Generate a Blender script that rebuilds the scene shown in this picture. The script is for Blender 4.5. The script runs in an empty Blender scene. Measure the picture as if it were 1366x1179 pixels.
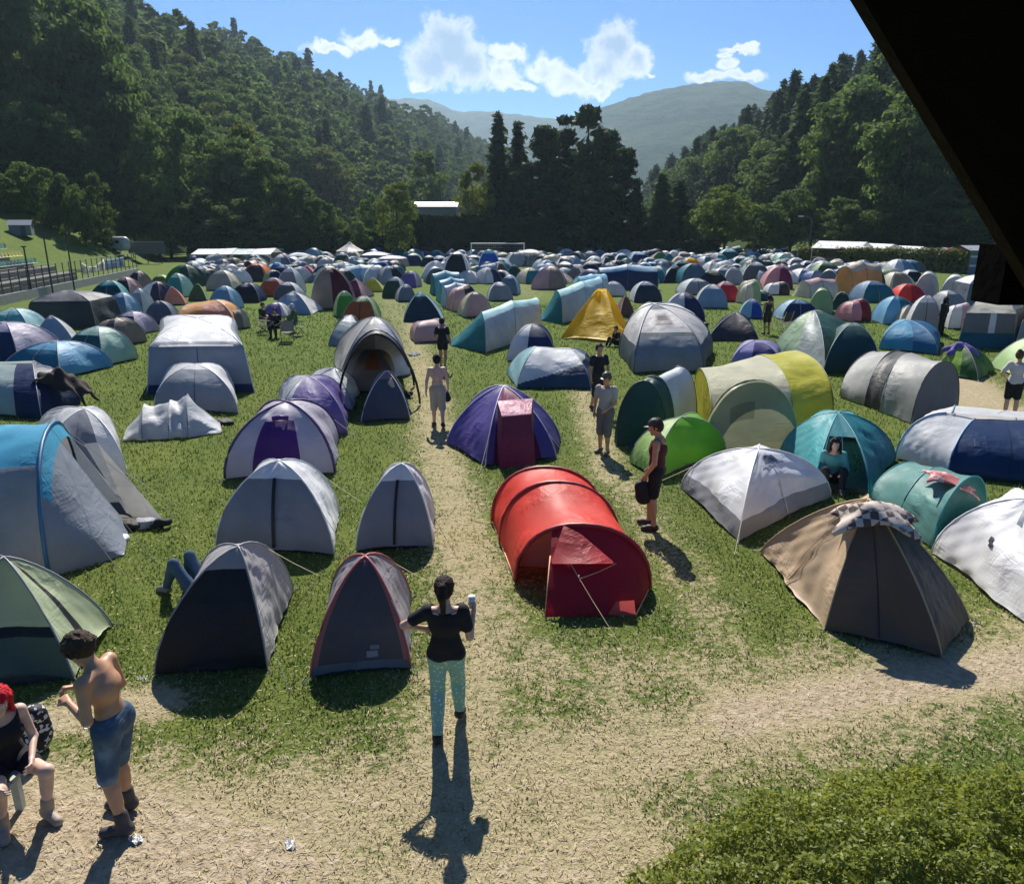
import bpy, math, random
import numpy as np
from mathutils import Vector, Matrix, Euler
SC = bpy.context.scene
COL = SC.collection
R = math.radians
rnd = random.Random(7)
NR = np.random.default_rng(11)
# ---------------------------------------------------------------- camera model (photo pixels -> the place)
PW, PH, FP = 1366.0, 1179.0, 1000.0
CAMH, PITCH = 4.8, R(16.15)
SP_, CP_ = math.sin(PITCH), math.cos(PITCH)
def ray(px, py):
    a = (px - PW / 2) / FP
    b = -(py - PH / 2) / FP
    return Vector((a, b * SP_ + CP_, b * CP_ - SP_))
def G(px, py, z=0.0):
    d = ray(px, py)
    t = (z - CAMH) / d.z
    return Vector((d.x * t, d.y * t, z))
def atY(px, py, Y):
    d = ray(px, py)
    t = Y / d.y
    return Vector((d.x * t, Y, CAMH + d.z * t))
def zc(P):
    return P.y * CP_ - (P.z - CAMH) * SP_
# ---------------------------------------------------------------- scene graph helpers
def link(o, parent=None):
    COL.objects.link(o)
    if parent is not None:
        o.parent = parent
    return o
def tag(o, label=None, cat=None, group=None, kind=None):
    if label: o['label'] = label
    if cat: o['category'] = cat
    if group: o['group'] = group
    if kind: o['kind'] = kind
    return o
def thing(name, label, cat, loc=(0, 0, 0), rz=0.0, group=None):
    o = bpy.data.objects.new(name, None)
    link(o)
    o.location = loc
    o.rotation_euler = (0, 0, rz)
    o.empty_display_size = .2
    return tag(o, label, cat, group)
class MB:
    def __init__(s):
        s.v, s.f = [], []
    def add(s, v, f):
        n = len(s.v)
        s.v.extend([tuple(p) for p in v])
        s.f.extend([tuple(i + n for i in q) for q in f])
        return s
    def box(s, c, d, rz=0.0, rx=0.0, ry=0.0):
        M = Euler((rx, ry, rz)).to_matrix()
        v = []
        for z in (-.5, .5):
            for y in (-.5, .5):
                for x in (-.5, .5):
                    v.append(M @ Vector((x * d[0], y * d[1], z * d[2])) + Vector(c))
        return s.add(v, [(0, 2, 3, 1), (4, 5, 7, 6), (0, 1, 5, 4), (2, 6, 7, 3), (0, 4, 6, 2), (1, 3, 7, 5)])
    def tube(s, pts, r, n=6, caps=True):
        pts = [Vector(p) for p in pts]
        rs = r if isinstance(r, (list, tuple)) else [r] * len(pts)
        v, f = [], []
        up0 = Vector((0.13, .21, 1))
        for i, p in enumerate(pts):
            t = (pts[min(i + 1, len(pts) - 1)] - pts[max(i - 1, 0)])
            if t.length < 1e-9: t = Vector((0, 0, 1))
            t.normalize()
            up = up0 if abs(t.dot(up0.normalized())) < .95 else Vector((1, .1, 0))
            a = t.cross(up).normalized()
            b = t.cross(a)
            for k in range(n):
                q = 2 * math.pi * k / n
                v.append(p + (a * math.cos(q) + b * math.sin(q)) * rs[i])
        for i in range(len(pts) - 1):
            for k in range(n):
                f.append((i * n + k, i * n + (k + 1) % n, (i + 1) * n + (k + 1) % n, (i + 1) * n + k))
        if caps:
            f.append(tuple(range(n))[::-1])
            f.append(tuple((len(pts) - 1) * n + k for k in range(n)))
        return s.add(v, f)
    def patch(s, P, nu, nv, pred=None):
        v = [P(i / nu, j / nv) for j in range(nv + 1) for i in range(nu + 1)]
        f = []
        for j in range(nv):
            for i in range(nu):
                if pred is None or pred((i + .5) / nu, (j + .5) / nv):
                    f.append((j * (nu + 1) + i, j * (nu + 1) + i + 1, (j + 1) * (nu + 1) + i + 1, (j + 1) * (nu + 1) + i))
        return s.add(v, f)
    def ball(s, c, r, n=10, m=7):
        r = r if isinstance(r, (tuple, list)) else (r, r, r)
        return s.patch(lambda u, v: (c[0] + r[0] * math.cos(2 * math.pi * u) * math.sin(math.pi * v), c[1] + r[1] * math.sin(2 * math.pi * u) * math.sin(math.pi * v), c[2] - r[2] * math.cos(math.pi * v)), n, m)
    def build(s, name, mat, parent=None, smooth=False, off=None):
        used = sorted({i for q in s.f for i in q})
        mp = {a: b for b, a in enumerate(used)}
        o3 = off or (0, 0, 0)
        me = bpy.data.meshes.new(name)
        me.from_pydata([(s.v[i][0] - o3[0], s.v[i][1] - o3[1], s.v[i][2] - o3[2]) for i in used], [], [tuple(mp[i] for i in q) for q in s.f])
        if smooth: me.polygons.foreach_set('use_smooth', [True] * len(me.polygons))
        me.materials.append(mat)
        return link(bpy.data.objects.new(name, me), parent)
def np_mesh(name, V, F, mat, smooth=False):
    """V (n,3), F (m,4) or (m,3) arrays -> mesh datablock"""
    me = bpy.data.meshes.new(name)
    k = F.shape[1]
    me.vertices.add(len(V)); me.vertices.foreach_set('co', np.ascontiguousarray(V, dtype=np.float32).ravel())
    me.loops.add(F.size); me.loops.foreach_set('vertex_index', np.ascontiguousarray(F, dtype=np.int32).ravel())
    me.polygons.add(len(F))
    me.polygons.foreach_set('loop_start', np.arange(0, F.size, k, dtype=np.int32))
    me.polygons.foreach_set('loop_total', np.full(len(F), k, dtype=np.int32))
    if smooth: me.polygons.foreach_set('use_smooth', np.ones(len(F), dtype=bool))
    me.update(calc_edges=True)
    if mat: me.materials.append(mat)
    return me
# ---------------------------------------------------------------- materials
class NT:
    def __init__(s, tree):
        s.t = tree
    def n(s, typ, ins=None, **kw):
        nd = s.t.nodes.new(typ)
        for k, v in kw.items(): setattr(nd, k, v)
        for k, v in (ins or {}).items():
            sock = nd.inputs[k]
            if isinstance(v, bpy.types.NodeSocket): s.t.links.new(v, sock)
            else: sock.default_value = v
        return nd
    def math(s, op, a, b=0.0, c=0.0, clamp=False):
        nd = s.n('ShaderNodeMath', {0: a, 1: b, 2: c}, operation=op)
        nd.use_clamp = clamp
        return nd.outputs[0]
    def ss(s, x, a, b, lo=0.0, hi=1.0):
        return s.n('ShaderNodeMapRange', {0: x, 1: a, 2: b, 3: lo, 4: hi}, interpolation_type='SMOOTHSTEP').outputs[0]
    def mix(s, f, a, b, blend='MIX'):
        nd = s.t.nodes.new('ShaderNodeMix')
        nd.data_type = 'RGBA'; nd.blend_type = blend
        for i, v in ((0, f), (6, a), (7, b)):
            if isinstance(v, bpy.types.NodeSocket): s.t.links.new(v, nd.inputs[i])
            elif i == 0: nd.inputs[0].default_value = v
            else: nd.inputs[i].default_value = (*v[:3], 1)
        return nd.outputs[2]
    def noise(s, vec, scale, detail=3.0, rough=.55, dist=0.0):
        nd = s.n('ShaderNodeTexNoise', {'Scale': scale, 'Detail': detail, 'Roughness': rough, 'Distortion': dist})
        if vec is not None: s.t.links.new(vec, nd.inputs['Vector'])
        return nd.outputs[0]
    def bump(s, h, strength=.3, dist=.02):
        return s.n('ShaderNodeBump', {'Height': h, 'Strength': strength, 'Distance': dist}).outputs[0]
def new_mat(name):
    m = bpy.data.materials.new(name)
    m.use_nodes = True
    m.node_tree.nodes.clear()
    t = NT(m.node_tree)
    out = t.n('ShaderNodeOutputMaterial')
    return m, t, out
MC = {}
def fab(col, tr=.28, rough=.5, wr=1.0, pat=None, key=None):
    """tent / clothing fabric: thin woven cloth, part translucent, faint creases and dirt"""
    k = ('fab', tuple(round(c, 3) for c in col), tr, rough, wr, key)
    if k in MC: return MC[k]
    m, t, out = new_mat('fabric')
    tc = t.n('ShaderNodeTexCoord').outputs['Object']
    mp = t.n('ShaderNodeMapping', {0: tc, 3: (1.5, 1.5, .5)}).outputs[0]
    n1 = t.noise(mp, 3.2, 4, .6, .6)
    n2 = t.noise(tc, 1.3, 3, .5)
    c = t.mix(t.ss(n2, .3, .75), [x * .86 for x in col], [min(1, x * 1.08) for x in col])
    if pat: c = pat(t, tc, c)
    mp2 = t.n('ShaderNodeMapping', {0: tc, 2: (.3, .5, .6), 3: (.9, .9, 3.2)}).outputs[0]
    n3 = t.noise(mp2, 2.0, 3, .5, 1.2)
    ms = t.ss(t.noise(tc, .9, 2), .38, .62, .12, 1.0)
    h = t.math('MULTIPLY', t.math('ADD', n1, t.math('MULTIPLY', n3, .9)), ms)
    b = t.bump(h, .5 * wr, .06)
    p = t.n('ShaderNodeBsdfPrincipled', {'Base Color': c, 'Roughness': rough, 'Normal': b, 'Specular IOR Level': .3})
    if tr > 0:
        tl = t.n('ShaderNodeBsdfTranslucent', {'Color': c, 'Normal': b})
        sh = t.n('ShaderNodeMixShader', {0: tr, 1: p.outputs[0], 2: tl.outputs[0]}).outputs[0]
    else: sh = p.outputs[0]
    t.t.links.new(sh, out.inputs[0])
    MC[k] = m
    return m
def solid(col, rough=.7, name='paint', bumps=0.0, scale=20.0, metal=0.0, var=.15, spec=.5):
    k = ('solid', tuple(col), rough, name, bumps, scale)
    if k in MC: return MC[k]
    m, t, out = new_mat(name)
    tc = t.n('ShaderNodeTexCoord').outputs['Object']
    n1 = t.noise(tc, scale, 4)
    c = t.mix(n1, [x * (1 - var) for x in col], [min(1, x * (1 + var)) for x in col])
    ins = {'Base Color': c, 'Roughness': rough, 'Metallic': metal, 'Specular IOR Level': spec}
    if bumps: ins['Normal'] = t.bump(n1, bumps, .02)
    p = t.n('ShaderNodeBsdfPrincipled', ins)
    t.t.links.new(p.outputs[0], out.inputs[0])
    MC[k] = m
    return m
def foliage_mat(name, lo, hi, tr=.45, rough=.7, warm=(.075, .10, .022), spec=.04):
    m, t, out = new_mat(name)
    gi = t.n('ShaderNodeNewGeometry')
    oi = t.n('ShaderNodeObjectInfo').outputs['Random']
    tc = t.n('ShaderNodeTexCoord').outputs['Object']
    ri = gi.outputs['Random Per Island']
    c = t.mix(t.math('ADD', t.math('MULTIPLY', ri, .6), t.math('MULTIPLY', t.noise(tc, 1.1, 2), .45)), lo, hi)
    c = t.mix(t.math('MULTIPLY', oi, .45), c, warm)
    o2 = t.math('FRACT', t.math('MULTIPLY', oi, 7.31))
    c = t.mix(1.0, c, t.n('ShaderNodeCombineColor', {0: t.math('ADD', .62, t.math('MULTIPLY', o2, .95)), 1: t.math('ADD', .66, t.math('MULTIPLY', o2, .85)), 2: t.math('ADD', .8, t.math('MULTIPLY', o2, .5))}).outputs[0], 'MULTIPLY')
    p = t.n('ShaderNodeBsdfPrincipled', {'Base Color': c, 'Roughness': rough, 'Specular IOR Level': spec})
    tl = t.n('ShaderNodeBsdfTranslucent', {'Color': t.mix(.5, c, [min(1, hi[0] * 1.6), min(1, hi[1] * 1.6), hi[2]])})
    sh = t.n('ShaderNodeMixShader', {0: tr, 1: p.outputs[0], 2: tl.outputs[0]})
    t.t.links.new(sh.outputs[0], out.inputs[0])
    return m
# ---------------------------------------------------------------- camera, sun, sky
cam_d = bpy.data.cameras.new('camera')
cam = link(bpy.data.objects.new('camera', cam_d))
cam_d.sensor_width = 36.0
cam_d.lens = 36.0 * FP / PW
cam_d.clip_start = .05
cam_d.clip_end = 20000
cam.location = (0, 0, CAMH)
cam.rotation_euler = (math.pi / 2 - PITCH, 0, 0)
SC.camera = cam
SUN_EL, SUN_AZ = R(44.5), R(-6.5)          # azimuth measured from +Y towards +X
sd = Vector((math.sin(SUN_AZ) * math.cos(SUN_EL), math.cos(SUN_AZ) * math.cos(SUN_EL), math.sin(SUN_EL)))
sun_d = bpy.data.lights.new('sun', 'SUN')
sun_d.energy = 5.0
sun_d.angle = R(.5)
sun_d.color = (1, .95, .86)
sun = link(bpy.data.objects.new('sun', sun_d))
sun.rotation_euler = (-sd).to_track_quat('-Z', 'Y').to_euler()
SC.view_settings.view_transform = 'Standard'
SC.view_settings.look = 'None'
SC.view_settings.exposure = .62
SC.view_settings.gamma = 1.0
W = bpy.data.worlds.new('World')
SC.world = W
W.use_nodes = True
W.node_tree.nodes.clear()
t = NT(W.node_tree)
sky = t.n('ShaderNodeTexSky', sky_type='NISHITA', sun_disc=False, sun_elevation=SUN_EL, sun_rotation=SUN_AZ, altitude=900, air_density=1.0, dust_density=.15, ozone_density=4.0)
hsv = t.n('ShaderNodeHueSaturation', {'Saturation': 1.25, 'Value': 1.0, 'Color': sky.outputs[0]}).outputs[0]
skyc = t.mix(1.0, hsv, (.255, .47, .67), 'MULTIPLY')
vec = t.n('ShaderNodeTexCoord').outputs['Generated']
sx = t.n('ShaderNodeSeparateXYZ', {0: vec})
az = t.math('ARCTAN2', sx.outputs[0], sx.outputs[1])
el = t.math('ARCSINE', sx.outputs[2])
ae = t.n('ShaderNodeCombineXYZ', {0: az, 1: el, 2: 0.0}).outputs[0]
def ang(px, py):
    d = ray(px, py).normalized()
    return math.atan2(d.x, d.y), math.asin(d.z)
wn = t.n('ShaderNodeTexNoise', {'Vector': ae, 'Scale': 26.0, 'Detail': 6.0, 'Roughness': .55})
warp = t.n('ShaderNodeVectorMath', {0: wn.outputs[1], 1: (.5, .5, .5)}, operation='SUBTRACT').outputs[0]
warp = t.n('ShaderNodeVectorMath', {0: warp, 'Scale': .045}, operation='SCALE').outputs[0]
aw = t.n('ShaderNodeVectorMath', {0: ae, 1: warp}, operation='ADD').outputs[0]
# (centre px, radii px, thickness)
CL = [(440, 68, 44, 10, .5), (482, 54, 34, 18, .55), (518, 58, 22, 12, .45),
      (600, 62, 44, 46, 1.25), (578, 88, 42, 36, 1.15), (622, 82, 38, 40, 1.1), (560, 112, 26, 12, .5),
      (678, 72, 34, 20, .55), (668, 100, 34, 24, .6), (726, 92, 40, 22, .62), (688, 118, 40, 12, .5), (760, 108, 46, 24, .62),
      (820, 62, 40, 40, 1.15), (812, 92, 40, 28, .95), (850, 80, 22, 30, .8), (800, 116, 44, 14, .55), (868, 97, 10, 6, .4),
      (985, 62, 34, 9, .5), (968, 72, 18, 9, .5), (970, 86, 20, 14, .5), (945, 104, 44, 14, .6), (990, 100, 40, 14, .6)]
dens = core = None
for cx, cy, rx, ry, th in CL:
    a0, e0 = ang(cx, cy)
    q_ = 1.0 if th > .7 else .86
    a1, e1 = ang(cx + rx * q_, cy - ry * q_)
    v = t.n('ShaderNodeVectorMath', {0: aw, 1: (a0, e0, 0)}, operation='SUBTRACT').outputs[0]
    v = t.n('ShaderNodeVectorMath', {0: v, 1: (1 / (a1 - a0), 1 / (e1 - e0), 0)}, operation='MULTIPLY').outputs[0]
    ln = t.n('ShaderNodeVectorMath', {0: v}, operation='LENGTH').outputs['Value']
    d = t.math('SUBTRACT', 1.15, ln)
    k = t.math('MULTIPLY', t.math('MAXIMUM', d, 0.0), th)
    dens = d if dens is None else t.math('SMOOTH_MAX', dens, d, .12)
    core = k if core is None else t.math('SMOOTH_MAX', core, k, .2)
fine = t.n('ShaderNodeTexNoise', {'Vector': ae, 'Scale': 60.0, 'Detail': 5.0, 'Roughness': .6}).outputs[0]
dens = t.math('ADD', dens, t.math('MULTIPLY', t.math('SUBTRACT', fine, .5), .55))
core = t.math('ADD', core, t.math('MULTIPLY', t.math('SUBTRACT', fine, .5), .75))
alpha = t.ss(t.math('ADD', dens, t.math('MULTIPLY', t.math('SUBTRACT', t.n('ShaderNodeTexNoise', {'Vector': aw, 'Scale': 130.0, 'Detail': 4.0, 'Roughness': .6}).outputs[0], .5), .45)), .05, .62)
ccol = t.mix(t.ss(core, .12, 1.15), (6.2, 6.3, 6.4), (1.9, 2.8, 4.1))
wc = t.mix(t.math('MULTIPLY', alpha, .96), skyc, ccol)
bg = t.n('ShaderNodeBackground', {'Color': wc, 'Strength': .1})
wo = t.n('ShaderNodeOutputWorld', {0: bg.outputs[0]})
SC.cycles.max_bounces = 8
SC.cycles.transparent_max_bounces = 8
SC.cycles.volume_bounces = 1
SC.cycles.use_adaptive_sampling = True
SC.cycles.sample_clamp_indirect = 4.0
# ---------------------------------------------------------------- land
LY = np.array([-200, 20, 45, 75, 100, 130, 200, 300, 450, 700, 1500.])
LX = np.array([-60, -38, -38.5, -43, -46, -58, -52, -34, 2, 64, 200.])
RY = np.array([-200, 60, 100, 130, 200, 300, 450, 700, 1500.])
RX = np.array([60, 50, 50, 46, 46, 51, 66, 122, 330.])
def smooth_cap(h, cap):
    return cap * (1 - np.exp(-np.maximum(h, 0) / cap))
def H(x, y):
    x = np.asarray(x, float); y = np.asarray(y, float)
    dl = np.interp(y, LY, LX) - x
    dr = x - np.interp(y, RY, RX)
    sl = .50 + .34 * np.clip((y - 90) / 120, 0, 1)
    sr = .10 + .52 * np.clip((y - 100) / 40, 0, 1)
    hl = smooth_cap(np.maximum(dl - 1, 0) * sl, 120.)
    hr = smooth_cap(np.maximum(dr, 0) * sr, 95.)
    w = 1 + .10 * np.sin(x * .045 + 1.3) * np.sin(y * .031) + .06 * np.sin(x * .11 + y * .07)
    return (hl + hr) * w
PATHS = [([(598, 1179), (602, 1060), (612, 960), (640, 860), (628, 770), (606, 690), (590, 620), (578, 560), (566, 500), (553, 460), (545, 420)], .68, .50),
         ([(-200, 1110), (40, 1085), (200, 1110), (420, 1090), (600, 1060), (800, 1010), (1000, 965), (1180, 925), (1400, 860)], .85, .52),
         ([(-200, 1120), (0, 1100), (200, 1140), (330, 1179)], .75, 1.0), ([(980, 960), (1120, 925), (1250, 905), (1400, 880)], .42, 1.0), ([(300, 1300), (600, 1230), (800, 1150)], .9, .62),
         ([(800, 600), (862, 690), (905, 760), (960, 850), (1010, 940)], .5, .34),
         ([(760, 470), (790, 560), (815, 640)], .5, .45),
         ([(1270, 500), (1320, 545), (1420, 560)], .9, .9),
         ([(640, 860), (760, 900), (900, 900), (1060, 900), (1366, 850)], .7, .40),
         ([(200, 940), (60, 960), (-100, 1000)], .35, .7),
         ([(520, 380), (530, 420), (548, 470)], 1.6, .35), ([(700, 395), (690, 370), (660, 352)], 2.5, .3)]
PATHW = [(np.array([tuple(G(*p))[:2] for p in pts]), w, s) for pts, w, s in PATHS]
def wear(x, y):
    P = np.stack([x, y], -1)
    out = np.zeros(len(P))
    for pts, w, s in PATHW:
        d = np.full(len(P), 1e9)
        for a, b in zip(pts[:-1], pts[1:]):
            ab = b - a
            tt = np.clip(((P - a) @ ab) / (ab @ ab), 0, 1)
            d = np.minimum(d, np.linalg.norm(P - a - tt[:, None] * ab, axis=1))
        out = np.maximum(out, s * np.exp(-(d / w) ** 2 * .8))
    near = np.clip((7.5 - y) / 4, 0, 1) * .13 * np.clip((2.2 - x) / 1.5, 0, 1) + .10 * np.clip((-42 - x) / 4, 0, 1)
    return np.clip(out + near, 0, 1)
def grid_xy(xs, ys):
    X, Y = np.meshgrid(xs, ys)
    nx, ny = len(xs), len(ys)
    i = np.arange(nx * ny).reshape(ny, nx)
    F = np.stack([i[:-1, :-1], i[:-1, 1:], i[1:, 1:], i[1:, :-1]], -1).reshape(-1, 4)
    return X.ravel(), Y.ravel(), F
def ground_mat():
    m, t, out = new_mat('turf')
    pos = t.n('ShaderNodeNewGeometry').outputs['Position']
    w = t.n('ShaderNodeAttribute', attribute_name='wear').outputs['Fac']
    nA = t.noise(pos, .55, 5, .6)
    nB = t.noise(pos, 9.0, 5, .6)
    nC = t.noise(pos, 26.0, 4, .7)
    nD = t.noise(pos, 2.1, 4, .6, .5)
    q = t.math('ADD', w, t.math('MULTIPLY', t.math('SUBTRACT', nB, .5), 1.25))
    q = t.math('ADD', q, t.math('MULTIPLY', t.math('SUBTRACT', nD, .5), .65))
    q = t.math('ADD', q, t.math('MULTIPLY', t.math('SUBTRACT', nC, .5), .55))
    green = t.mix(t.ss(nA, .3, .72), (.052, .102, .018), (.108, .150, .028))
    green = t.mix(t.ss(nC, .35, .75), green, (.20, .21, .055))
    straw = t.mix(nC, (.255, .215, .11), (.53, .445, .27))
    dirt = t.mix(t.ss(nB, .3, .75), (.36, .28, .175), (.54, .44, .31))
    c = t.mix(t.ss(q, .16, .52), green, straw)
    c = t.mix(t.ss(q, .60, .92), c, dirt)
    far = t.ss(t.n('ShaderNodeSeparateXYZ', {0: pos}).outputs[1], 14, 40)
    c = t.mix(t.math('MULTIPLY', far, t.math('SUBTRACT', .6, t.math('MULTIPLY', w, .6))), c, t.mix(nA, (.070, .130, .020), (.125, .175, .036)))
    h = t.math('ADD', t.math('MULTIPLY', nC, .7), nB)
    p = t.n('ShaderNodeBsdfPrincipled', {'Base Color': c, 'Roughness': .95, 'Specular IOR Level': .08, 'Normal': t.bump(h, .9, .05)})
    t.t.links.new(p.outputs[0], out.inputs[0])
    return m
gm = ground_mat()
xs = np.unique(np.concatenate([np.linspace(-9, 9, 150), np.linspace(-70, 70, 150)]))
ys = np.unique(np.concatenate([np.linspace(1.5, 16, 130), np.linspace(-10, 135, 150)]))
X, Y, F = grid_xy(xs, ys)
Z = H(X, Y) + .012 * np.sin(X * 2.1) * np.sin(Y * 1.7) + .01 * np.sin(X * 5.3 + Y * 3.1)
me = np_mesh('ground', np.stack([X, Y, Z], -1), F, gm, True)
at = me.attributes.new('wear', 'FLOAT', 'POINT')
at.data.foreach_set('value', wear(X, Y).astype(np.float32))
tag(link(bpy.data.objects.new('ground', me)), kind='structure')
# wooded valley sides beyond the field: one sheet out to the mountains
m, t, out = new_mat('forest_floor')
pos = t.n('ShaderNodeNewGeometry').outputs['Position']
c = t.mix(t.noise(pos, .12, 5), (.02, .035, .01), (.05, .075, .02))
t.t.links.new(t.n('ShaderNodeBsdfPrincipled', {'Base Color': c, 'Roughness': 1.0, 'Specular IOR Level': .05}).outputs[0], out.inputs[0])
xs = np.unique(np.concatenate([np.linspace(-160, 160, 100), np.linspace(-1400, 1500, 120)]))
ys = np.unique(np.concatenate([np.linspace(-200, 300, 90), np.linspace(300, 1500, 60)]))
X, Y, F = grid_xy(xs, ys)
Z = H(X, Y) - .25
tag(link(bpy.data.objects.new('hills', np_mesh('hills', np.stack([X, Y, Z], -1), F, m, True))), kind='structure')
# far mountains, forested, 1.8 to 4.5 km away
m, t, out = new_mat('far_forest')
pos = t.n('ShaderNodeNewGeometry').outputs['Position']
nn = t.noise(pos, .02, 6, .7)
n2 = t.noise(pos, .0035, 4, .6)
c = t.mix(t.ss(nn, .35, .65), (.014, .034, .014), (.045, .075, .028))
c = t.mix(t.ss(n2, .5, .7), c, (.05, .075, .035))
t.t.links.new(t.n('ShaderNodeBsdfPrincipled', {'Base Color': c, 'Roughness': 1.0, 'Specular IOR Level': .03, 'Normal': t.bump(nn, 1.0, 18.0)}).outputs[0], out.inputs[0])
def ridge_mesh(name, prof, Y0, depth, seed):
    """a mountain whose skyline passes through the photographed ridge line, built at its real distance with real depth"""
    px = np.array([p[0] for p in prof]); py = np.array([p[1] for p in prof])
    n, mm = 140, 46
    rs = np.random.default_rng(seed)
    ph = rs.uniform(0, 6.28, 12)
    V = []
    for j in range(mm):
        s = j / (mm - 1) * 2 - 1
        for i in range(n):
            p = px[0] + (px[-1] - px[0]) * i / (n - 1)
            top = atY(p, float(np.interp(p, px, py)), Y0)
            yy = Y0 + s * depth
            x = top.x
            rough = sum(math.sin(x * .004 * (k + 1) + yy * .005 * (k + 1.5) + ph[k]) / (k + 1.5) for k in range(9))
            f = max(0, 1 - abs(s) ** 1.25) 
            z = top.z * f + rough * top.z * .055 * (1 - f) + rs.normal() * 1.6
            V.append((x, yy, z - 6))
    i = np.arange(n * mm).reshape(mm, n)
    F = np.stack([i[:-1, :-1], i[:-1, 1:], i[1:, 1:], i[1:, :-1]], -1).reshape(-1, 4)
    tag(link(bpy.data.objects.new(name, np_mesh(name, np.array(V), F, m, True))), kind='structure')
ridge_mesh('mountain', [(560, 300), (640, 235), (700, 190), (760, 158), (800, 140), (850, 124), (900, 112), (950, 105), (985, 105), (1020, 118), (1080, 122), (1200, 150), (1500, 190)], 1900, 800, 3)
ridge_mesh('mountain', [(200, 190), (350, 160), (440, 140), (500, 130), (545, 128), (575, 131), (610, 146), (650, 146), (690, 150), (740, 156), (800, 165), (1000, 185), (1300, 230)], 2900, 700, 5)
# ---------------------------------------------------------------- trees
def rhombs(C, N, size, rng, flat=.35, elong=1.5):
    """leaf-shaped quads at C, roughly facing N"""
    n = len(C)
    N = N + rng.normal(0, flat, (n, 3)); N /= np.linalg.norm(N, axis=1, keepdims=True) + 1e-9
    A = np.cross(N, rng.normal(0, 1, (n, 3))); A /= np.linalg.norm(A, axis=1, keepdims=True) + 1e-9
    B = np.cross(N, A)
    s = (size * rng.uniform(.6, 1.4, n))[:, None]
    V = np.stack([C - A * s * elong, C + B * s * .75, C + A * s * elong, C - B * s * .75], 1).reshape(-1, 3)
    return V
def quads(n): return np.arange(n * 4).reshape(n, 4)
def broadleaf_V(rng, nb=46, per=60, size=.0135, base=.22, wide=.36):
    Cs, Ns = [], []
    for b in range(nb):
        th = rng.uniform(0, 6.283); z = rng.uniform(0, 1)
        prof = math.sin(math.pi * min(1, (z * .86 + .12))) ** .6
        r = wide * prof * rng.uniform(.45, 1.0)
        c = np.array([math.cos(th) * r, math.sin(th) * r, base + (1 - base) * .93 * z])
        br = rng.uniform(.06, .13) * (1.15 - .45 * z)
        d = rng.normal(0, 1, (per, 3)); d[:, 2] = np.abs(d[:, 2]) * .8 + rng.normal(0, .35, per)
        d /= np.linalg.norm(d, axis=1, keepdims=True)
        Cs.append(c + d * br * rng.uniform(.55, 1.08, (per, 1)) * np.array([1.15, 1.15, .8]))
        Ns.append(d + np.array([0, 0, .3]))
    return rhombs(np.concatenate(Cs), np.concatenate(Ns), size, rng, .5)
def conifer_V(rng, lev=30, size=.02, rad=.17, base=.07, rag=.25, droop=.35, fill=7, power=.85):
    Cs, Ns = [], []
    for l in range(lev):
        z = base + (1 - base) * (l / lev) ** .95
        rr = rad * (1 - z) ** power * rng.uniform(1 - rag, 1 + rag) + .008
        nb = max(4, int(9 * (1 - z) + 4))
        a0 = rng.uniform(0, 6.28)
        for b in range(nb):
            a = a0 + b * 6.283 / nb + rng.normal(0, .15)
            L = rr * rng.uniform(1 - rag, 1 + rag * .6)
            k = max(3, int(fill * (1 - z) + 3))
            s = np.linspace(.15, 1, k)
            x = np.cos(a) * L * s; y = np.sin(a) * L * s
            zz = z - droop * L * s ** 1.4 + rng.normal(0, .006, k) + .25 * L * s
            for rep in range(2):
                Cs.append(np.stack([x, y, zz], -1) + rng.normal(0, size * .5, (k, 3)))
                Ns.append(np.tile([math.cos(a) * .5, math.sin(a) * .5, .8], (k, 1)))
    Cs.append(np.stack([rng.normal(0, .003, 8), rng.normal(0, .003, 8), np.linspace(.95, 1.0, 8)], -1)); Ns.append(rng.normal(0, 1, (8, 3)))
    return rhombs(np.concatenate(Cs), np.concatenate(Ns), size, rng, .45, 1.7)
def pine_V(rng, size=.019):
    Cs, Ns = [], []
    for b in range(64):
        z = rng.uniform(.12, .97)
        r = .19 * (1 - z) ** .55 * rng.uniform(.3, 1.15)
        th = rng.uniform(0, 6.283)
        c = np.array([math.cos(th) * r, math.sin(th) * r, z])
        n = 46
        d = rng.normal(0, 1, (n, 3)); d /= np.linalg.norm(d, axis=1, keepdims=True)
        br = rng.uniform(.035, .075) * (1.2 - .5 * z)
        Cs.append(c + d * br * np.array([1.3, 1.3, .55])); Ns.append(d + np.array([0, 0, .5]))
    return rhombs(np.concatenate(Cs), np.concatenate(Ns), size, rng, .6, 1.7)
def trunk_mesh(name, rng, kind, mat):
    b = MB()
    if kind == 'b':
        pts = [(0, 0, -.03), (.004, .002, .1), (.01, -.006, .25), (.0, .008, .42), (.01, .01, .62)]
        b.tube(pts, [.024, .018, .015, .011, .005], 7)
        for k in range(7):
            a = k * 2.4 + rng.uniform(0, 1); z = .18 + .06 * k
            b.tube([(.006, 0, z), (math.cos(a) * .1, math.sin(a) * .1, z + .09), (math.cos(a) * .22, math.sin(a) * .22, z + .2)], [.009, .006, .002], 5)
    else:
        b.tube([(0, 0, -.03), (.003, .002, .3), (-.002, .003, .65), (0, 0, .98)], [.017, .013, .008, .002], 7)
        for k in range(12):
            a = k * 2.4; z = .1 + .06 * k
            b.tube([(0, 0, z), (math.cos(a) * .13 * (1 - z), math.sin(a) * .13 * (1 - z), z + .01)], [.004, .001], 4)
    o = b.build(name, mat, None, True)
    me = o.data
    bpy.data.objects.remove(o)
    return me
bark = solid((.07, .05, .035), .9, 'bark', .6, 40)
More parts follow.
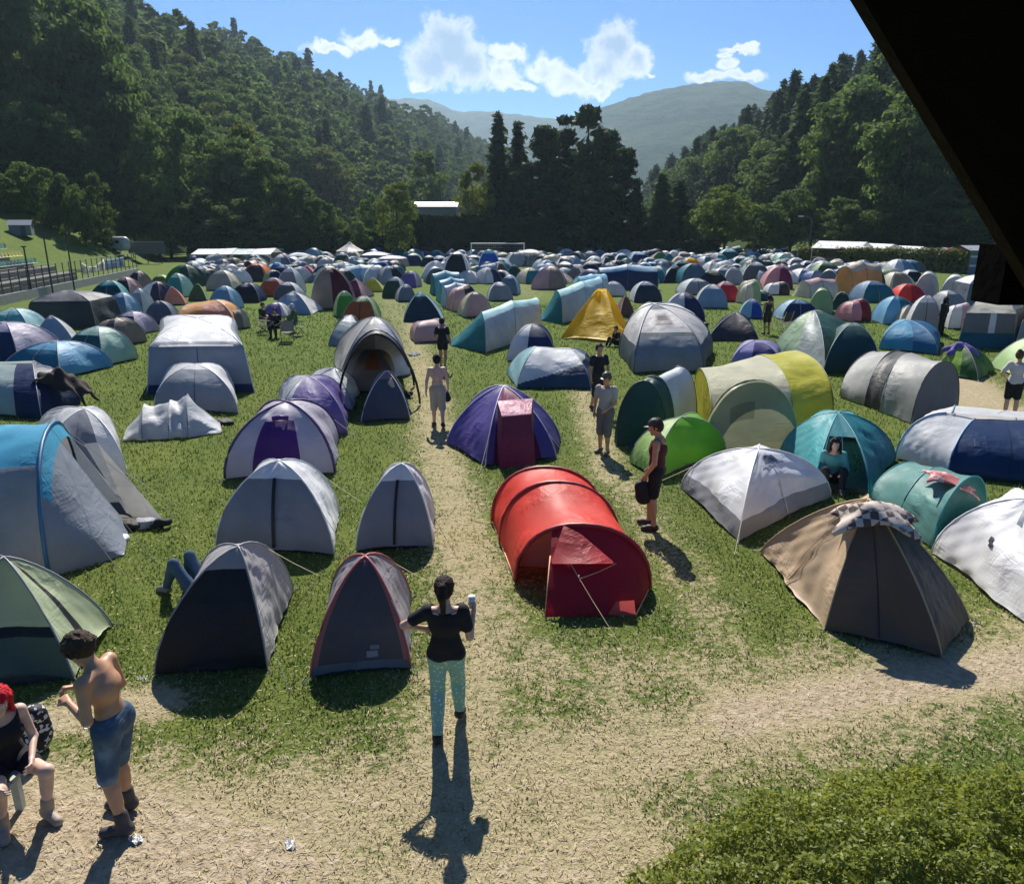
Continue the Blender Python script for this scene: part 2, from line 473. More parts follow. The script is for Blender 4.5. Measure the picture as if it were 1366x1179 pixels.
FM = {'b': foliage_mat('broadleaf_foliage', (.036, .074, .026), (.125, .195, .058)),
      'l': foliage_mat('light_foliage', (.07, .11, .022), (.15, .19, .045)),
      'y': foliage_mat('yellowing_foliage', (.08, .10, .02), (.15, .17, .04)),
      'c': foliage_mat('spruce_foliage', (.018, .042, .018), (.056, .098, .038), .35, .7, (.04, .06, .018)),
      'p': foliage_mat('pine_foliage', (.014, .032, .014), (.05, .08, .03), .3, .6, (.03, .04, .012))}
PROTO = {k: [] for k in FM}
rg = np.random.default_rng(5)
for i in range(5):
    V = broadleaf_V(rg, nb=64 + 6 * i, per=125, wide=.30 + .03 * i, base=.16 + .03 * (i % 3))
    for k in ('b', 'l', 'y'):
        PROTO[k].append((np_mesh('crown', V, quads(len(V) // 4), FM[k]), trunk_mesh('trunk', rg, 'b', bark)))
for i in range(4):
    V = conifer_V(rg, 30 + 3 * i, rad=.15 + .02 * i, rag=.2 + .06 * i)
    PROTO['c'].append((np_mesh('crown', V, quads(len(V) // 4), FM['c']), trunk_mesh('trunk', rg, 'c', bark)))
for i in range(4):
    V = pine_V(rg)
    PROTO['p'].append((np_mesh('crown', V, quads(len(V) // 4), FM['p']), trunk_mesh('trunk', rg, 'c', bark)))
TN = {'b': 'broadleaf_tree', 'l': 'broadleaf_tree', 'y': 'broadleaf_tree', 'c': 'spruce_tree', 'p': 'pine_tree'}
def tree(kind, x, y, h, wide=1.0, label=None, group=None, z=None, var=None):
    cr, tr = PROTO[kind][rnd.randrange(len(PROTO[kind])) if var is None else var]
    o = thing(TN[kind], label, 'tree', (x, y, float(H(x, y)) - .1 if z is None else z), rnd.uniform(0, 6.28), group)
    o.scale = (h * wide, h * wide, h)
    link(bpy.data.objects.new('crown', cr), o)
    link(bpy.data.objects.new('trunk', tr), o)
    return o
def tree_px(kind, px, Y, ytop, wpx, label, group=None, var=None):
    top = atY(px, ytop, Y)
    z0 = float(H(top.x, Y))
    h = top.z - z0
    w0 = {'b': .80, 'l': .80, 'y': .80, 'c': .36, 'p': .46}[kind] * h
    return tree(kind, top.x, Y, h, (wpx * zc(top) / FP) / w0, label, group, None, var)
# trees round the far end of the field, each placed where it stands
GE = 'trees standing behind the far left corner of the field'
for a in [('b', 60, 124, -50, 170, 'towering dark broadleaf tree above the small grey hut'), ('b', 132, 122, 70, 120, 'tall dark broadleaf tree overhanging the grass bank'),
          ('b', 0, 121, -20, 170, 'huge shaded broadleaf tree at the left edge over the stands'), ('b', 104, 128, 5, 150, 'high crowned broadleaf tree behind the grass bank'),
          ('b', 190, 118, 158, 90, 'rounded broadleaf tree just right of the white caravan'), ('b', 246, 124, 146, 110, 'broad crowned tree, tallest of the clump beside the field corner'),
          ('b', 300, 122, 176, 100, 'dense broadleaf tree at the middle of the clump beside the marquee'), ('y', 318, 128, 162, 80, 'yellow green topped broadleaf tree above the white marquee'),
          ('b', 352, 118, 205, 90, 'dark low spreading tree directly behind the white marquee'), ('b', 392, 116, 236, 70, 'smaller dark tree sloping down from the clump'),
          ('b', 424, 114, 262, 60, 'short bushy tree at the right end of the dark clump'), ('b', 215, 114, 230, 80, 'low bushy tree with pale leaf glints by the fence end'),
          ('b', 275, 113, 250, 90, 'low dark bushy tree in front of the clump'), ('b', 165, 112, 215, 60, 'small tree overhanging the white caravan'),
          ('b', 330, 112, 262, 100, 'low wide dark bush-like tree behind the marquee roof'), ('b', 445, 118, 275, 50, 'small dark tree beside the cream parasol')]:
    tree_px(*a, group=GE)
GU = 'shrubs along the top of the grass bank'
for i, (px, Y, yt, w) in enumerate(((-8, 92, 214, 60), (22, 95, 200, 56), (52, 93, 206, 50), (78, 94, 216, 46), (100, 92, 232, 40), (122, 96, 214, 50), (60, 108, 140, 90), (12, 110, 120, 100), (110, 112, 165, 70))):
    o = tree_px('b', px, Y, yt, w, ['dark shrub at the left edge above the stands', 'dark shrub just right of the grey hut', 'rounded shrub at the top of the grass bank', 'bushy shrub in the middle of the bank top', 'small shrub near the low end of the bank top', 'shrub left of the caravan', 'taller dark tree behind the bank top shrubs', 'tall dark tree behind the hut', 'dark tree behind the shrub beside the caravan'][i], GU)
    if i < 6:
        o.name = 'shrub'; o['category'] = 'shrub'; o.location.z -= 1.2
GC = 'trees in the middle behind the far end of the field'
for a in [('l', 527, 108, 238, 56, 'slim pale green willow-like tree left of the tall clipped hedge'), ('b', 566, 190, 200, 76, 'hazy round grey green tree behind the long white roof'),
          ('y', 634, 119, 214, 58, 'yellowish tree leaning against the spruce'), ('b', 492, 125, 255, 44, 'narrow dark tree left of the pale willow-like tree'),
          ('b', 470, 112, 288, 46, 'low dark bushy tree behind the cream parasol'), ('b', 545, 122, 275, 50, 'low dark tree between the pale willow-like tree and hedge'),
          ('c', 664, 122, 148, 66, 'pointed dark spruce, left of the pine group'), ('c', 691, 126, 164, 62, 'second pointed spruce touching the pine group'),
          ('p', 727, 122, 166, 74, 'dark pine at the left side of the pine group'), ('p', 756, 127, 152, 76, 'dark pine behind the middle of the pine group'),
          ('p', 786, 121, 138, 90, 'tallest dark pine in the middle of the pine group'), ('p', 812, 126, 172, 80, 'dark pine right of the tallest pine'),
          ('p', 834, 121, 196, 66, 'shorter dark pine at the right end of the pine group'), ('p', 742, 118, 206, 80, 'low dark pine in front of the pine group'),
          ('p', 800, 118, 212, 90, 'low spreading pine at the foot of the tallest pine'), ('p', 700, 119, 214, 64, 'low dark pine between spruce and pine group'), ('p', 772, 117, 236, 70, 'lowest pine in front of the tallest pine'),
          ('c', 850, 118, 246, 44, 'small dark spruce ending the pine group')]:
    tree_px(*a, group=GC)
GR = 'trees behind the far right end of the field'
for a in [('c', 884, 118, 232, 60, 'dark spruce on its own right of the pine group'), ('c', 908, 121, 240, 60, 'dark spruce between pine group and pale green tree'),
          ('l', 972, 112, 244, 90, 'bright pale green broadleaf tree behind the right hedge'), ('b', 1020, 114, 268, 74, 'rounded grey green tree beside the bright pale tree'),
          ('b', 940, 116, 268, 54, 'low green tree left of the bright pale tree'), ('b', 1128, 112, 262, 90, 'dark round tree behind the white stall roofs'),
          ('b', 1062, 118, 250, 84, 'dark broadleaf tree behind the lamp post'), ('b', 1190, 108, 262, 100, 'broad dark tree behind the middle stall roofs'),
          ('b', 1250, 104, 255, 100, 'dark broadleaf tree behind the last stall roofs'), ('b', 1310, 100, 260, 90, 'dark tree at the foot of the roof beam'),
          ('b', 1090, 124, 240, 90, 'leafy tree where the wood meets the stalls'), ('b', 1160, 120, 230, 90, 'leafy light topped tree above the stalls')]:
    tree_px(*a, group=GR)
# the wooded valley sides: individually while they show large, then as one far wood
cand = []
y = 112.0
while y < 900:
    step = 6.5 if y < 260 else 9 if y < 480 else 13
    half = y * .80 + 30
    x = -half
    while x < half:
        xx, yy = x + rnd.uniform(-.45, .45) * step, y + rnd.uniform(-.45, .45) * step
        dl = float(np.interp(yy, LY, LX)) - xx
        dr = xx - float(np.interp(yy, RY, RX))
        if (dl > 5 or dr > 4) and abs(xx) < .78 * yy + 10:
            d = math.hypot(xx, yy)
            left = dl > dr
            dep = dl if left else dr
            if not (left and dep > 210) and not (not left and dep > 230):
                hh = float(H(xx, yy))
                if left:
                    k = 'c' if rnd.random() < .10 else ('y' if rnd.random() < .12 else 'b')
                else:
                    k = 'c' if rnd.random() < (.22 + .55 * min(1, hh / 16)) else 'b'
                h = rnd.uniform(14, 22) if k != 'c' else rnd.uniform(16, 27)
                cand.append((d, k, xx, yy, h, left))
        x += step
    y += step
cand.sort()
nb = nc = 0
far = []
for d, k, x, y, h, left in cand:
    if left and y < 126: continue
    if k == 'c' and nc < 240:
        nc += 1
        tree(k, x, y, h, rnd.uniform(.9, 1.25), 'dark spruce standing in the wood on the %s valley side' % ('left' if left else 'right'), 'spruces in the wood on the %s valley side' % ('left' if left else 'right'))
    elif k != 'c' and nb < 250:
        nb += 1
        tree(k, x, y, h, rnd.uniform(.8, 1.1), 'broadleaf tree standing in the wood on the %s valley side' % ('left' if left else 'right'), 'broadleaf trees in the wood on the %s valley side' % ('left' if left else 'right'))
    else: far.append((k, x, y, h))
lo = {}
for k in ('b', 'c'):
    lo[k] = [broadleaf_V(rg, 26, 34, .030, .05, .40) if k == 'b' else conifer_V(rg, 15, .036, .17, .05, .3, .35, 4) for i in range(5)]
for k, nm in (('b', 'broadleaf'), ('c', 'spruce')):
    Vs = []
    for kk, x, y, h in far:
        if ('c' if kk == 'c' else 'b') != k: continue
        v = lo[k][rnd.randrange(5)]
        a = rnd.uniform(0, 6.28); c, s = math.cos(a), math.sin(a)
        w = h * rnd.uniform(.9, 1.2)
        Vs.append(np.stack([(v[:, 0] * c - v[:, 1] * s) * w + x, (v[:, 0] * s + v[:, 1] * c) * w + y, v[:, 2] * h + float(H(x, y)) - .5], -1))
    V = np.concatenate(Vs)
    o = link(bpy.data.objects.new('forest', np_mesh('forest', V, quads(len(V) // 4), FM[k])))
    tag(o, 'distant %s wood covering the far valley sides' % nm, 'forest', kind='stuff')
print('trees', nb, nc, len(far))
# ---------------------------------------------------------------- tents
CO = dict(white=(.80, .80, .80), pale=(.66, .69, .70), grey=(.42, .44, .46), lgrey=(.56, .58, .60), mgrey=(.30, .31, .33), dgrey=(.13, .135, .15), char=(.055, .058, .066), black=(.016, .016, .02),
          silver=(.62, .66, .70), slate=(.17, .20, .26), navy=(.018, .035, .11), blue=(.03, .12, .36), royal=(.02, .09, .42), sky=(.20, .48, .70), lblue=(.36, .56, .70), steel=(.20, .32, .46),
          teal=(.025, .21, .25), dteal=(.012, .075, .09), lteal=(.16, .46, .47), mint=(.50, .70, .60), turq=(.05, .38, .42), aqua=(.38, .64, .68),
          green=(.08, .26, .05), lime=(.26, .50, .05), lgreen=(.46, .62, .26), sage=(.33, .46, .24), dgreen=(.018, .06, .035), olive=(.15, .17, .05), moss=(.09, .13, .05),
          yellow=(.62, .55, .05), lemon=(.66, .66, .22), gold=(.95, .60, .01), orange=(.72, .20, .02), lorange=(.75, .36, .12), rust=(.45, .11, .04), salmon=(.72, .33, .22),
          red=(.88, .08, .05), dred=(.22, .018, .022), crimson=(.46, .03, .05), maroon=(.10, .016, .03), wine=(.20, .03, .09), pink=(.68, .34, .36), rose=(.60, .40, .40), magenta=(.33, .03, .14),
          purple=(.075, .02, .17), violet=(.16, .12, .36), lilac=(.50, .46, .58), indigo=(.05, .045, .20), plum=(.05, .03, .09),
          cream=(.74, .70, .55), beige=(.55, .46, .33), tan=(.46, .34, .21), taupe=(.32, .26, .21), brown=(.12, .08, .055), dbrown=(.04, .03, .025), khaki=(.40, .38, .22), sand=(.62, .55, .42))
def cc(c): return CO[c] if isinstance(c, str) else c
GT = 'tents pitched across the festival field'
def cord(col=(.75, .72, .45)): return solid(col, .7, 'cord', 0, 10, 0, .05)
def prof_fn(p):
    if isinstance(p, (list, tuple)):
        xs = [a for a, b in p]; hs = [b for a, b in p]
        n = len(p) - 1
        def f(v):
            k = min(n - 1, int(v * n)); s = v * n - k
            return xs[k] + (xs[k + 1] - xs[k]) * s, hs[k] + (hs[k + 1] - hs[k]) * s
        return f
    return lambda v: (1 - max(0, math.cos(v * math.pi / 2)) ** (2 / p), max(0, math.sin(v * math.pi / 2)) ** (2 / p))
def pieces(mb):
    """the connected pieces of a builder, each to become a part of its own"""
    pos = {}; vid = [pos.setdefault((round(p[0], 3), round(p[1], 3), round(p[2], 3)), i) for i, p in enumerate(mb.v)]
    par = list(range(len(mb.v)))
    def find(i):
        while par[i] != i:
            par[i] = par[par[i]]; i = par[i]
        return i
    for q in mb.f:
        a = find(vid[q[0]])
        for i in q[1:]: par[find(vid[i])] = a
    out = {}
    for q in mb.f:
        k = find(vid[q[0]])
        b = out.setdefault(k, MB())
        b.f.append(q)
    for b in out.values(): b.v = mb.v
    return list(out.values())
class Tent:
    def __init__(s, label, org, name='tent', cat='tent'):
        s.o = Vector((org[0], org[1], 0)); s.k = {}; s.label = label; s.name = name; s.cat = cat
        s.col = {}; s.ropes = []; s.poles = []; s.pegs = []
    def mb(s, key): return s.k.setdefault(key, MB())
    def finish(s, cols, tr=.28, polecol=None, poler=.012, ropecol=(.75, .72, .45), pats=None):
        r = thing(s.name, s.label, s.cat, s.o, 0, GT if s.cat == 'tent' else None)
        for key, mb in s.k.items():
            if not mb.f: continue
            c = cc(cols.get(key, cols.get(key.split('#')[0], cols.get('fly', 'white'))))
            dark = max(c) < .07
            m = (pats or {}).get(key) or fab(c, .06 if dark else tr, .52 if not dark else .55)
            for part in pieces(mb): part.build(key.split('#')[0], m, r, True, s.o)
        pm = solid(cc(polecol) if polecol else (.3, .3, .32), .5, 'pole_metal', 0, 10, 0, .05)
        for pts in s.poles:
            MB().tube(pts, poler, 5).build('pole', pm, r, True, s.o)
        for a, b in s.pegs:
            MB().tube([a, b], .008, 4).tube([b + Vector((0, 0, .06)), b - Vector((0, 0, .03))], .006, 4).build('peg_loop', solid((.25, .25, .26), .7, 'peg_strap'), r, False, s.o)
        for a, b in s.ropes:
            mb = MB().tube([a, (Vector(a) + Vector(b)) / 2 - Vector((0, 0, .015)), b], .0045, 4)
            g = mb.build('guy_rope', cord(ropecol), r, False, s.o)
            d = (Vector(a) - Vector(b)).normalized()
            MB().tube([Vector(b) + Vector((-d.x * .02, -d.y * .02, .05)), Vector(b) - Vector((0, 0, .04))], .006, 5).build('peg', solid((.3, .3, .3), .4, 'peg_metal'), g, False, s.o)
        return r
def dome(label, C, A, prof=1.7, cols=None, keyf=None, nu=10, nv=12, sag=.045, hem=.05, poles=True, polecol=None, ropes=(), tr=.34, skirt=True, poler=.011, ropecol=(.75, .72, .45), fin=True, pats=None, name='tent', cat='tent', wob=.010, seed=None, decals=()):
    """C ground corners (Vectors), A one apex Vector or one per corner"""
    n = len(C)
    C = [Vector((c[0], c[1], 0)) for c in C]
    A = [Vector(a) for a in (A if isinstance(A, list) else [A] * n)]
    org = sum(C, Vector()) / n
    T = Tent(label, org, name, cat)
    near = org.y < 20
    if near: nu, nv = nu * 2, nv * 2
    if near and skirt:
        fc = cc((cols or {}).get('fly', (cols or {}).get('wall', 'white')))
        pc = lambda i: cc((cols or {}).get(keyf(i, .5, .4) or 'fly', fc)) if keyf else fc
        decals = tuple(decals) + tuple((i, .494, .506, .03, .93, tuple(x * .72 for x in pc(i)), 'seam') for i in range(1, n))
        if not ropes and n == 4: ropes = (1, 2)
    pf = [prof_fn(p) for p in prof] if isinstance(prof, dict) else [prof_fn(prof)] * n
    rs = random.Random(seed if seed is not None else int(org.x * 100 + org.y * 37))
    ph = [rs.uniform(0, 6.28) for _ in range(8)]
    def arc(i, v):
        a, h = pf[i](v)
        c, p = C[i], A[i]
        return Vector((c.x + (p.x - c.x) * a, c.y + (p.y - c.y) * a, max(0.0, p.z * h)))
    for i in range(n):
        j = (i + 1) % n
        mid = (C[i] + C[j]) / 2
        outw = Vector((mid.x - org.x, mid.y - org.y, 0))
        if outw.length > 1e-6: outw.normalize()
        span = (C[j] - C[i]).length
        def P(u, v, i=i, j=j, outw=outw, span=span):
            a, b = arc(i, v), arc(j, v)
            p = a.lerp(b, u)
            k = 4 * u * (1 - u)
            p = p - outw * (k * sag * span * math.sin(math.pi * min(1, v * 1.05)) ** .7)
            wv = wob * span * k * (math.sin(u * 9 + v * 5 + ph[i]) + .6 * math.sin(v * 17 + u * 6 + ph[j]))
            if near: wv += span * k ** .5 * (.0045 * math.sin(u * 37 + 6 * v + ph[i]) * (1 - v) ** 2 + .006 * math.sin(v * 31 + u * 15 + ph[j]) * math.sin(v * 3.1) * max(0, math.sin(u * 5 + ph[i] * 2)) + .004 * math.sin((u - v) * 34 + ph[j]) * (1 - u))
            p = p + outw * wv + Vector((0, 0, k * hem * (1 - v) ** 6 + .02))
            return p
        keys = {}
        for jj in range(nv):
            for ii in range(nu):
                keys.setdefault(keyf(i, (ii + .5) / nu, (jj + .5) / nv) if keyf else 'fly', set()).add((ii, jj))
        for key, cells in keys.items():
            if key is None: continue
            T.mb(key).patch(P, nu, nv, lambda u, v, cells=cells: (int(u * nu), int(v * nv)) in cells)
        for (di, u0, u1, v0, v1, dc, dn) in decals:
            if di != i: continue
            dk = '%s#%d' % (dn, len(T.k))
            T.mb(dk).patch(lambda u, v: P(u0 + (u1 - u0) * u, v0 + (v1 - v0) * v) + outw * .014 + Vector((0, 0, .006)), 3 if u1 - u0 < .1 else 8, 12)
            cols = dict(cols or {}); cols[dk] = dc
        if org.y < 26 and skirt:
            d = Vector((C[i].x - org.x, C[i].y - org.y, 0)).normalized()
            T.pegs.append((C[i] + Vector((0, 0, .05)), C[i] + d * .13 + Vector((0, 0, .0))))
        if poles:
            T.poles.append([arc(i, v / 10) + (outw * 0) + Vector((0, 0, .024)) for v in range(11)])
        if i in ropes or (ropes == 'all'):
            v0 = .62
            a = arc(i, v0)
            d = Vector((C[i].x - org.x, C[i].y - org.y, 0)).normalized()
            b = Vector((C[i].x, C[i].y, 0)) + d * .55
            T.ropes.append((a, b))
    if skirt:
        b = T.mb('groundsheet')
        Cs = [org + (c - org) * .95 for c in C]
        for i in range(n):
            p, q = Cs[i], Cs[(i + 1) % n]
            b.add([p, q, q + Vector((0, 0, .1)), p + Vector((0, 0, .1))], [(0, 1, 2, 3)])
        b.add([c + Vector((0, 0, .012)) for c in Cs], [tuple(range(n))])
        cols = dict(cols or {}); cols.setdefault('groundsheet', 'char')
    T.arc = arc
    if not fin: return T, cols
    return T.finish(cols or {}, tr, polecol, poler, ropecol, pats)
def tunnel(label, hoops, cols, ends=(None, None), keyf=None, p=2.2, nt=5, ns=22, sag=.05, polecol='dgrey', ropes=(), tr=.28, fin=True, pats=None, poler=.013, ropecol=(.75, .72, .45), wob=.01, gap=.03, endkey=None, nl=8):
    """hoops: (footA, footB, height[, lean]); ends: ground line (a, b) for each end, 'flat' or None"""
    Hs = [(Vector((a[0], a[1], 0)), Vector((b[0], b[1], 0)), h) for a, b, h in hoops]
    org = sum([a + b for a, b, h in Hs], Vector()) / (2 * len(Hs))
    T = Tent(label, org)
    near = org.y < 20
    if near: ns, nt = ns * 2, nt * 2
    rs = random.Random(int(org.x * 100 + org.y * 37)); ph = [rs.uniform(0, 6.28) for _ in range(8)]
    def hoop(k, s, grow=0.0):
        a, b, h = Hs[k]
        th = math.pi * s
        c, sn = math.cos(th), math.sin(th)
        x = math.copysign(abs(c) ** (2 / p), c)
        z = abs(sn) ** (2 / p)
        m = (a + b) / 2
        return m + (a - b) / 2 * x * (1 + grow) + Vector((0, 0, h * z * (1 + grow) + gap))
    for k in range(len(Hs) - 1):
        def P(u, v, k=k):
            a, b = hoop(k, u), hoop(k + 1, u)
            q = a.lerp(b, v)
            m = (Hs[k][0] + Hs[k][1]).lerp(Hs[k + 1][0] + Hs[k + 1][1], v) / 2
            f = 4 * v * (1 - v) * sag * (1 - .6 * abs(math.cos(math.pi * u)) ** 6)
            r = q - m
            w = wob * math.sin(u * 26 + ph[k]) * 4 * v * (1 - v) + wob * .7 * math.sin(v * 9 + u * 11 + ph[k + 2])
            if near: w += 4 * v * (1 - v) * .012 * math.sin(u * 58 + (v - .5) * 9 * math.cos(u * 5 + ph[k])) * max(0, math.sin(u * 4 + ph[k + 1])) ** .7
            return m + r * (1 - f + w)
        keys = {}
        for jj in range(nt):
            for ii in range(ns):
                keys.setdefault(keyf(k, (ii + .5) / ns, (jj + .5) / nt) if keyf else 'fly', set()).add((ii, jj))
        for key, cells in keys.items():
            if key: T.mb(key).patch(P, ns, nt, lambda u, v, cells=cells: (int(u * ns), int(v * nt)) in cells)
    for e, k in ((0, 0), (1, len(Hs) - 1)):
        g = ends[e]
        if g is None: continue
        if g == 'flat': ga, gb = Hs[k][0], Hs[k][1]
        else: ga, gb = Vector((g[0][0], g[0][1], 0)), Vector((g[1][0], g[1][1], 0))
        def P(u, v, k=k, ga=ga, gb=gb):
            a = hoop(k, u, -.006)
            x = (1 - math.copysign(abs(math.cos(math.pi * u)) ** (2 / p), math.cos(math.pi * u))) / 2
            b = ga.lerp(gb, x) + Vector((0, 0, gap))
            return a.lerp(b, v) + Vector((0, 0, -.03 * math.sin(math.pi * v)))
        keys = {}
        for jj in range(nl):
            for ii in range(ns):
                kk = endkey(e, (ii + .5) / ns, (jj + .5) / nl) if endkey else 'end_wall'
                if kk: kk = kk + '#%d' % e
                keys.setdefault(kk, set()).add((ii, jj))
        for key, cells in keys.items():
            if key: T.mb(key).patch(P, ns, nl, lambda u, v, cells=cells: (int(u * ns), int(v * nl)) in cells)
    for k in range(len(Hs)):
        T.poles.append([hoop(k, s / 18, .004) for s in range(19)])
    for (k, s, out) in ropes:
        a = hoop(k, s)
        T.ropes.append((a, (out[0], out[1], 0)))
    T.hoop = hoop
    T.cols = cols
    if not fin: return T
    return T.finish(cols, tr, polecol, poler, ropecol, pats)
def Vx(*pts): return [G(*p) for p in pts]
def apex(C, px, py, dY=0.0):
    Y = sum(c.y for c in C) / len(C) + dY
    return atY(px, py, Y)
def front_door(lo=.5, hi=.5, top=.74, cap=None):
    """front panel 0: the door below, a cap of another colour above"""
    def k(i, u, v):
        if i == 0: return 'door' if v < top else (cap or 'fly')
        return 'fly'
    return k
def zip_line(T, r, C0, C1, A, col='black', w=.03, v1=.72, prof=1.7, u=.5, sag=.045):
    pass
# ---------------------------------------------------------------- the near tents, one by one
def strip(root, pts, w, col, name='zip'):
    """a zip or webbing strip along points, standing a few mm proud of the cloth"""
    o = Vector(root.location)
    b = MB()
    v = []
    for q in pts:
        q = Vector(q)
        v += [q + Vector((-w / 2, 0, 0)), q + Vector((w / 2, 0, 0))]
    b.add(v, [(2 * i, 2 * i + 1, 2 * i + 3, 2 * i + 2) for i in range(len(pts) - 1)])
    return b.build(name, fab(cc(col), 0), root, False, o)
def front_pts(T, C, sag, hem, u=.5, v0=.02, v1=.74, n=12, out=.035):
    """points just outside the front panel of a dome at parameter u"""
    org = sum((Vector((c[0], c[1], 0)) for c in C), Vector()) / len(C)
    mid = (Vector(C[0]) + Vector(C[1])) / 2
    ow = Vector((mid.x - org.x, mid.y - org.y, 0)).normalized()
    span = (Vector(C[1]) - Vector(C[0])).length
    pts = []
    for i in range(n):
        v = v0 + (v1 - v0) * i / max(1, n - 1)
        p = T.arc(0, v).lerp(T.arc(1, v), u)
        k = 4 * u * (1 - u)
        p = p - ow * (k * sag * span * math.sin(math.pi * min(1, v * 1.05)) ** .7) + ow * out + Vector((0, 0, k * hem * (1 - v) ** 6 + .02 + out * .5))
        pts.append(p)
    return pts
# A: grey dome, black front with grey cap
C = Vx((207, 902), (357, 893), (391, 790), (262, 800))
dome('grey dome tent with a plain black front wall under a grey cap', C, apex(C, 318, 731, -.35), 1.55, dict(fly=(.58, .55, .54), door='black', cap=(.36, .35, .35)), front_door(top=.70, cap='cap'), nu=14, nv=16, sag=.02, polecol='mgrey', wob=.005, tr=.2)
# B: grey dome with red piping
C = Vx((415, 905), (548, 893), (548, 800), (440, 808))
def kB(i, u, v):
    if i == 0:
        if v < .10: return 'sill'
        return 'door' if v < .86 and .06 < u < .94 else 'piping'
    if i == 2: return 'back_flap' if v > .5 else 'fly'
    return 'fly'
T, cols = dome('grey dome tent with red piping, black sill band and red cloth at its back', C, apex(C, 487, 744, -.2), 1.5, dict(fly=(.40, .38, .40), door=(.105, .09, .10), sill=(.15, .17, .21), piping=(.42, .16, .16), back_flap='red', groundsheet='char'), kB, nu=16, nv=18, sag=.02, decals=[(0, .56, .68, .14, .19, (.33, .33, .35), 'logo'), (0, .60, .70, .20, .23, (.25, .25, .27), 'logo')], fin=False, polecol='dred', wob=.006)
rB = T.finish(cols, .22, (.40, .10, .10), .016)
bk = apex(C, 490, 752, .15)
# C: white dome with black zip
C = Vx((288, 736), (446, 741), (452, 683), (330, 684))
T, cols = dome('wide white dome tent with one black zip down its grey shaded front', C, apex(C, 372, 616, -.2), 1.75, dict(fly='white', door=(.20, .225, .265), groundsheet='black'), front_door(top=.66), nu=14, nv=16, sag=.02, fin=False)  # door grey is the white cloth's shade put into its colour
r = T.finish(cols, .16, 'pale')
strip(r, front_pts(T, C, .02, .05, .5, .02, .66), .055, 'black')
# D: small white one
C = Vx((475, 736), (578, 731), (580, 690), (498, 692))
T, cols = dome('small narrow white dome tent with a black zip, beside the wide one', C, apex(C, 536, 620, -.15), 1.65, dict(fly='white', door=(.22, .245, .28), groundsheet='black'), front_door(top=.66), nu=12, nv=16, sag=.02, fin=False)  # white front darkened in colour to its shaded grey-blue
r = T.finish(cols, .16, 'pale')
strip(r, front_pts(T, C, .02, .05, .5, .02, .66), .045, 'black')
# E: purple door dome
C = Vx((300, 640), (447, 632), (452, 588), (338, 592))
def kE(i, u, v):
    if i == 0 and .26 < u < .70 and v < .60: return 'door'
    return 'fly' if not (i == 0 and v > .9) else 'cap'
T, cols = dome('lilac white dome tent with a deep purple door and purple poles', C, apex(C, 382, 537, -.1), 1.95, dict(fly=(.52, .48, .56), door='purple', cap=(.3, .26, .4), groundsheet='char'), kE, nu=18, nv=16, sag=.02, fin=False)
r = T.finish(cols, .25, (.07, .04, .12), .03)
rp = front_pts(T, C, .02, .05, .36, .62, .62, 1, .05)[0]; rq = front_pts(T, C, .02, .05, .62, .62, .62, 1, .05)[0]
MB().tube([rp, (rp + rq) / 2 + Vector((0, -.03, .03)), rq], .05, 8).build('rolled_door', fab(CO['purple'], 0), r, True, r.location)
# F: violet dome behind
C = Vx((372, 578), (464, 580), (462, 540), (372, 540))
dome('violet blue dome tent with a silver white left side, behind the purple door', C, apex(C, 411, 503), 2.0, dict(fly='violet', side='pale'), lambda i, u, v: 'side' if i == 3 or (i == 0 and u < .12) else 'fly', nu=12, nv=12, sag=.02)
# G: low crumpled grey-white tunnel
L0, L1 = G(166, 590), G(186, 562)
h = [(G(165, 590), G(178, 568), .12), (G(190, 589), G(203, 562), .62), (G(226, 587), G(236, 560), .68), (G(252, 585), G(258, 558), .80), (G(296, 579), G(292, 564), .08)]
tunnel('low crumpled greyish white tent with sagging striped folds', h, dict(fly='lgrey', end_wall='grey', dark='mgrey'), ('flat', 'flat'), lambda k, s, t: 'dark' if (k == 3 and .5 < s < .7) else 'fly', p=1.7, sag=.12, wob=.045)
# H: white dome in front of the cabin
C = Vx((206, 548), (318, 552), (314, 520), (216, 520))
dome('whitish grey arched dome tent in front of the big white cabin tent', C, apex(C, 263, 487), 2.1, dict(fly='white', door=(.29, .32, .37)), front_door(top=.80), nu=12, nv=14, sag=.02, polecol='white', decals=[(0, .49, .505, .03, .74, 'dgrey', 'zip')])  # door colour holds the shade on the white front
# I: big white cabin
C = Vx((196, 526), (340, 524), (324, 470), (214, 470))
Y0 = sum(c.y for c in C) / 4
ap = atY(264, 425, Y0)
def kI(i, u, v):
    if v < .14: return 'skirt'
    if v > .62: return 'roof'
    return 'wall'
T, cols = dome('big white cabin tent with domed roof and dark skirt at the base', C, ap, [(0, 0), (.03, .13), (.06, .35), (.09, .56), (.12, .74), (.30, .86), (.6, .96), (1, 1)], dict(wall=(.33, .355, .38), roof='white', skirt='navy'), kI, nu=14, nv=14, sag=.012, hem=.01, fin=False, wob=.004, decals=[(0, .10, .90, .56, .60, (.42, .44, .46), 'rolled_blind'), (0, .495, .505, .15, .55, 'dgrey', 'zip')])  # wall colour greyed for shade on the white cloth
r = T.finish(cols, .2, 'pale', .016)
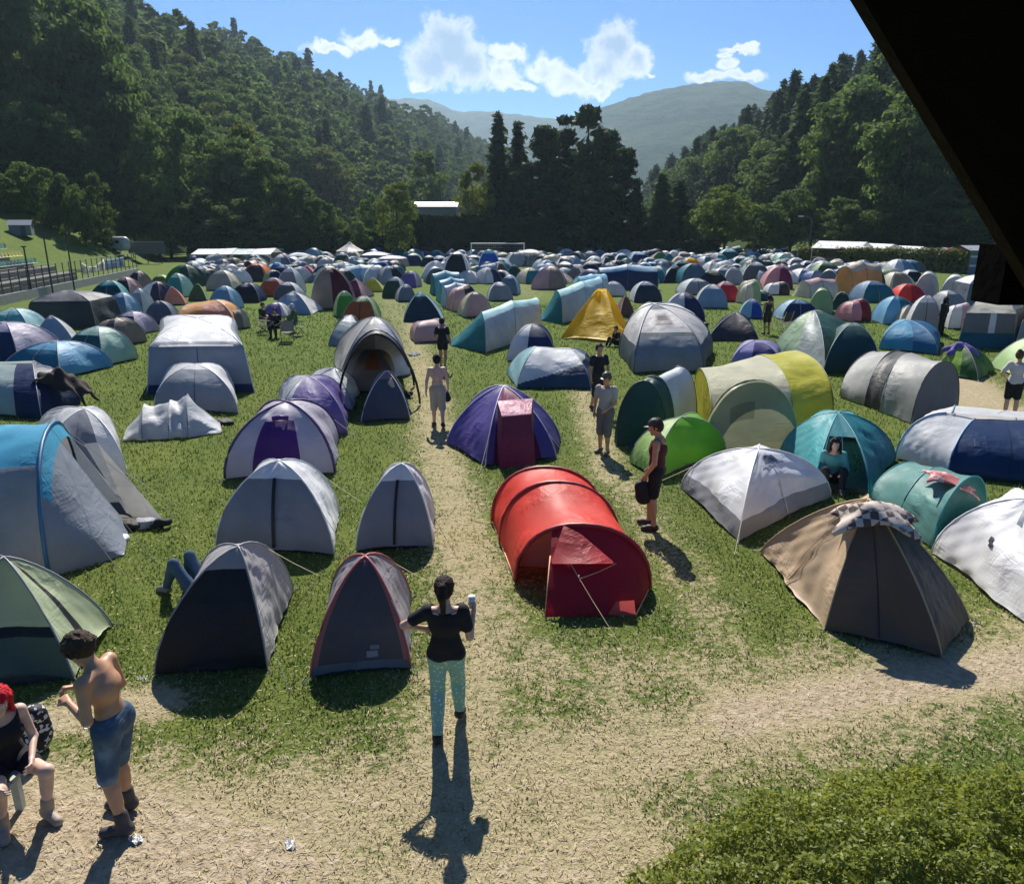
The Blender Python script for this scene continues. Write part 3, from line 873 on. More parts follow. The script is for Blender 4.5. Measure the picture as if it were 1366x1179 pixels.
# J: big grey tunnel with blue roof, front to the right, axis along X
a0, a1 = G(66, 772), G(112, 668)
b0, b1 = a0 + Vector((-1.7, -.1, 0)), a1 + Vector((-1.7, -.1, 0))
hh = atY(72, 571, (a0.y + a1.y) / 2).z
e0, e1 = G(166, 742), G(178, 672)
def kJ(k, s, t): return 'roof' if .30 < s < .72 else 'fly'
T = tunnel('big grey tunnel tent with a bright blue roof and guy ropes', [(b0 + Vector((-1.4, 0, 0)), b1 + Vector((-1.4, 0, 0)), hh * .92), (b0, b1, hh * .98), (a0, a1, hh)], dict(fly=(.40, .39, .385), roof=(.07, .36, .55), end_wall=(.27, .30, .35), flap=(.62, .60, .58)), ('flat', (e0, e1)), kJ, p=2.3, sag=.03, polecol=(.03, .14, .26), fin=False,
           ropes=[(2, .30, G(163, 766)), (2, .5, G(206, 748)), (2, .62, G(232, 688)), (2, .75, G(240, 676))], endkey=lambda e, s, v: None if (e == 1 and .50 < s < .66 and v > .12) else ('roof' if (e == 1 and v < .14 and .2 < s < .7) else 'end_wall'), ns=44, nl=30)
jr = T.finish(T.cols, .25, (.03, .14, .26), .03)
MB().add([G(172, 690), G(224, 700), atY(130, 590, a1.y - .4), atY(112, 592, a1.y - .5)], [(0, 1, 2, 3)]).build('open_flap', fab((.66, .62, .58)), jr, False, jr.location)
MB().add([p + Vector((0, 0, .015)) for p in (e0 + Vector((-1.2, .1, 0)), e0, e1, e1 + Vector((-1.2, 0, 0)))], [(0, 1, 2, 3)]).build('groundsheet', fab(CO['navy'], 0), jr, False, jr.location)
# K: grey white dome behind J
C = Vx((62, 640), (170, 636), (158, 590), (50, 590))
dome('pale grey dome tent with a wide white band, behind the blue roofed tunnel', C, apex(C, 112, 546), 2.0, dict(fly='white', door=(.20, .22, .26)), lambda i, u, v: 'door' if i == 0 and u < .72 else 'fly', nu=14, nv=14, sag=.015, polecol='pale', decals=[(0, .40, .412, .03, .8, 'dgrey', 'zip')])  # door greyed to hold the front's shade in its colour
# L: cream/green tent at the left edge
C = Vx((-75, 925), (100, 908), (150, 836), (-40, 800))
def kL(i, u, v):
    if i == 0: return 'lower' if v < .34 else ('band' if v < .40 else 'fly')
    if i == 1: return 'fly' if not (.42 < u < .52 and .12 < v < .8) else 'band'
    return 'top'
dome('pale green tent with dark green lower panels and black straps', C, apex(C, 5, 745, -.1), 1.35, dict(fly=(.50, .58, .36), lower=(.07, .12, .10), band='black', top='cream'), kL, nu=16, nv=16, sag=.05, hem=.12, wob=.012, ropes=(1,))
# M: the red tunnel
f0, f1 = G(688, 778), G(866, 786)
ax = (G(657, 697) - f0)
r0, r1 = G(657, 697), G(657, 697) + (f1 - f0) * 1.0
m0, m1 = f0.lerp(r0, .62), f1.lerp(r1, .62)
hf = atY(779, 703, (f0.y + f1.y) / 2).z
hm = atY(768, 646, (m0.y + m1.y) / 2).z
hr = atY(737, 626, (r0.y + r1.y) / 2).z
print('red', f0, f1, r0, hf, hm, hr)
q0, q1 = G(727, 827), G(848, 823)
T = tunnel('red tunnel tent with a dark red porch, hooded vent and one guy rope', [(r0, r1, hr), (m0, m1, hm), (f0, f1, hf)], dict(fly='red', end_wall=(.20, .012, .03), back=(.4, .03, .03), inner=(.30, .28, .25)), (None, None), lambda k, s, t: 'fly', p=2.25, sag=.045, nt=8, ns=34, polecol=(.30, .015, .02), fin=False, wob=.011)
HB = lambda s, g=0.0: T.hoop(2, s, g)
HR = lambda s: T.hoop(0, s, -.005)
bl0, bl1 = r0 + ax.normalized() * .35 + (f1 - f0) * .12, r1 + ax.normalized() * .35 - (f1 - f0) * .12
T.mb('back_wall').patch(lambda u, v: HR(u).lerp(bl0.lerp(bl1, u) + Vector((0, 0, .03)), v), 20, 6)
# porch wall: sweeps from the front arch down to the staked line; left third stays open
def porch(u, v):
    s = .36 + .64 * u
    a = HB(s, -.01)
    g = q0.lerp(q1 + (f1 - q1) * max(0, (u - .55) / .45) ** 1.6, min(1, u * 1.25)) + Vector((0, 0, .04))
    if u > .8: g = g.lerp(f1 + Vector((0, 0, .03)), ((u - .8) / .2) ** 1.5)
    p = a.lerp(g, v)
    p.y -= .10 * math.sin(math.pi * v) * (1 - u * .7)
    return p
T.mb('porch').patch(porch, 26, 12)
T.mb('inner_wall').patch(lambda u, v: (HB(.02 + .5 * u, -.05) + Vector((0, .35, 0))).lerp((f0 + (f1 - f0) * .52 * u) + Vector((0, .45, .05)), v * (.35 + .65 * 1)), 10, 6)
hd = porch(.16, .20)
hood_c = porch(.22, .10)
T.cols.update(porch=(.36, .014, .03), back_wall=(.4, .03, .03), inner_wall=(.34, .30, .27))
pk = porch(.12, .30)
T.ropes += [(pk + Vector((0, -.03, 0)), G(830, 864)), (r0 + Vector((.05, 0, .3)), r0 + Vector((-.35, .1, 0))), (porch(.5, .34), pk.lerp(G(830, 864), .28))]
rr = T.finish(T.cols, .36, (.34, .02, .025), .034, (.78, .62, .35))
hb = MB()
k0, k1, k2 = porch(.01, .34), porch(.46, .32), porch(.10, .02)
up = Vector((0, -.16, .03))
hb.add([k0 + up, k1 + up, k1.lerp(k2, .75) + Vector((.06, -.05, .05)), k2 + Vector((-.02, -.06, .07)), k0 + Vector((0, -.01, .0)), k1 + Vector((0, -.01, .0))], [(0, 1, 2, 3), (0, 3, 4), (1, 5, 2)])
hb.build('vent_hood', fab((.50, .05, .055)), rr, True, rr.location)
for a, b in ((porch(0, .3), q0), (f0, m0), (m0, r0), (f1, q1)):
    MB().tube([Vector(a) + Vector((0, 0, .02)), Vector(b) + Vector((0, 0, .03))], .010, 5).build('webbing', solid((.75, .45, .25), .8, 'webbing'), rr, True, rr.location)
MB().add([q1 + Vector((-.36, -.015, .04)), q1 + Vector((0, -.01, .03)), q1 + Vector((-.03, .0, .24)), q1 + Vector((-.26, -.0, .22))], [(0, 1, 2, 3)]).build('patch', fab((.60, .10, .10)), rr, False, rr.location)
# N: purple / magenta dome with boxed porch
C = Vx((596, 592), (648, 622), (742, 612), (748, 588), (700, 560), (618, 562))
def kN(i, u, v):
    if i == 1 and .12 < u < .80: return 'door' if v < .62 else 'top'
    if i == 2: return 'dark_side'
    if i == 1 and v > .62: return 'top'
    return 'fly'
T, cols = dome('purple and magenta dome tent with a boxed porch and white seams', C, apex(C, 672, 516, -.1), 1.5, dict(fly=(.13, .10, .36), door=(.15, .012, .075), top=(.34, .05, .15), dark_side='indigo', groundsheet='char'), kN, nu=14, nv=14, sag=.035, fin=False, ropes=(1, 2), poler=.014)
r = T.finish(cols, .3, (.5, .48, .62), .016)
d0, d1 = C[1].lerp(C[2], .16), C[1].lerp(C[2], .66)
zt = atY(700, 548, d0.y).z
ow = Vector((.05, -.30, 0))
bx = [d0 + ow * .9, d1 + ow * .9, d1.lerp(d0, .10) + ow * .55 + Vector((0, 0, zt * .93)), d0.lerp(d1, .10) + ow * .55 + Vector((0, 0, zt * .93)), d0 + Vector((0, .45, zt + .10)), d1 + Vector((0, .45, zt + .10)), d0 + Vector((0, .2, 0)), d1 + Vector((0, .2, 0))]
MB().add(bx, [(0, 1, 2, 3), (0, 3, 4, 6), (1, 7, 5, 2)]).build('porch', fab((.12, .010, .055), .05), r, False, r.location)
MB().add([bx[3], bx[2], bx[5], bx[4]], [(0, 1, 2, 3)]).build('porch_roof', fab((.36, .07, .17), .1), r, False, r.location)
MB().tube([bx[3], bx[2]], .014, 5).build('piping', solid((.55, .3, .4), .7, 'piping'), r, True, r.location)
ridge = apex(C, 676, 522, -.1)
MB().box(ridge + Vector((-.02, -.22, -.10)), (.05, .5, .05), 0, .5).build('ridge_strap', fab(CO['black'], 0), r, False, r.location)
# O: white over navy pop-up
C = Vx((690, 519), (788, 520), (792, 492), (676, 500))
def kO(i, u, v):
    if i == 0: return 'lower' if v < .12 + .42 * u else 'fly'
    if i == 3: return 'side'
    if i == 1: return 'lower' if v < .5 else 'fly'
    return 'fly'
dome('white tent over a slanted navy lower wall, with an aqua end', C, [apex(C, 716, 464, .0), apex(C, 762, 468), apex(C, 762, 466, .2), apex(C, 716, 463, .2)], 1.6, dict(fly=(.72, .75, .78), lower=(.03, .075, .14), side='aqua'), kO, nu=44, nv=40, sag=.02)
# P: small navy dome beside
C = Vx((676, 482), (740, 478), (738, 464), (686, 466))
dome('small navy dome tent with a pale left wall between two larger tents', C, apex(C, 710, 433), 1.9, dict(fly='navy', side='silver'), lambda i, u, v: 'side' if i == 3 or (i == 0 and u < .38) else 'fly', nu=12, sag=.015)
# Q: teal and white tunnel
def teal_tunnel(label, f0p, f1p, r0p, topf, topm, topr, frac=.45, endp=None, roofc='aqua', endc='teal', body='lgrey'):
    f0 = G(*f0p); f1 = f0 + (f1p if isinstance(f1p, Vector) else G(*f1p) - f0)
    r0 = G(*r0p); r1 = r0 + (f1 - f0)
    m0, m1 = f0.lerp(r0, frac), f1.lerp(r1, frac)
    hs = [atY(t[0], t[1], ((a + b) / 2).y).z for t, a, b in ((topf, f0, f1), (topm, m0, m1), (topr, r0, r1))]
    e = endp or (G(f0p[0] - 46, f0p[1] - 6), G(f0p[0] - 38, f0p[1] - 12))
    tunnel(label, [(f0, f1, hs[0]), (m0, m1, hs[1]), (r0, r1, hs[2])], dict(fly=body, roof=roofc, end_wall=endc), (e, 'flat'), lambda k, s, t: 'roof' if .30 < s < .70 else 'fly', p=2.4, sag=.03, polecol=(.10, .30, .33), endkey=lambda e, s, v: 'end_wall' if e == 0 else 'fly')
teal_tunnel('long teal ended tunnel tent with grey white sides, left of the yellow pyramid', (648, 471), Vector((-.35, 2.5, 0)), (722, 446), (622, 418), (678, 402), (716, 398), .5, (G(600, 462), G(604, 452)))
teal_tunnel('teal ended grey tunnel tent standing right behind the yellow pyramid', (750, 432), Vector((-.4, 2.6, 0)), (806, 418), (732, 389), (768, 376), (798, 370), .55, (G(720, 428), G(722, 421)))
teal_tunnel('blue roofed grey tunnel tent behind the two teal ended ones', (776, 404), Vector((-.4, 2.6, 0)), (812, 398), (768, 370), (786, 366), (806, 366), .5, (G(752, 402), G(755, 398)), 'sky', 'lteal', 'pale')
# S: yellow pyramid
C = Vx((748, 452), (826, 458), (838, 440), (772, 436))
A0 = [apex(C, 796, 389), apex(C, 808, 388), apex(C, 809, 386, .3), apex(C, 797, 386, .3)]
dome('tall golden yellow pyramid tent with a flat squared tip', C, A0, 1.08, dict(fly='gold'), None, nu=14, nv=14, sag=.03, wob=.02, polecol='gold', tr=.4, hem=.10, skirt=False)
# T: big white geodesic
C = Vx((845, 498), (938, 496), (950, 470), (925, 448), (850, 448), (826, 474))
def kT(i, u, v):
    if i == 0: return 'door' if v < .40 else ('band' if v < .46 or v > .86 else 'fly')
    if i in (1, 5): return 'band' if (v < .3) else 'fly'
    return 'roof' if v > .5 else 'fly'
dome('huge white and grey geodesic tent with arched bands over the front', C, apex(C, 872, 407, .3), 2.2, dict(fly=(.66, .64, .62), door=(.26, .31, .35), band=(.09, .13, .16), roof='white'), kT, nu=16, nv=18, sag=-.02, polecol=(.12, .14, .18), poler=.035, decals=[(0, .30, .70, .56, .74, (.42, .36, .33), 'window'), (0, .36, .64, .62, .70, (.16, .15, .15), 'vent')])
# U: green tunnel, pale body
f0, f1 = G(820, 592), G(888, 590)
r0 = G(888, 540); r0 = f0 + Vector((1.35, 2.0, 0)); r1 = f1 + Vector((1.1, 1.7, 0))
m0, m1 = f0.lerp(r0, .25), f1.lerp(r1, .25)
tt = lambda px, py, a, b: atY(px, py, ((a + b) / 2).y).z
tunnel('dark green fronted tunnel tent with a silvery striped body', [(f0, f1, tt(846, 510, f0, f1)), (m0, m1, tt(856, 503, m0, m1)), (r0, r1, tt(918, 490, r0, r1) * 1.0)], dict(fly='silver', hoodc=(.04, .10, .10), end_wall=(.02, .07, .07)), ((G(822, 596), G(880, 597)), 'flat'), lambda k, s, t: 'hoodc' if k == 0 else 'fly', p=2.1, sag=.04, wob=.015, polecol='char', nl=8, endkey=lambda e, s, v: 'end_wall' if e == 0 else 'fly')
# V: lime dome
C = Vx((872, 641), (968, 606), (940, 582), (840, 618))
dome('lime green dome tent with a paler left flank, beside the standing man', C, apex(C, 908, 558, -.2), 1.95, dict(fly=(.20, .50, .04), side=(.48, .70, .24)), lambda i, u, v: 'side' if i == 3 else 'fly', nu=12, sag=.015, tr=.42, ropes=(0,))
# W: yellow / beige tunnel
f0, f1 = G(938, 604), G(1062, 598)
r0, r1 = G(1112, 552), G(1112, 552) + Vector((-2.3, 1.6, 0))
f2 = atY(990, 512, ((f0 + f1) / 2).y).z
tunnel('olive beige arched vestibule tent joined to the yellow tunnel', [(f0, f1, f2), (f0 + Vector((.1, .5, 0)), f1 + Vector((.1, .5, 0)), f2 * .97)], dict(fly=(.36, .36, .20), end_wall=(.27, .28, .17), window=(.17, .18, .10)), ((f0 + Vector((.05, -.15, 0)), f1 + Vector((-.05, -.15, 0))), None), None, p=2.1, polecol='khaki', endkey=lambda e, s, v: 'window' if (.34 < s < .50 and .25 < v < .5) else 'end_wall', ns=30, nl=12)
w0, w1 = G(1040, 594), G(950, 548) + Vector((0, .6, 0))
def kW(k, s, t): return 'yellow_panel' if k == 1 else 'fly'
e0, e1 = G(1110, 566), G(1046, 520) + Vector((0, .8, 0))
tunnel('large tunnel tent with a cream body and a bright yellow end section', [(G(948, 596), G(930, 540) + Vector((0, .5, 0)), tt(950, 500, G(948, 596), G(930, 535))), (G(1056, 578), G(1000, 522) + Vector((0, .5, 0)), tt(1042, 483, G(1056, 578), G(1000, 522))), (e0, e1, tt(1086, 474, e0, e1))], dict(fly=(.62, .60, .42), yellow_panel=(.58, .54, .05), end_wall=(.50, .46, .04)), ('flat', 'flat'), kW, p=2.5, sag=.03, wob=.015, polecol='olive', tr=.36)
# X: grey tunnel
f0, f1 = G(1215, 566), G(1276, 552)
r0, r1 = G(1120, 530), G(1175, 496)
def kX(k, s, t): return 'dark_band' if k == 1 else 'fly'
m0, m1 = f0.lerp(r0, .42), f1.lerp(r1, .42); n0, n1 = f0.lerp(r0, .62), f1.lerp(r1, .62)
tunnel('grey tunnel tent with a dark centre band and a slate front wall', [(f0, f1, tt(1226, 484, f0, f1)), (m0, m1, tt(1190, 473, m0, m1)), (n0, n1, tt(1168, 470, n0, n1)), (r0, r1, tt(1140, 473, r0, r1))], dict(fly=(.42, .42, .39), dark_band=(.10, .10, .095), end_wall=(.17, .18, .20)), ((G(1216, 568), G(1274, 557)), 'flat'), kX, p=2.2, sag=.04, wob=.02, polecol='char')
# Y: teal dome, open
C = Vx((1062, 640), (1182, 662), (1196, 610), (1072, 590))
def kY(i, u, v):
    if i == 0 and .30 < u < .66 and v < .58: return None
    if i == 0: return 'front'
    return 'fly'
Cq = Vx((1040, 606), (1085, 655), (1160, 662), (1194, 614), (1150, 588), (1070, 584))
def kY(i, u, v):
    if i == 1 and .08 < u < .95 and v < .60: return None
    return 'front' if i in (1, 2) else 'fly'
dome('teal dome tent with its door open and someone sitting inside', Cq, apex(Cq, 1118, 552, .0), 1.75, dict(fly=(.10, .43, .46), front=(.03, .24, .28), groundsheet='char'), kY, nu=14, nv=14, sag=.02, tr=.32, polecol='teal')
# Z: white dome
C = Vx((908, 652), (985, 724), (1108, 664), (1010, 630))
def kZ(i, u, v):
    if v < .22 and i in (0, 1): return 'lower'
    return 'fly'
dome('big white dome tent with a grey lower valance, below the teal dome', C, apex(C, 1012, 600, -.15), 1.8, dict(fly='white', lower=(.30, .30, .31)), kZ, nu=14, nv=16, sag=.03, decals=[(1, .38, .62, .66, .80, 'slate', 'vent'), (1, .30, .70, .62, .65, (.5, .5, .52), 'brim')], wob=.012, tr=.2, ropes=(0, 1), polecol='white')
# AA: tan tent
C = Vx((1100, 842), (1256, 878), (1292, 828), (1150, 690), (1014, 738))
Aa = apex(C, 1158, 668, -.55)
dome('large tan dome tent with a brown shaded front and loose corner flap', C, Aa, 1.22, dict(fly=(.62, .46, .30), front=(.15, .105, .075), side=(.13, .10, .075)), lambda i, u, v: 'front' if i == 0 else ('side' if i == 1 else 'fly'), nu=16, nv=16, sag=.025, wob=.012, hem=.04, tr=.16, polecol='tan', decals=[(0, .47, .485, .06, .86, 'dbrown', 'zip'), (0, .70, .76, .74, .86, 'black', 'vent'), (4, .45, .46, .1, .8, (.40, .29, .18), 'seam')])  # brown front and side hold the shade, lighter fly the sun side
# BB: green teal tunnel
f0, f1 = G(1242, 732), G(1312, 690)
r0 = G(1160, 668); r1 = r0 + (f1 - f0)
tunnel('short round green teal tunnel tent draped with a red checked cloth', [(f0, f1, tt(1262, 640, f0, f1)), (f0.lerp(r0, .5), f1.lerp(r1, .5), tt(1236, 628, f0.lerp(r0, .5), f1.lerp(r1, .5))), (r0, r1, tt(1206, 621, r0, r1))], dict(fly=(.13, .31, .28), end_wall=(.02, .17, .155)), ((f0 + Vector((.02, -.1, 0)), f1 + Vector((.0, -.1, 0))), 'flat'), None, p=2.1, sag=.04, wob=.015, polecol='teal', tr=.3)
# CC: white dome right
C = Vx((1242, 738), (1378, 842), (1470, 770), (1330, 690))
dome('creased silvery white dome tent running out of the picture', C, apex(C, 1374, 668, -.1), 1.75, dict(fly='white', band='slate'), lambda i, u, v: 'band' if (i == 0 and .62 < u < .72 and v > .62) else 'fly', nu=18, nv=18, sag=.03, wob=.02, tr=.2, polecol='white', decals=[(0, .44, .48, .40, .45, 'black', 'logo'), (0, .46, .50, .37, .41, 'black', 'logo')])
# DD: white / navy pop-up
C = Vx((1194, 612), (1262, 636), (1430, 652), (1440, 590), (1270, 575))
def kD(i, u, v): return 'navy_side' if i in (1, 2) else ('fly' if i != 1 else 'fly')
dome('white rounded pop-up tent with a long navy side and teal rim', C, [apex(C, 1262, 552), apex(C, 1300, 560), apex(C, 1380, 562), apex(C, 1380, 560), apex(C, 1270, 552)], 2.2, dict(fly='white', navy_side=(.015, .045, .13)), kD, nu=14, nv=14, sag=-.02, polecol='steel', poler=.02)
# EE: green dome and its dark vestibule
C = Vx((1030, 474), (1100, 498), (1168, 482), (1112, 452))
dome('pale green dome tent with dark green vestibule and striped grey folds', C, apex(C, 1086, 415, .2), 1.6, dict(fly=(.42, .58, .36), folds=(.42, .48, .46), dark=(.03, .11, .09)), lambda i, u, v: ('fly' if u < .45 else 'folds') if i == 0 else ('dark' if i == 1 else 'fly'), nu=14, sag=.03, wob=.018)
C = Vx((1098, 500), (1172, 496), (1160, 476), (1096, 478))
dome('dark green arched tent tucked against the pale green dome', C, apex(C, 1138, 432), 1.9, dict(fly=(.10, .20, .17), door=(.02, .08, .075)), front_door(top=.8), nu=12, sag=.02)
# FF: blue dome
C = Vx((1172, 466), (1250, 474), (1254, 456), (1182, 450))
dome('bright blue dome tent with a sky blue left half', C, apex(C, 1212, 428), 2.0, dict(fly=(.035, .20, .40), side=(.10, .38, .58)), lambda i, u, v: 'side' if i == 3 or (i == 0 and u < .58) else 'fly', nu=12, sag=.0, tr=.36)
# GG: lime tent
C = Vx((1246, 500), (1304, 508), (1326, 496), (1270, 484))
dome('low lime green tent with dark green front and a purple rag on top', C, apex(C, 1284, 460, -.1), 1.5, dict(fly=(.32, .55, .06), door=(.04, .15, .04)), lambda i, u, v: 'door' if i == 1 or (i == 0 and u > .62) else 'fly', nu=12, sag=.03, wob=.015, tr=.4)
C = Vx((1320, 490), (1400, 520), (1440, 490), (1350, 474))
dome('light green and white tent cut by the edge of the picture', C, apex(C, 1376, 450), 1.5, dict(fly=(.46, .66, .28), side='pale'), lambda i, u, v: 'side' if u > .6 else 'fly', nu=12, sag=.03)
# II: cabin, grey blue walls
C = Vx((1276, 464), (1352, 466), (1366, 446), (1292, 444))
def kII(i, u, v):
    if v < .28: return 'skirt'
    if v > .56: return 'roof'
    if i == 0 and .50 < u < .60: return 'trim'
    return 'wall'
dome('grey cabin tent with a cream roof, teal skirt and white door stripe', C, apex(C, 1326, 393, .2), [(0, 0), (.03, .15), (.06, .30), (.10, .52), (.14, .70), (.35, .86), (.65, .96), (1, 1)], dict(wall=(.20, .20, .21), roof='cream', skirt=(.01, .12, .19), trim='white'), kII, nu=16, nv=14, sag=.01, hem=.01)
C = Vx((1352, 470), (1440, 474), (1450, 450), (1362, 446))
dome('plain grey tent wall behind the cream roofed cabin tent', C, apex(C, 1400, 404), [(0, 0), (.05, .3), (.1, .6), (.16, .8), (.5, .95), (1, 1)], dict(fly=(.30, .31, .34)), None, nu=8, sag=.01)
# JJ, KK
C = Vx((974, 492), (1040, 492), (1042, 476), (980, 478))
dome('small violet tent with a dark open front, left of the yellow tunnel', C, apex(C, 1008, 455), 2.1, dict(fly=(.34, .32, .58), door='indigo'), lambda i, u, v: 'door' if i == 0 and u > .42 and v < .85 else 'fly', nu=12, sag=.0)
C = Vx((944, 456), (1012, 456), (1006, 442), (952, 442))
dome('low black tent standing behind the huge geodesic tent', C, apex(C, 982, 418), 1.5, dict(fly=(.035, .03, .045)), None, nu=10, tr=.05)
# the black arched shelter with tents under it
f0, f1 = G(452, 546), G(560, 540)
b0, b1 = G(462, 500), G(546, 496)
def kS(k, s, t): return 'fly' if .12 < s < .88 else None
tunnel('black arched open shelter standing over a beige tent', [(f0, f1, tt(502, 447, f0, f1)), (f0.lerp(b0, .5), f1.lerp(b1, .5), tt(502, 442, f0.lerp(b0, .5), f1.lerp(b1, .5))), (b0, b1, tt(502, 445, b0, b1))], dict(fly=(.045, .05, .065)), (None, None), lambda k, s, t: None if (s < .16 or s > .84) else ('grey_band' if .42 < s < .6 and k == 0 else 'fly'), p=1.75, tr=.05, polecol='black', poler=.035)
C = Vx((466, 524), (530, 526), (528, 500), (470, 500))
dome('beige dome tent with an orange door under the black shelter', C, apex(C, 498, 468), 2.0, dict(fly=(.34, .26, .20), door=(.42, .13, .05)), lambda i, u, v: 'door' if i == 0 and .25 < u < .75 and .45 < v < .8 else 'fly', nu=14, sag=.01)
C = Vx((482, 564), (547, 560), (540, 536), (492, 538))
dome('small charcoal dome tent with white piping before the black shelter', C, apex(C, 516, 496, -.05), 1.5, dict(fly=(.06, .065, .08), door=(.075, .08, .10), cap=(.30, .17, .16)), front_door(top=.70, cap='cap'), nu=10, sag=.015, polecol='white', tr=.08)
C = Vx((392, 540), (470, 548), (480, 522), (410, 512))
dome('rumpled white tent slumped beside the black shelter', C, apex(C, 446, 492), 1.5, dict(fly='pale'), None, nu=12, sag=.05, wob=.03)
C = Vx((452, 520), (548, 500), (540, 474), (446, 480))
dome('greyish white dome tent showing above the black shelter', C, apex(C, 500, 424), 1.6, dict(fly=(.50, .49, .46), side='white'), lambda i, u, v: 'side' if u > .5 and i == 0 else 'fly', nu=12, sag=.03)
C = Vx((438, 462), (486, 466), (484, 446), (446, 444))
dome('small steel blue tent with a white top left of the shelter', C, apex(C, 468, 421), 1.6, dict(fly=(.24, .32, .36), side='white'), lambda i, u, v: 'side' if v > .7 else 'fly', nu=10)
# left middle group
C = Vx((-60, 552), (56, 560), (108, 540), (60, 520), (-50, 520))
dome('mint grey pop-up tent with a navy end covered in dark blankets', C, [apex(C, -30, 488), apex(C, 44, 486), apex(C, 66, 492), apex(C, 44, 484), apex(C, -30, 486)], 1.9, dict(fly=(.42, .52, .50), door='navy'), lambda i, u, v: 'door' if i in (1, 2) or (i == 0 and u > .72) else 'fly', nu=14, sag=.0, wob=.012)
# patterned red cloth, tan checked cloth, blankets
def drape(name, label, cat, c, rx, ry, col, h=.05, seed=1, pat=None, fall=.10, key=None, tilt=(0, 0), rz=0.0):
    rs = random.Random(seed); ph = [rs.uniform(0, 6.28) for _ in range(6)]
    def P(u, v):
        x, y = (u - .5) * 2, (v - .5) * 2
        r2 = x * x + y * y
        z = h * (math.sin(x * 5 + ph[0]) * math.sin(y * 4 + ph[1]) + .6 * math.sin(x * 9 + y * 7 + ph[2])) - fall * r2 + tilt[0] * x + tilt[1] * y
        xx, yy = x * rx * (1 + .12 * math.sin(y * 6 + ph[3])), y * ry * (1 + .14 * math.sin(x * 5 + ph[4]))
        return (c[0] + xx * math.cos(rz) - yy * math.sin(rz), c[1] + xx * math.sin(rz) + yy * math.cos(rz), c[2] + z)
    o = MB().patch(P, 20, 16).build(name, fab(cc(col), .1, .8, 1, pat, key), None, True)
    md = o.modifiers.new('thickness', 'SOLIDIFY'); md.thickness = .012
    return tag(o, label, cat)
def checks(a, b, sc):
    def f(t, tc, c):
        ck = t.n('ShaderNodeTexChecker', {'Vector': tc, 'Color1': (*a, 1), 'Color2': (*b, 1), 'Scale': sc})
        n = t.noise(tc, 5, 3)
        return t.mix(t.ss(n, .45, .6), ck.outputs[0], a)
    return f
drape('cloth', 'beige and brown checked cloth draped over the top of the tan tent', 'cloth', Aa + Vector((.05, -.12, .03)), .46, .28, 'sand', .018, 2, checks((.66, .56, .48), (.13, .09, .08), 11), .20, 'ck1', rz=-.25)
bb = atY(1272, 636, G(1275, 712).y + .1)
drape('cloth', 'red and white patterned cloth over the top of the green teal tunnel', 'cloth', bb + Vector((.02, .12, .0)), .36, .30, 'red', .012, 4, checks((.62, .20, .18), (.70, .60, .56), 14), .10, 'ck2', (-.12, -.02), -.3)
dk = atY(80, 489, G(85, 545).y)
drape('blanket', 'dark brown blankets heaped over the navy end of the pop-up tent', 'blanket', dk + Vector((.15, -.15, -.12)), .62, .40, 'dbrown', .09, 6, None, .30, None, (-.25, 0))
drape('jacket', 'black jacket hung over the red back of the piped grey tent', 'jacket', bk + Vector((-.08, .12, .06)), .17, .12, 'black', .02, 8, None, .08)
pr = apex(Vx((1246, 500), (1304, 508), (1326, 496), (1270, 484)), 1286, 458, -.1)
drape('rag', 'purple rag lying on top of the low lime green tent', 'rag', pr + Vector((-.1, 0, .03)), .5, .3, 'violet', .04, 9, None, .25)
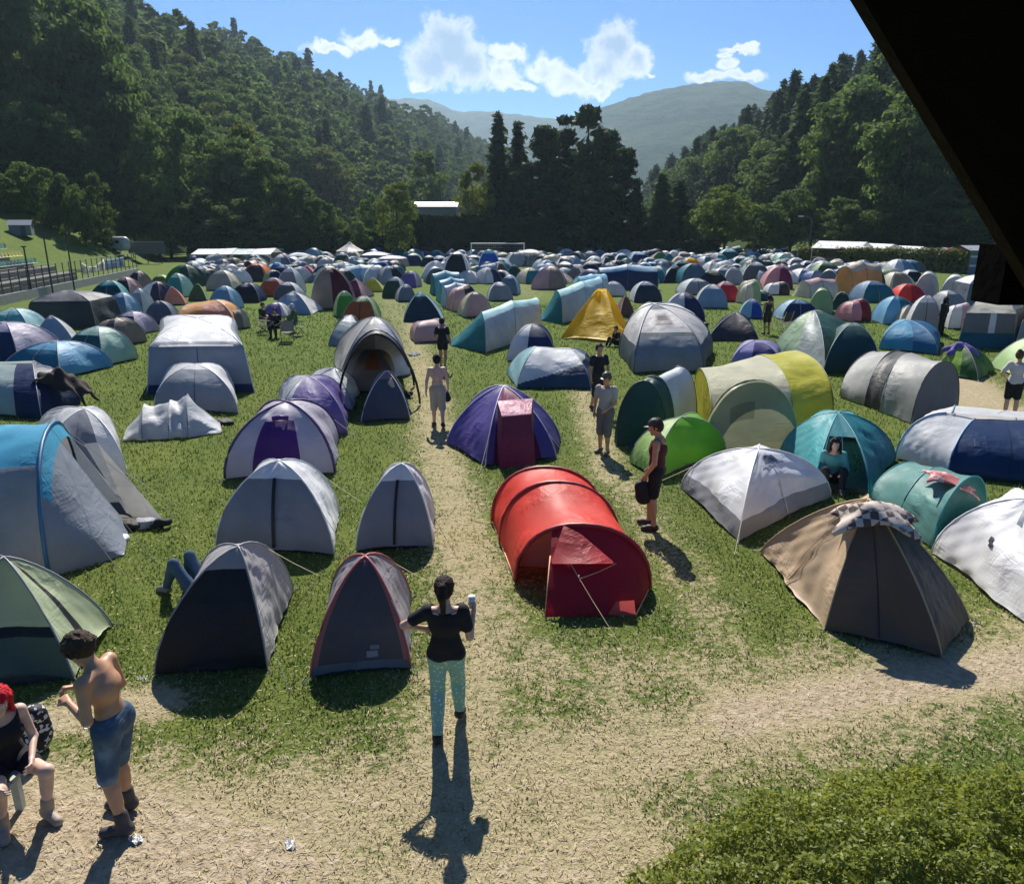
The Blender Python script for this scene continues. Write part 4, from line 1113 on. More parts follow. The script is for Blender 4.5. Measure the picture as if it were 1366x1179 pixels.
# ---------------------------------------------------------------- the tents further off, placed by where each stands
def M(kind, cx, yb, w, yt, yaw, fly, door, label, asp=1.0, cap=None, detail=None):
    yaw = R(yaw)
    P = G(cx, yb)
    scale = zc(P) / FP
    W_ = w * scale
    ca, sa = abs(math.cos(yaw)), abs(math.sin(yaw))
    ww = W_ / (ca + asp * sa)
    ll = ww * asp
    dep = (ww * sa + ll * ca) / 2
    ctr = P + Vector((P.x / P.y * dep, dep, 0))
    zt = max(.5, atY(cx, yt, ctr.y).z)
    zt = min(zt, 3.0)
    X = Vector((math.cos(yaw), math.sin(yaw), 0)); Yv = Vector((-math.sin(yaw), math.cos(yaw), 0))
    C = [ctr - X * ww / 2 - Yv * ll / 2, ctr + X * ww / 2 - Yv * ll / 2, ctr + X * ww / 2 + Yv * ll / 2, ctr - X * ww / 2 + Yv * ll / 2]
    n = 10 if w > 60 else 8
    rj = random.Random(int(cx * 7 + yb * 13))
    top = ctr + Vector((rj.uniform(-.09, .09) * ww, rj.uniform(-.08, .08) * ll, zt))
    C = [c + Vector((rj.uniform(-.05, .05) * ww, rj.uniform(-.05, .05) * ll, 0)) for c in C]
    RO = dict(ropes=(0, 1), wob=.014, decals=[(0, .488, .512, .03, .76, 'black' if sum(cc(door)) > .5 else 'mgrey', 'zip'), (0, .40, .60, .86, .91, 'dgrey', 'vent')] if kind in 'dx' else ()) if w > 44 else dict(wob=.016)
    if kind == 'd':      # two-pole dome, door in the near wall
        dome(label, C, top, 1.95, dict(fly=fly, door=door), lambda i, u, v: 'door' if i == 0 and v < .62 else 'fly', nu=n, nv=n, sag=.015, poles=w > 26, poler=.016, **RO)  # door stops low so the fly colour above stands for the sunlit rim
    elif kind == 'h':    # dome half and half
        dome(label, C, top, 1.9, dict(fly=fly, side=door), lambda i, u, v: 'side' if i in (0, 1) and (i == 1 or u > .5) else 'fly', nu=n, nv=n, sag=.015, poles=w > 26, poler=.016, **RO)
    elif kind == 'x':    # ridge-ish dome with a peaked outline
        dome(label, C, top, 1.35, dict(fly=fly, door=door), lambda i, u, v: 'door' if i == 0 and v < .72 else 'fly', nu=n, nv=n, sag=.03, poles=w > 26, poler=.014)
    elif kind == 'o':    # dome, its open mouth a closed panel in the shaded inside's colour
        dome(label, C, top, 1.95, dict(fly=fly, inner=door), lambda i, u, v: 'inner' if i == 0 and v < .72 and .14 < u < .86 else 'fly', nu=n + 2, nv=n, sag=.015, poles=w > 26, poler=.016, **RO)
    elif kind == 'u':    # pop-up shell
        dome(label, C, [top - X * ww * .18 - Vector((0, 0, zt * .12)), top + X * ww * .16, top + X * ww * .16, top - X * ww * .18 - Vector((0, 0, zt * .12))], 2.2, dict(fly=fly, door=door), lambda i, u, v: 'door' if i == 0 and u > .45 and v < .85 else 'fly', nu=n, nv=n, sag=-.01, poles=w > 26, poler=.016, **RO)
    elif kind == 'c':    # cabin
        dome(label, C, top, [(0, 0), (.03, .2), (.06, .4), (.09, .6), (.12, .74), (.4, .88), (.7, .96), (1, 1)], dict(wall=door, roof=fly), lambda i, u, v: 'roof' if v > .58 else 'wall', nu=n, nv=12, sag=.01, hem=.01, poles=w > 26, poler=.016, **RO)
    elif kind == 't':    # tunnel, long axis along yaw, door at the near end
        q = lambda s: (ctr - X * ww / 2 + Yv * (s - .5) * ll, ctr + X * ww / 2 + Yv * (s - .5) * ll)
        hs = [(*q(0), zt * .92), (*q(.45), zt), (*q(1), zt * .8)]
        tunnel(label, hs, dict(fly=fly, end_wall=door), ((C[0] - Yv * .3, C[1] - Yv * .3), 'flat'), None, p=2.1, ns=16, nt=4, nl=4, sag=.04, poler=.014)
    elif kind == 's':    # tunnel seen from the side
        q = lambda s: (ctr - X * ww * (.5 - s) - Yv * ll / 2, ctr - X * ww * (.5 - s) + Yv * ll / 2)
        hs = [(*q(.06), zt * .85), (*q(.5), zt), (*q(.98), zt * .9)]
        tunnel(label, hs, dict(fly=fly, end_wall=door, wall=cap or fly), ((C[0], C[3]), 'flat'), lambda k, s, t: 'wall' if s < .28 else 'fly', p=2.3, ns=18, nt=4, nl=4, sag=.035, poler=.014)
TENTS = [  # pale flies and dark doors also carry sunlit rims and shaded fronts
 # left
 ('d', 18, 490, 112, 430, -8, 'lilac', 'navy', 'large navy fronted dome tent with a lilac fly at the left edge'),
 ('d', 85, 506, 114, 455, -14, 'sky', (.02, .16, .26), 'blue dome tent with a sky blue right flank, next to the navy one'),
 ('d', 138, 490, 84, 437, -18, 'mint', 'dteal', 'dark teal dome tent with a mint green right flank'),
 ('u', 160, 463, 62, 424, -25, 'taupe', 'dbrown', 'taupe shell shaped pop-up tent behind the mint edged dome'),
 ('x', 76, 458, 56, 422, 20, 'pale', 'steel', 'crumpled grey and white tent behind the navy fronted dome'),
 ('d', 24, 452, 74, 412, 10, 'aqua', 'lteal', 'aqua and white tent half hidden at the left edge'),
 ('c', 108, 438, 94, 388, 5, 'dgrey', (.035, .04, .04), 'big blackish cabin tent with rolled pale window flaps'),
 ('d', 150, 410, 50, 375, 10, 'lteal', 'dteal', 'dark teal dome tent near the concrete kerb of the stands'),
 ('d', 166, 424, 40, 391, -10, 'lblue', 'steel', 'steel blue dome tent with a white rim by the blackish cabin'),
 ('d', 181, 448, 56, 416, -15, 'lilac', 'navy', 'navy dome tent with a lilac right flank beside the grass lane'),
 ('o', 188, 392, 34, 362, -20, 'taupe', 'black', 'taupe arched tent with a black mouth by the fence'),
 ('d', 192, 420, 30, 385, -25, 'pale', 'slate', 'pale grey arched tent with slate front between darker ones'),
 ('d', 172, 396, 34, 370, -10, 'rose', 'dbrown', 'pinkish brown arched tent low beside the fence'),
 ('d', 219, 432, 42, 402, 10, 'slate', (.12, .14, .20), 'plain slate grey dome tent left of the salmon tent'),
 ('h', 212, 404, 40, 376, -15, 'white', 'plum', 'dark purple tent with a white sunlit top'),
 ('x', 234, 408, 34, 383, 20, 'salmon', 'salmon', 'small salmon orange wedge tent'),
 ('u', 282, 444, 94, 401, 12, 'lorange', 'salmon', 'wide tan orange tent rising behind the big white cabin'),
 ('u', 318, 440, 30, 412, 60, 'taupe', 'sand', 'thin taupe and cream tent edge right of the tan orange one'),
 ('d', 218, 382, 22, 367, 0, 'lgreen', 'olive', 'small lime topped tent by the far fence'),
 ('d', 242, 397, 32, 365, -12, 'mint', 'teal', 'small teal tent with a pale green rim'),
 ('h', 250, 384, 44, 353, -10, 'green', 'dgreen', 'dark green dome tent with a brighter right flank near the marquee'),
 ('x', 266, 402, 26, 378, 10, 'sage', 'moss', 'small mossy green tent in the crowded left rows'),
 ('d', 301, 388, 40, 361, -10, 'cream', 'mgrey', 'cream arched tent below the marquee'),
 ('d', 304, 414, 38, 382, -15, 'lblue', 'steel', 'blue dome tent with a light blue right flank at the lane'),
 ('d', 333, 404, 38, 378, 0, 'navy', 'black', 'very dark navy tent under the orange one'),
 ('o', 346, 376, 34, 352, 0, 'orange', 'black', 'bright orange domed tent with a dark open front by the marquee'),
 ('d', 366, 396, 34, 371, 0, 'rose', 'rust', 'mauve red dome tent right of the bright orange one'),
 ('d', 390, 392, 30, 357, -5, 'pale', 'slate', 'tall slate dome tent with a pale rim'),
 ('d', 388, 400, 36, 377, -8, 'lgrey', 'dgrey', 'small grey dome tent with a white vent in front of the tall slate one'),
 ('x', 394, 421, 64, 389, 4, 'white', 'steel', 'steel blue fronted tent with brilliant white rims by the lane'),
 ('h', 447, 413, 62, 357, 8, 'taupe', 'maroon', 'tall maroon fronted tent with a taupe fly, largest of its row'),
 ('x', 478, 398, 40, 372, -20, 'rose', 'wine', 'wine red tent wing beside the tall maroon one'),
 ('d', 462, 424, 36, 389, 20, 'lgreen', 'green', 'green and white striped tent left of the orange red one'),
 ('d', 484, 432, 48, 396, -4, 'sage', 'rust', 'orange red fronted dome tent with a green fly'),
 ('x', 497, 390, 34, 371, 5, 'lemon', 'yellow', 'low yellow green tent at the side of the lane'),
 ('s', 482, 376, 48, 353, 8, 'aqua', 'teal', 'aqua and white tunnel tent right of the maroon one', .7, 'lblue'),
 ('d', 512, 375, 26, 349, 0, 'blue', 'navy', 'deep blue upright tent at the left of the far lane'),
 ('x', 412, 374, 30, 354, 0, 'pink', 'red', 'small red tent behind the tall slate dome'),
 ('c', 400, 356, 32, 337, 0, 'pale', 'dteal', 'grey green canopy tent at the far left rows'),
 ('d', 372, 372, 20, 350, 0, 'sky', 'blue', 'tiny light blue tent right of the marquee'),
 ('d', 432, 358, 32, 341, 0, 'cream', 'taupe', 'beige tent left of the cream parasol'),
 ('d', 457, 360, 30, 337, 10, 'pale', 'dgreen', 'grey green tent under the cream parasol'),
 ('c', 502, 354, 40, 336, 0, 'white', 'dgrey', 'dark walled tent with a long white roof, right of the parasol'),
 ('c', 524, 357, 38, 341, 0, 'white', 'mgrey', 'grey tent with a sagging white awning'),
 # centre
 ('d', 527, 398, 32, 370, -8, 'pale', 'dgreen', 'dark green dome tent with a pale rim at the left of the lane'),
 ('d', 541, 403, 30, 380, 14, 'lgrey', 'slate', 'grey dome tent behind the blackish green one'),
 ('x', 564, 430, 62, 390, 6, 'aqua', (.02, .04, .055), 'blackish green tent with silvery left folds'),
 ('d', 548, 384, 30, 362, -10, 'lilac', 'violet', 'small lilac topped tent at the lane'),
 ('d', 553, 355, 26, 338, 0, 'sage', 'navy', 'small navy tent with a grey green top far down the lane'),
 ('d', 572, 356, 22, 341, 0, 'lgrey', 'black', 'tiny black fronted tent far down the lane'),
 ('o', 608, 378, 40, 336, 0, 'white', 'black', 'tall dark shelter tent with a bright white rim before the hedge'),
 ('d', 588, 358, 20, 343, 0, 'lblue', 'navy', 'tiny navy tent leaning on the dark shelter'),
 ('s', 594, 394, 46, 361, 16, 'aqua', 'teal', 'aqua tunnel tent, rearmost of the row right of the lane', .8, 'lteal'),
 ('s', 602, 404, 44, 370, 18, 'lblue', 'lteal', 'light blue tunnel tent in the middle of the row right of the lane', .8, 'sky'),
 ('s', 608, 411, 44, 377, 20, 'silver', 'lblue', 'silver blue tunnel tent, nearest of the row right of the lane', .8, 'lilac'),
 ('u', 616, 416, 46, 380, 24, 'rose', 'dbrown', 'dark brown tent with pinkish white stripes'),
 ('o', 634, 424, 48, 390, 14, 'sand', 'rose', 'brownish white arched tent with a pink inside'),
 ('d', 667, 402, 34, 377, 6, 'silver', 'mgrey', 'silver grey dome tent left of the aqua roofs'),
 ('d', 652, 364, 30, 333, 0, 'aqua', 'royal', 'blue fronted tent with an aqua top standing in front of the goal'),
 ('x', 668, 374, 28, 350, 15, 'cream', 'brown', 'cream striped tent right of the goal mouth'),
 ('x', 686, 377, 30, 353, 0, 'aqua', 'dgreen', 'small dark green wedge tent on the open grass'),
 ('d', 680, 394, 32, 367, -10, 'lblue', 'slate', 'blue grey dome tent in front of the green wedge tent'),
 ('d', 706, 356, 56, 333, 0, 'white', (.10, .16, .15), 'wide grey green dome tent with a white rim by the goal'),
 ('u', 750, 360, 50, 342, 10, 'white', 'rose', 'long pinkish white tent in the far rows'),
 ('h', 732, 387, 54, 355, -10, 'rose', 'taupe', 'pink and brown dome tent with pale flank behind the aqua roof'),
 ('d', 770, 370, 30, 353, 0, 'white', 'mgrey', 'grey arched tent with a white rim, left of the long navy one'),
 ('d', 784, 374, 26, 361, 0, 'silver', 'lblue', 'small silver blue tent in front of the grey arched one'),
 ('s', 834, 387, 84, 353, 0, 'lblue', 'dgreen', 'long navy blue family tent with a silver roof edge', .5, 'navy'),
 ('d', 820, 396, 30, 376, 0, 'white', 'lgrey', 'small white dome tent behind the yellow pyramid'),
 ('x', 832, 424, 26, 394, 15, 'rose', 'brown', 'pinkish tent flap right of the yellow pyramid'),
 ('d', 811, 356, 22, 338, 0, 'white', 'dgreen', 'small white rimmed green tent behind the long navy one'),
 ('d', 829, 356, 20, 338, 0, 'white', 'dteal', 'white rimmed dark tent, second behind the long navy one'),
 ('d', 851, 358, 30, 336, 0, 'lblue', 'navy', 'navy dome tent at the far rows below the low hedge'),
 ('x', 879, 353, 30, 336, 0, 'tan', 'green', 'low green tent with a tan flap at the far rows'),
 ('d', 900, 352, 22, 334, 0, 'white', 'lgrey', 'white tent left of the bright orange far tent'),
 ('d', 904, 358, 20, 342, 0, 'cream', 'pink', 'cream tent touching the bright orange far tent'),
 ('d', 921, 366, 26, 344, 0, 'gold', 'orange', 'bright orange far tent on its own right of the centre'),
 ('u', 922, 376, 24, 362, 0, 'salmon', 'crimson', 'red and salmon tent below the bright orange far tent'),
 ('d', 969, 356, 32, 332, 0, 'aqua', 'dteal', 'grey teal round dome tent before the dark hedge'),
 ('x', 944, 358, 22, 342, 0, 'pink', 'crimson', 'small red tent left of the grey teal round one'),
 ('x', 974, 366, 26, 346, 0, 'aqua', 'aqua', 'pale aqua tent below the round grey teal dome'),
 ('x', 897, 378, 32, 356, 0, 'pale', 'black', 'black dome tent standing alone on grass'),
 ('d', 862, 404, 40, 376, 0, 'pale', (.03, .045, .06), 'charcoal dome tent with a pale top beyond the geodesic tent'),
 ('h', 911, 428, 62, 391, -8, 'silver', 'navy', 'grey blue dome tent with a navy right half'),
 ('d', 926, 394, 46, 372, 8, 'silver', 'mgrey', 'grey dome tent behind the silvery navy one'),
 ('d', 947, 412, 44, 380, -6, 'pale', 'steel', 'steel grey dome tent with pale legs left of the red one'),
 ('d', 968, 403, 36, 376, -4, 'pink', 'crimson', 'red dome tent with a pink left flank'),
 ('x', 954, 374, 28, 356, 0, 'mint', 'sage', 'pale green tent in the rows above the red dome'),
 ('d', 977, 380, 30, 357, -12, 'pale', 'grey', 'white and grey arched tent right of the pale green one'),
 ('u', 997, 406, 30, 376, 20, 'cream', 'sage', 'cream and green tent right of the red dome'),
 ('h', 1001, 426, 40, 400, -15, 'lblue', 'royal', 'bright royal blue tent right of the low black one'),
 # right
 ('d', 1007, 374, 30, 354, 0, 'cream', 'olive', 'cream dome tent with an olive front in the right rows'),
 ('h', 1035, 386, 44, 355, -8, 'pink', 'wine', 'maroon dome tent with a pink left flank'),
 ('u', 1001, 392, 28, 373, 10, 'cream', 'lgreen', 'cream tent in front of the olive fronted one'),
 ('u', 1034, 394, 30, 376, 0, 'white', 'dbrown', 'white topped dark tent below the maroon dome'),
 ('d', 1008, 402, 38, 386, 0, 'mint', 'dteal', 'grey green low tent in front of the cream one'),
 ('d', 1060, 428, 46, 400, 0, 'lblue', 'navy', 'navy tent with a bright rim beside the folding chair'),
 ('s', 1088, 398, 54, 371, 14, 'rose', 'cream', 'long cream pink tent in the right rows', .7, 'cream'),
 ('t', 1094, 418, 38, 384, -20, 'sage', 'sage', 'sage green upright tent with a dark green right side'),
 ('d', 1120, 414, 28, 390, -20, 'moss', 'dgreen', 'dark green tent half behind the sage one'),
 ('s', 1142, 394, 66, 349, 22, 'sand', 'lorange', 'long tan tent with an orange flap and dark brown end', .6, 'lorange'),
 ('d', 1160, 392, 36, 353, -10, 'brown', 'brown', 'dark brown dome end behind the long tan tent'),
 ('u', 1138, 430, 40, 399, 15, 'pink', 'dred', 'pinkish red pop-up tent with a dark red shaded side'),
 ('d', 1162, 404, 48, 375, 0, 'steel', 'teal', 'teal blue dome tent right of the sage green one'),
 ('d', 1060, 362, 24, 344, 0, 'white', 'slate', 'white and slate tent close to the right hedge'),
 ('d', 1076, 366, 22, 348, 0, 'white', 'navy', 'white and navy tent close to the right hedge'),
 ('d', 1098, 376, 34, 350, 0, 'sage', 'moss', 'mossy green tent close to the right hedge'),
 ('o', 1194, 388, 36, 363, 0, 'cream', 'taupe', 'cream arched tent left of the light red one'),
 ('h', 1207, 404, 40, 379, -5, 'red', 'crimson', 'bright red tent among the white ones on the right'),
 ('d', 1214, 376, 26, 360, 0, 'white', 'black', 'white tent with a black stripe below the right hedge'),
 ('t', 1234, 400, 40, 362, -28, 'pale', 'grey', 'whitish tunnel tent, left of a pair below the right hedge'),
 ('t', 1270, 402, 44, 366, -28, 'pale', 'lgrey', 'whitish grey tunnel tent, right of a pair below the right hedge'),
 ('c', 1304, 416, 72, 366, -10, 'white', (.15, .18, .22), 'large grey walled cabin tent with a white roof near the beam'),
 ('h', 1193, 434, 52, 396, -8, 'sky', 'teal', 'sky blue and teal dome tent behind the bright blue one'),
 ('x', 1206, 436, 34, 408, 0, 'cream', 'sand', 'cream tent between the blue dome and the grey one'),
 ('d', 1228, 446, 50, 395, -18, 'white', 'mgrey', 'white arched tent with a grey front left of the cream roofed cabin'),
 ('u', 1274, 440, 36, 404, -10, 'white', 'rose', 'white pinkish tent left of the cream roofed cabin'),
 ('o', 370, 424, 34, 404, -4, 'white', 'violet', 'white rimmed open shelter where three people sit'),
 ('u', 575, 458, 60, 426, 10, 'rose', 'rose', 'low pinkish tent collapsed on the ground by the lane'),
 ('d', 1262, 416, 40, 388, 10, 'lgrey', 'mgrey', 'light grey dome tent squeezed behind the white pinkish one'),
]
for a in TENTS: M(*a)
# the small tents packed into the far rows, which nothing tells apart from here
rows = random.Random(21)
FC = ['white', 'white', 'white', 'pale', 'white', 'pale', 'lgrey', 'silver', 'cream', 'lblue', 'steel', 'navy', 'dgreen', 'sage', 'grey', 'slate', 'teal', 'blue', 'rose', 'white', 'pale', 'mint', 'sand', 'white', 'olive']  # the many whites put sunlit tops into the fly colours
used = [(a[1], a[2]) for a in TENTS]
cands = []
for k in range(2600):
    px = rows.uniform(262, 1215); py = rows.uniform(343, 380)
    if 528 < px < 580 and py > 348: continue
    if 640 < px < 740 and py < 349: continue
    if 672 < px < 720 and 357 < py < 374: continue
    if px > 1060 and py < 362: continue
    if any(abs(px - x) < 9 + (py - 340) * .10 and abs(py - y) < 3.1 for x, y in used): continue
    used.append((px, py)); cands.append((py, px))
cands.sort(reverse=True)
rest = []
for n, (py, px) in enumerate(cands):
    w = rows.uniform(19, 27) * (1 + (py - 343) / 60)
    f = rows.choice(FC)
    d = rows.choice(['slate', 'dgreen', 'navy', 'mgrey', 'dgrey', 'black', f, f, 'steel', 'teal'])  # darker doors stand in for fronts in shade
    lt = sum(cc(f)) > 1.4
    side = 'left' if px < 640 else 'right'
    before = set(o.name for o in COL.objects) if n >= 132 else None
    M(rows.choice('dddhxuot'), px, py, w, py - w * rows.uniform(.46, .68), rows.uniform(-35, 35), f, d, 'small %s tent in the crowded far rows of the %s half of the field' % ('pale' if lt else 'dark', side), rows.uniform(.8, 1.2))
    if before is not None: rest += [o for o in COL.objects if o.name not in before]
# past three hundred tents: the smallest of the furthest rows together
bpy.context.view_layer.update()
Vs, Fs, mats, mi, base = [], [], [], [], 0
me = bpy.data.meshes.new('tents')
vv, ff = [], []
for o in rest:
    if o.type != 'MESH': continue
    m = o.data.materials[0]
    if m not in mats: mats.append(m)
    k = mats.index(m); b = len(vv); Mw = o.matrix_world
    vv += [tuple(Mw @ v.co) for v in o.data.vertices]
    for p in o.data.polygons:
        ff.append(tuple(i + b for i in p.vertices)); mi.append(k)
me.from_pydata(vv, [], ff)
for m in mats: me.materials.append(m)
me.polygons.foreach_set('material_index', mi)
me.polygons.foreach_set('use_smooth', [True] * len(ff))
for o in rest: bpy.data.objects.remove(o)
tag(link(bpy.data.objects.new('tents', me)), 'smallest tents packed together in the furthest rows of the field', 'tents', kind='stuff')
print('far tents', len(cands), 'of', len(TENTS))
# ---------------------------------------------------------------- people: one smooth surface grown round a posed skeleton
def v3(*a): return np.array(a, float)
def unit(a): return a / (np.linalg.norm(a) + 1e-12)
class Sdf:
    def __init__(s): s.p = []
    def cap(s, a, b, ra, rb=None, k=.03):
        s.p.append(('c', np.array(a, float), np.array(b, float), ra, ra if rb is None else rb, k)); return s
    def ell(s, c, r, M=None, k=.03, sub=False):
        s.p.append(('s' if sub else 'e', np.array(c, float), np.eye(3) if M is None else M, np.array(r, float), 0, k)); return s
    def mesh(s, h, cut=None, grow=0.0):
        lo = np.full(3, 1e9); hi = -lo
        for q in s.p:
            if q[0] == 's': continue
            if q[0] == 'c':
                r = max(q[3], q[4]) + grow
                lo = np.minimum(lo, np.minimum(q[1], q[2]) - r); hi = np.maximum(hi, np.maximum(q[1], q[2]) + r)
            else:
                r = q[3].max() + grow
                lo = np.minimum(lo, q[1] - r); hi = np.maximum(hi, q[1] + r)
        lo -= 3 * h; hi += 3 * h
        n = np.ceil((hi - lo) / h).astype(int) + 1
        ax = [lo[i] + h * np.arange(n[i]) for i in range(3)]
        Fv = np.full(n, 1.0)
        for q in sorted(s.p, key=lambda q: q[0] == 's'):
            k = q[5]
            if q[0] == 'c':
                r = max(q[3], q[4]) + grow
                l_, h_ = np.minimum(q[1], q[2]) - r, np.maximum(q[1], q[2]) + r
            else:
                r = q[3].max() + grow
                l_, h_ = q[1] - r, q[1] + r
            pad = k + 3 * h
            i0 = np.maximum(((l_ - pad - lo) / h).astype(int), 0)
            i1 = np.minimum(((h_ + pad - lo) / h).astype(int) + 2, n)
            sl = tuple(slice(a, b) for a, b in zip(i0, i1))
            P = np.stack(np.meshgrid(*[ax[i][sl[i]] for i in range(3)], indexing='ij'), -1)
            if q[0] == 'c':
                ab = q[2] - q[1]
                t_ = np.clip(((P - q[1]) @ ab) / (ab @ ab + 1e-12), 0, 1)
                d = np.linalg.norm(P - q[1] - t_[..., None] * ab, axis=-1) - (q[3] + (q[4] - q[3]) * t_) - grow
            else:
                rr = q[3] + (grow if q[0] == 'e' else 0)
                L = (P - q[1]) @ q[2]
                d = (np.linalg.norm(L / rr, axis=-1) - 1) * rr.min()
            f = Fv[sl]
            if q[0] == 's':
                Fv[sl] = np.maximum(f, -d)
            else:
                hh = np.clip(.5 + .5 * (f - d) / k, 0, 1)
                Fv[sl] = f * (1 - hh) + d * hh - k * hh * (1 - hh)
        if cut is not None:
            P = np.stack(np.meshgrid(*ax, indexing='ij'), -1)
            Fv = np.maximum(Fv, cut(P))
        return surface_nets(Fv, lo, h)
def surface_nets(Fv, lo, h):
    ins = Fv < 0
    nx, ny, nz = Fv.shape
    cs = np.zeros((nx - 1, ny - 1, nz - 1), int)
    C = [(i, j, k) for i in (0, 1) for j in (0, 1) for k in (0, 1)]
    for (i, j, k) in C: cs += ins[i:nx - 1 + i, j:ny - 1 + j, k:nz - 1 + k]
    act = (cs > 0) & (cs < 8)
    idx = np.full(cs.shape, -1); I = np.argwhere(act); idx[act] = np.arange(len(I))
    S = np.zeros((len(I), 3)); N = np.zeros(len(I))
    for a in range(8):
        for b in range(a + 1, 8):
            ca, cb = np.array(C[a]), np.array(C[b])
            if np.abs(ca - cb).sum() != 1: continue
            fa = Fv[tuple((I + ca).T)]; fb = Fv[tuple((I + cb).T)]
            m = (fa < 0) != (fb < 0)
            t_ = np.where(m, fa / np.where(m, fa - fb, 1), 0)
            S += np.where(m[:, None], ca + t_[:, None] * (cb - ca), 0); N += m
    V = lo + h * (I + S / N[:, None])
    Q = []
    for ax in range(3):
        o1, o2 = (ax + 1) % 3, (ax + 2) % 3
        d = np.zeros(3, int); d[ax] = 1
        sl0 = [slice(1, -1)] * 3; sl0[ax] = slice(0, -1)
        a = ins[tuple(sl0)]
        sl1 = list(sl0); sl1[ax] = slice(1, None)
        b = ins[tuple(sl1)]
        E = np.argwhere(a != b)
        if not len(E): continue
        E = E + np.array([0 if i == ax else 1 for i in range(3)])
        e1 = np.zeros(3, int); e1[o1] = 1
        e2 = np.zeros(3, int); e2[o2] = 1
        q = np.stack([idx[tuple((E - e1 - e2).T)], idx[tuple((E - e2).T)], idx[tuple(E.T)], idx[tuple((E - e1).T)]], 1)
        fl = ins[tuple(E.T)]
        q[~fl] = q[~fl][:, ::-1]
        Q.append(q)
    return V, np.concatenate(Q)
SKIN = dict(tan=(.50, .27, .16), fair=(.62, .38, .27), pale=(.66, .44, .34), brown=(.40, .21, .12))
def skin_mat(c):
    k = ('skin', c)
    if k in MC: return MC[k]
    m, t, out = new_mat('skin')
    tc = t.n('ShaderNodeTexCoord').outputs['Object']
    n = t.noise(tc, 9, 4)
    col = t.mix(t.ss(n, .3, .7), [x * .88 for x in c], [min(1, x * 1.08) for x in c])
    p = t.n('ShaderNodeBsdfPrincipled', {'Base Color': col, 'Roughness': .48, 'Subsurface Weight': .12, 'Subsurface Radius': (.012, .005, .003), 'Normal': t.bump(t.noise(tc, 60, 3), .12, .004)})
    t.t.links.new(p.outputs[0], out.inputs[0])
    MC[k] = m
    return m
STAND = dict(pelvis=(0, 0, .95), waist=(0, .005, 1.08), chest=(0, .0, 1.28), neck=(0, -.015, 1.45), head=(0, .02, 1.635),
             sL=(-.175, 0, 1.405), eL=(-.225, -.03, 1.13), wL=(-.235, .05, .89), sR=(.175, 0, 1.405), eR=(.225, -.03, 1.13), wR=(.235, .05, .89),
             hL=(-.088, 0, .92), kL=(-.10, .025, .50), aL=(-.105, -.02, .085), tL=(-.13, .135, .03), hR=(.088, 0, .92), kR=(.10, .025, .50), aR=(.105, -.02, .085), tR=(.13, .135, .03), look=(0, 1, 0))
SIT = dict(STAND, pelvis=(0, 0, .50), waist=(0, .0, .63), chest=(0, .04, .83), neck=(0, .06, 1.0), head=(0, .11, 1.18), sL=(-.17, .05, .955), eL=(-.22, .06, .68), wL=(-.14, .30, .60), sR=(.17, .05, .955), eR=(.22, .06, .68), wR=(.14, .30, .60),
           hL=(-.09, .03, .48), kL=(-.12, .44, .50), aL=(-.12, .42, .09), tL=(-.14, .57, .03), hR=(.09, .03, .48), kR=(.12, .44, .50), aR=(.12, .42, .09), tR=(.14, .57, .03), look=(0, 1, -.2))
def hand(S, w, e, nrm, curl, sc=1.0, thumb=1.0, fing=True):
    d = unit(w - e)
    nrm = unit(nrm - d * (nrm @ d)); sd_ = np.cross(d, nrm) * thumb
    for o in (-.022, 0, .022):
        S.cap(w + d * .012 + sd_ * o * .7, w + d * .078 + sd_ * o, .0165, .0145, .018)
    if not fing:
        S.cap(w + d * .07, w + d * .12 + nrm * .03, .03, .02); return w + d * .10
    for i, (o, L) in enumerate(((.030, .068), (.010, .076), (-.010, .070), (-.029, .054))):
        k0 = w + d * (.084 - .004 * abs(i - 1)) + sd_ * o
        a1 = curl * 1.1; a2 = curl * 2.1
        p1 = k0 + (d * math.cos(a1) + nrm * math.sin(a1)) * L * .52 + sd_ * o * .12
        p2 = p1 + (d * math.cos(a2) + nrm * math.sin(a2)) * L * .48
        S.cap(k0, p1, .0094, .0086, .006); S.cap(p1, p2, .0086, .0072, .004)
    t0 = w + d * .022 + sd_ * .028
    t1 = t0 + d * .034 + sd_ * .024 + nrm * .014
    t2 = t1 + d * .030 + sd_ * .002 + nrm * (.008 + .02 * curl)
    S.cap(t0, t1, .0125, .0105, .012); S.cap(t1, t2, .0105, .008, .005)
    return w + d * .085 + nrm * .03
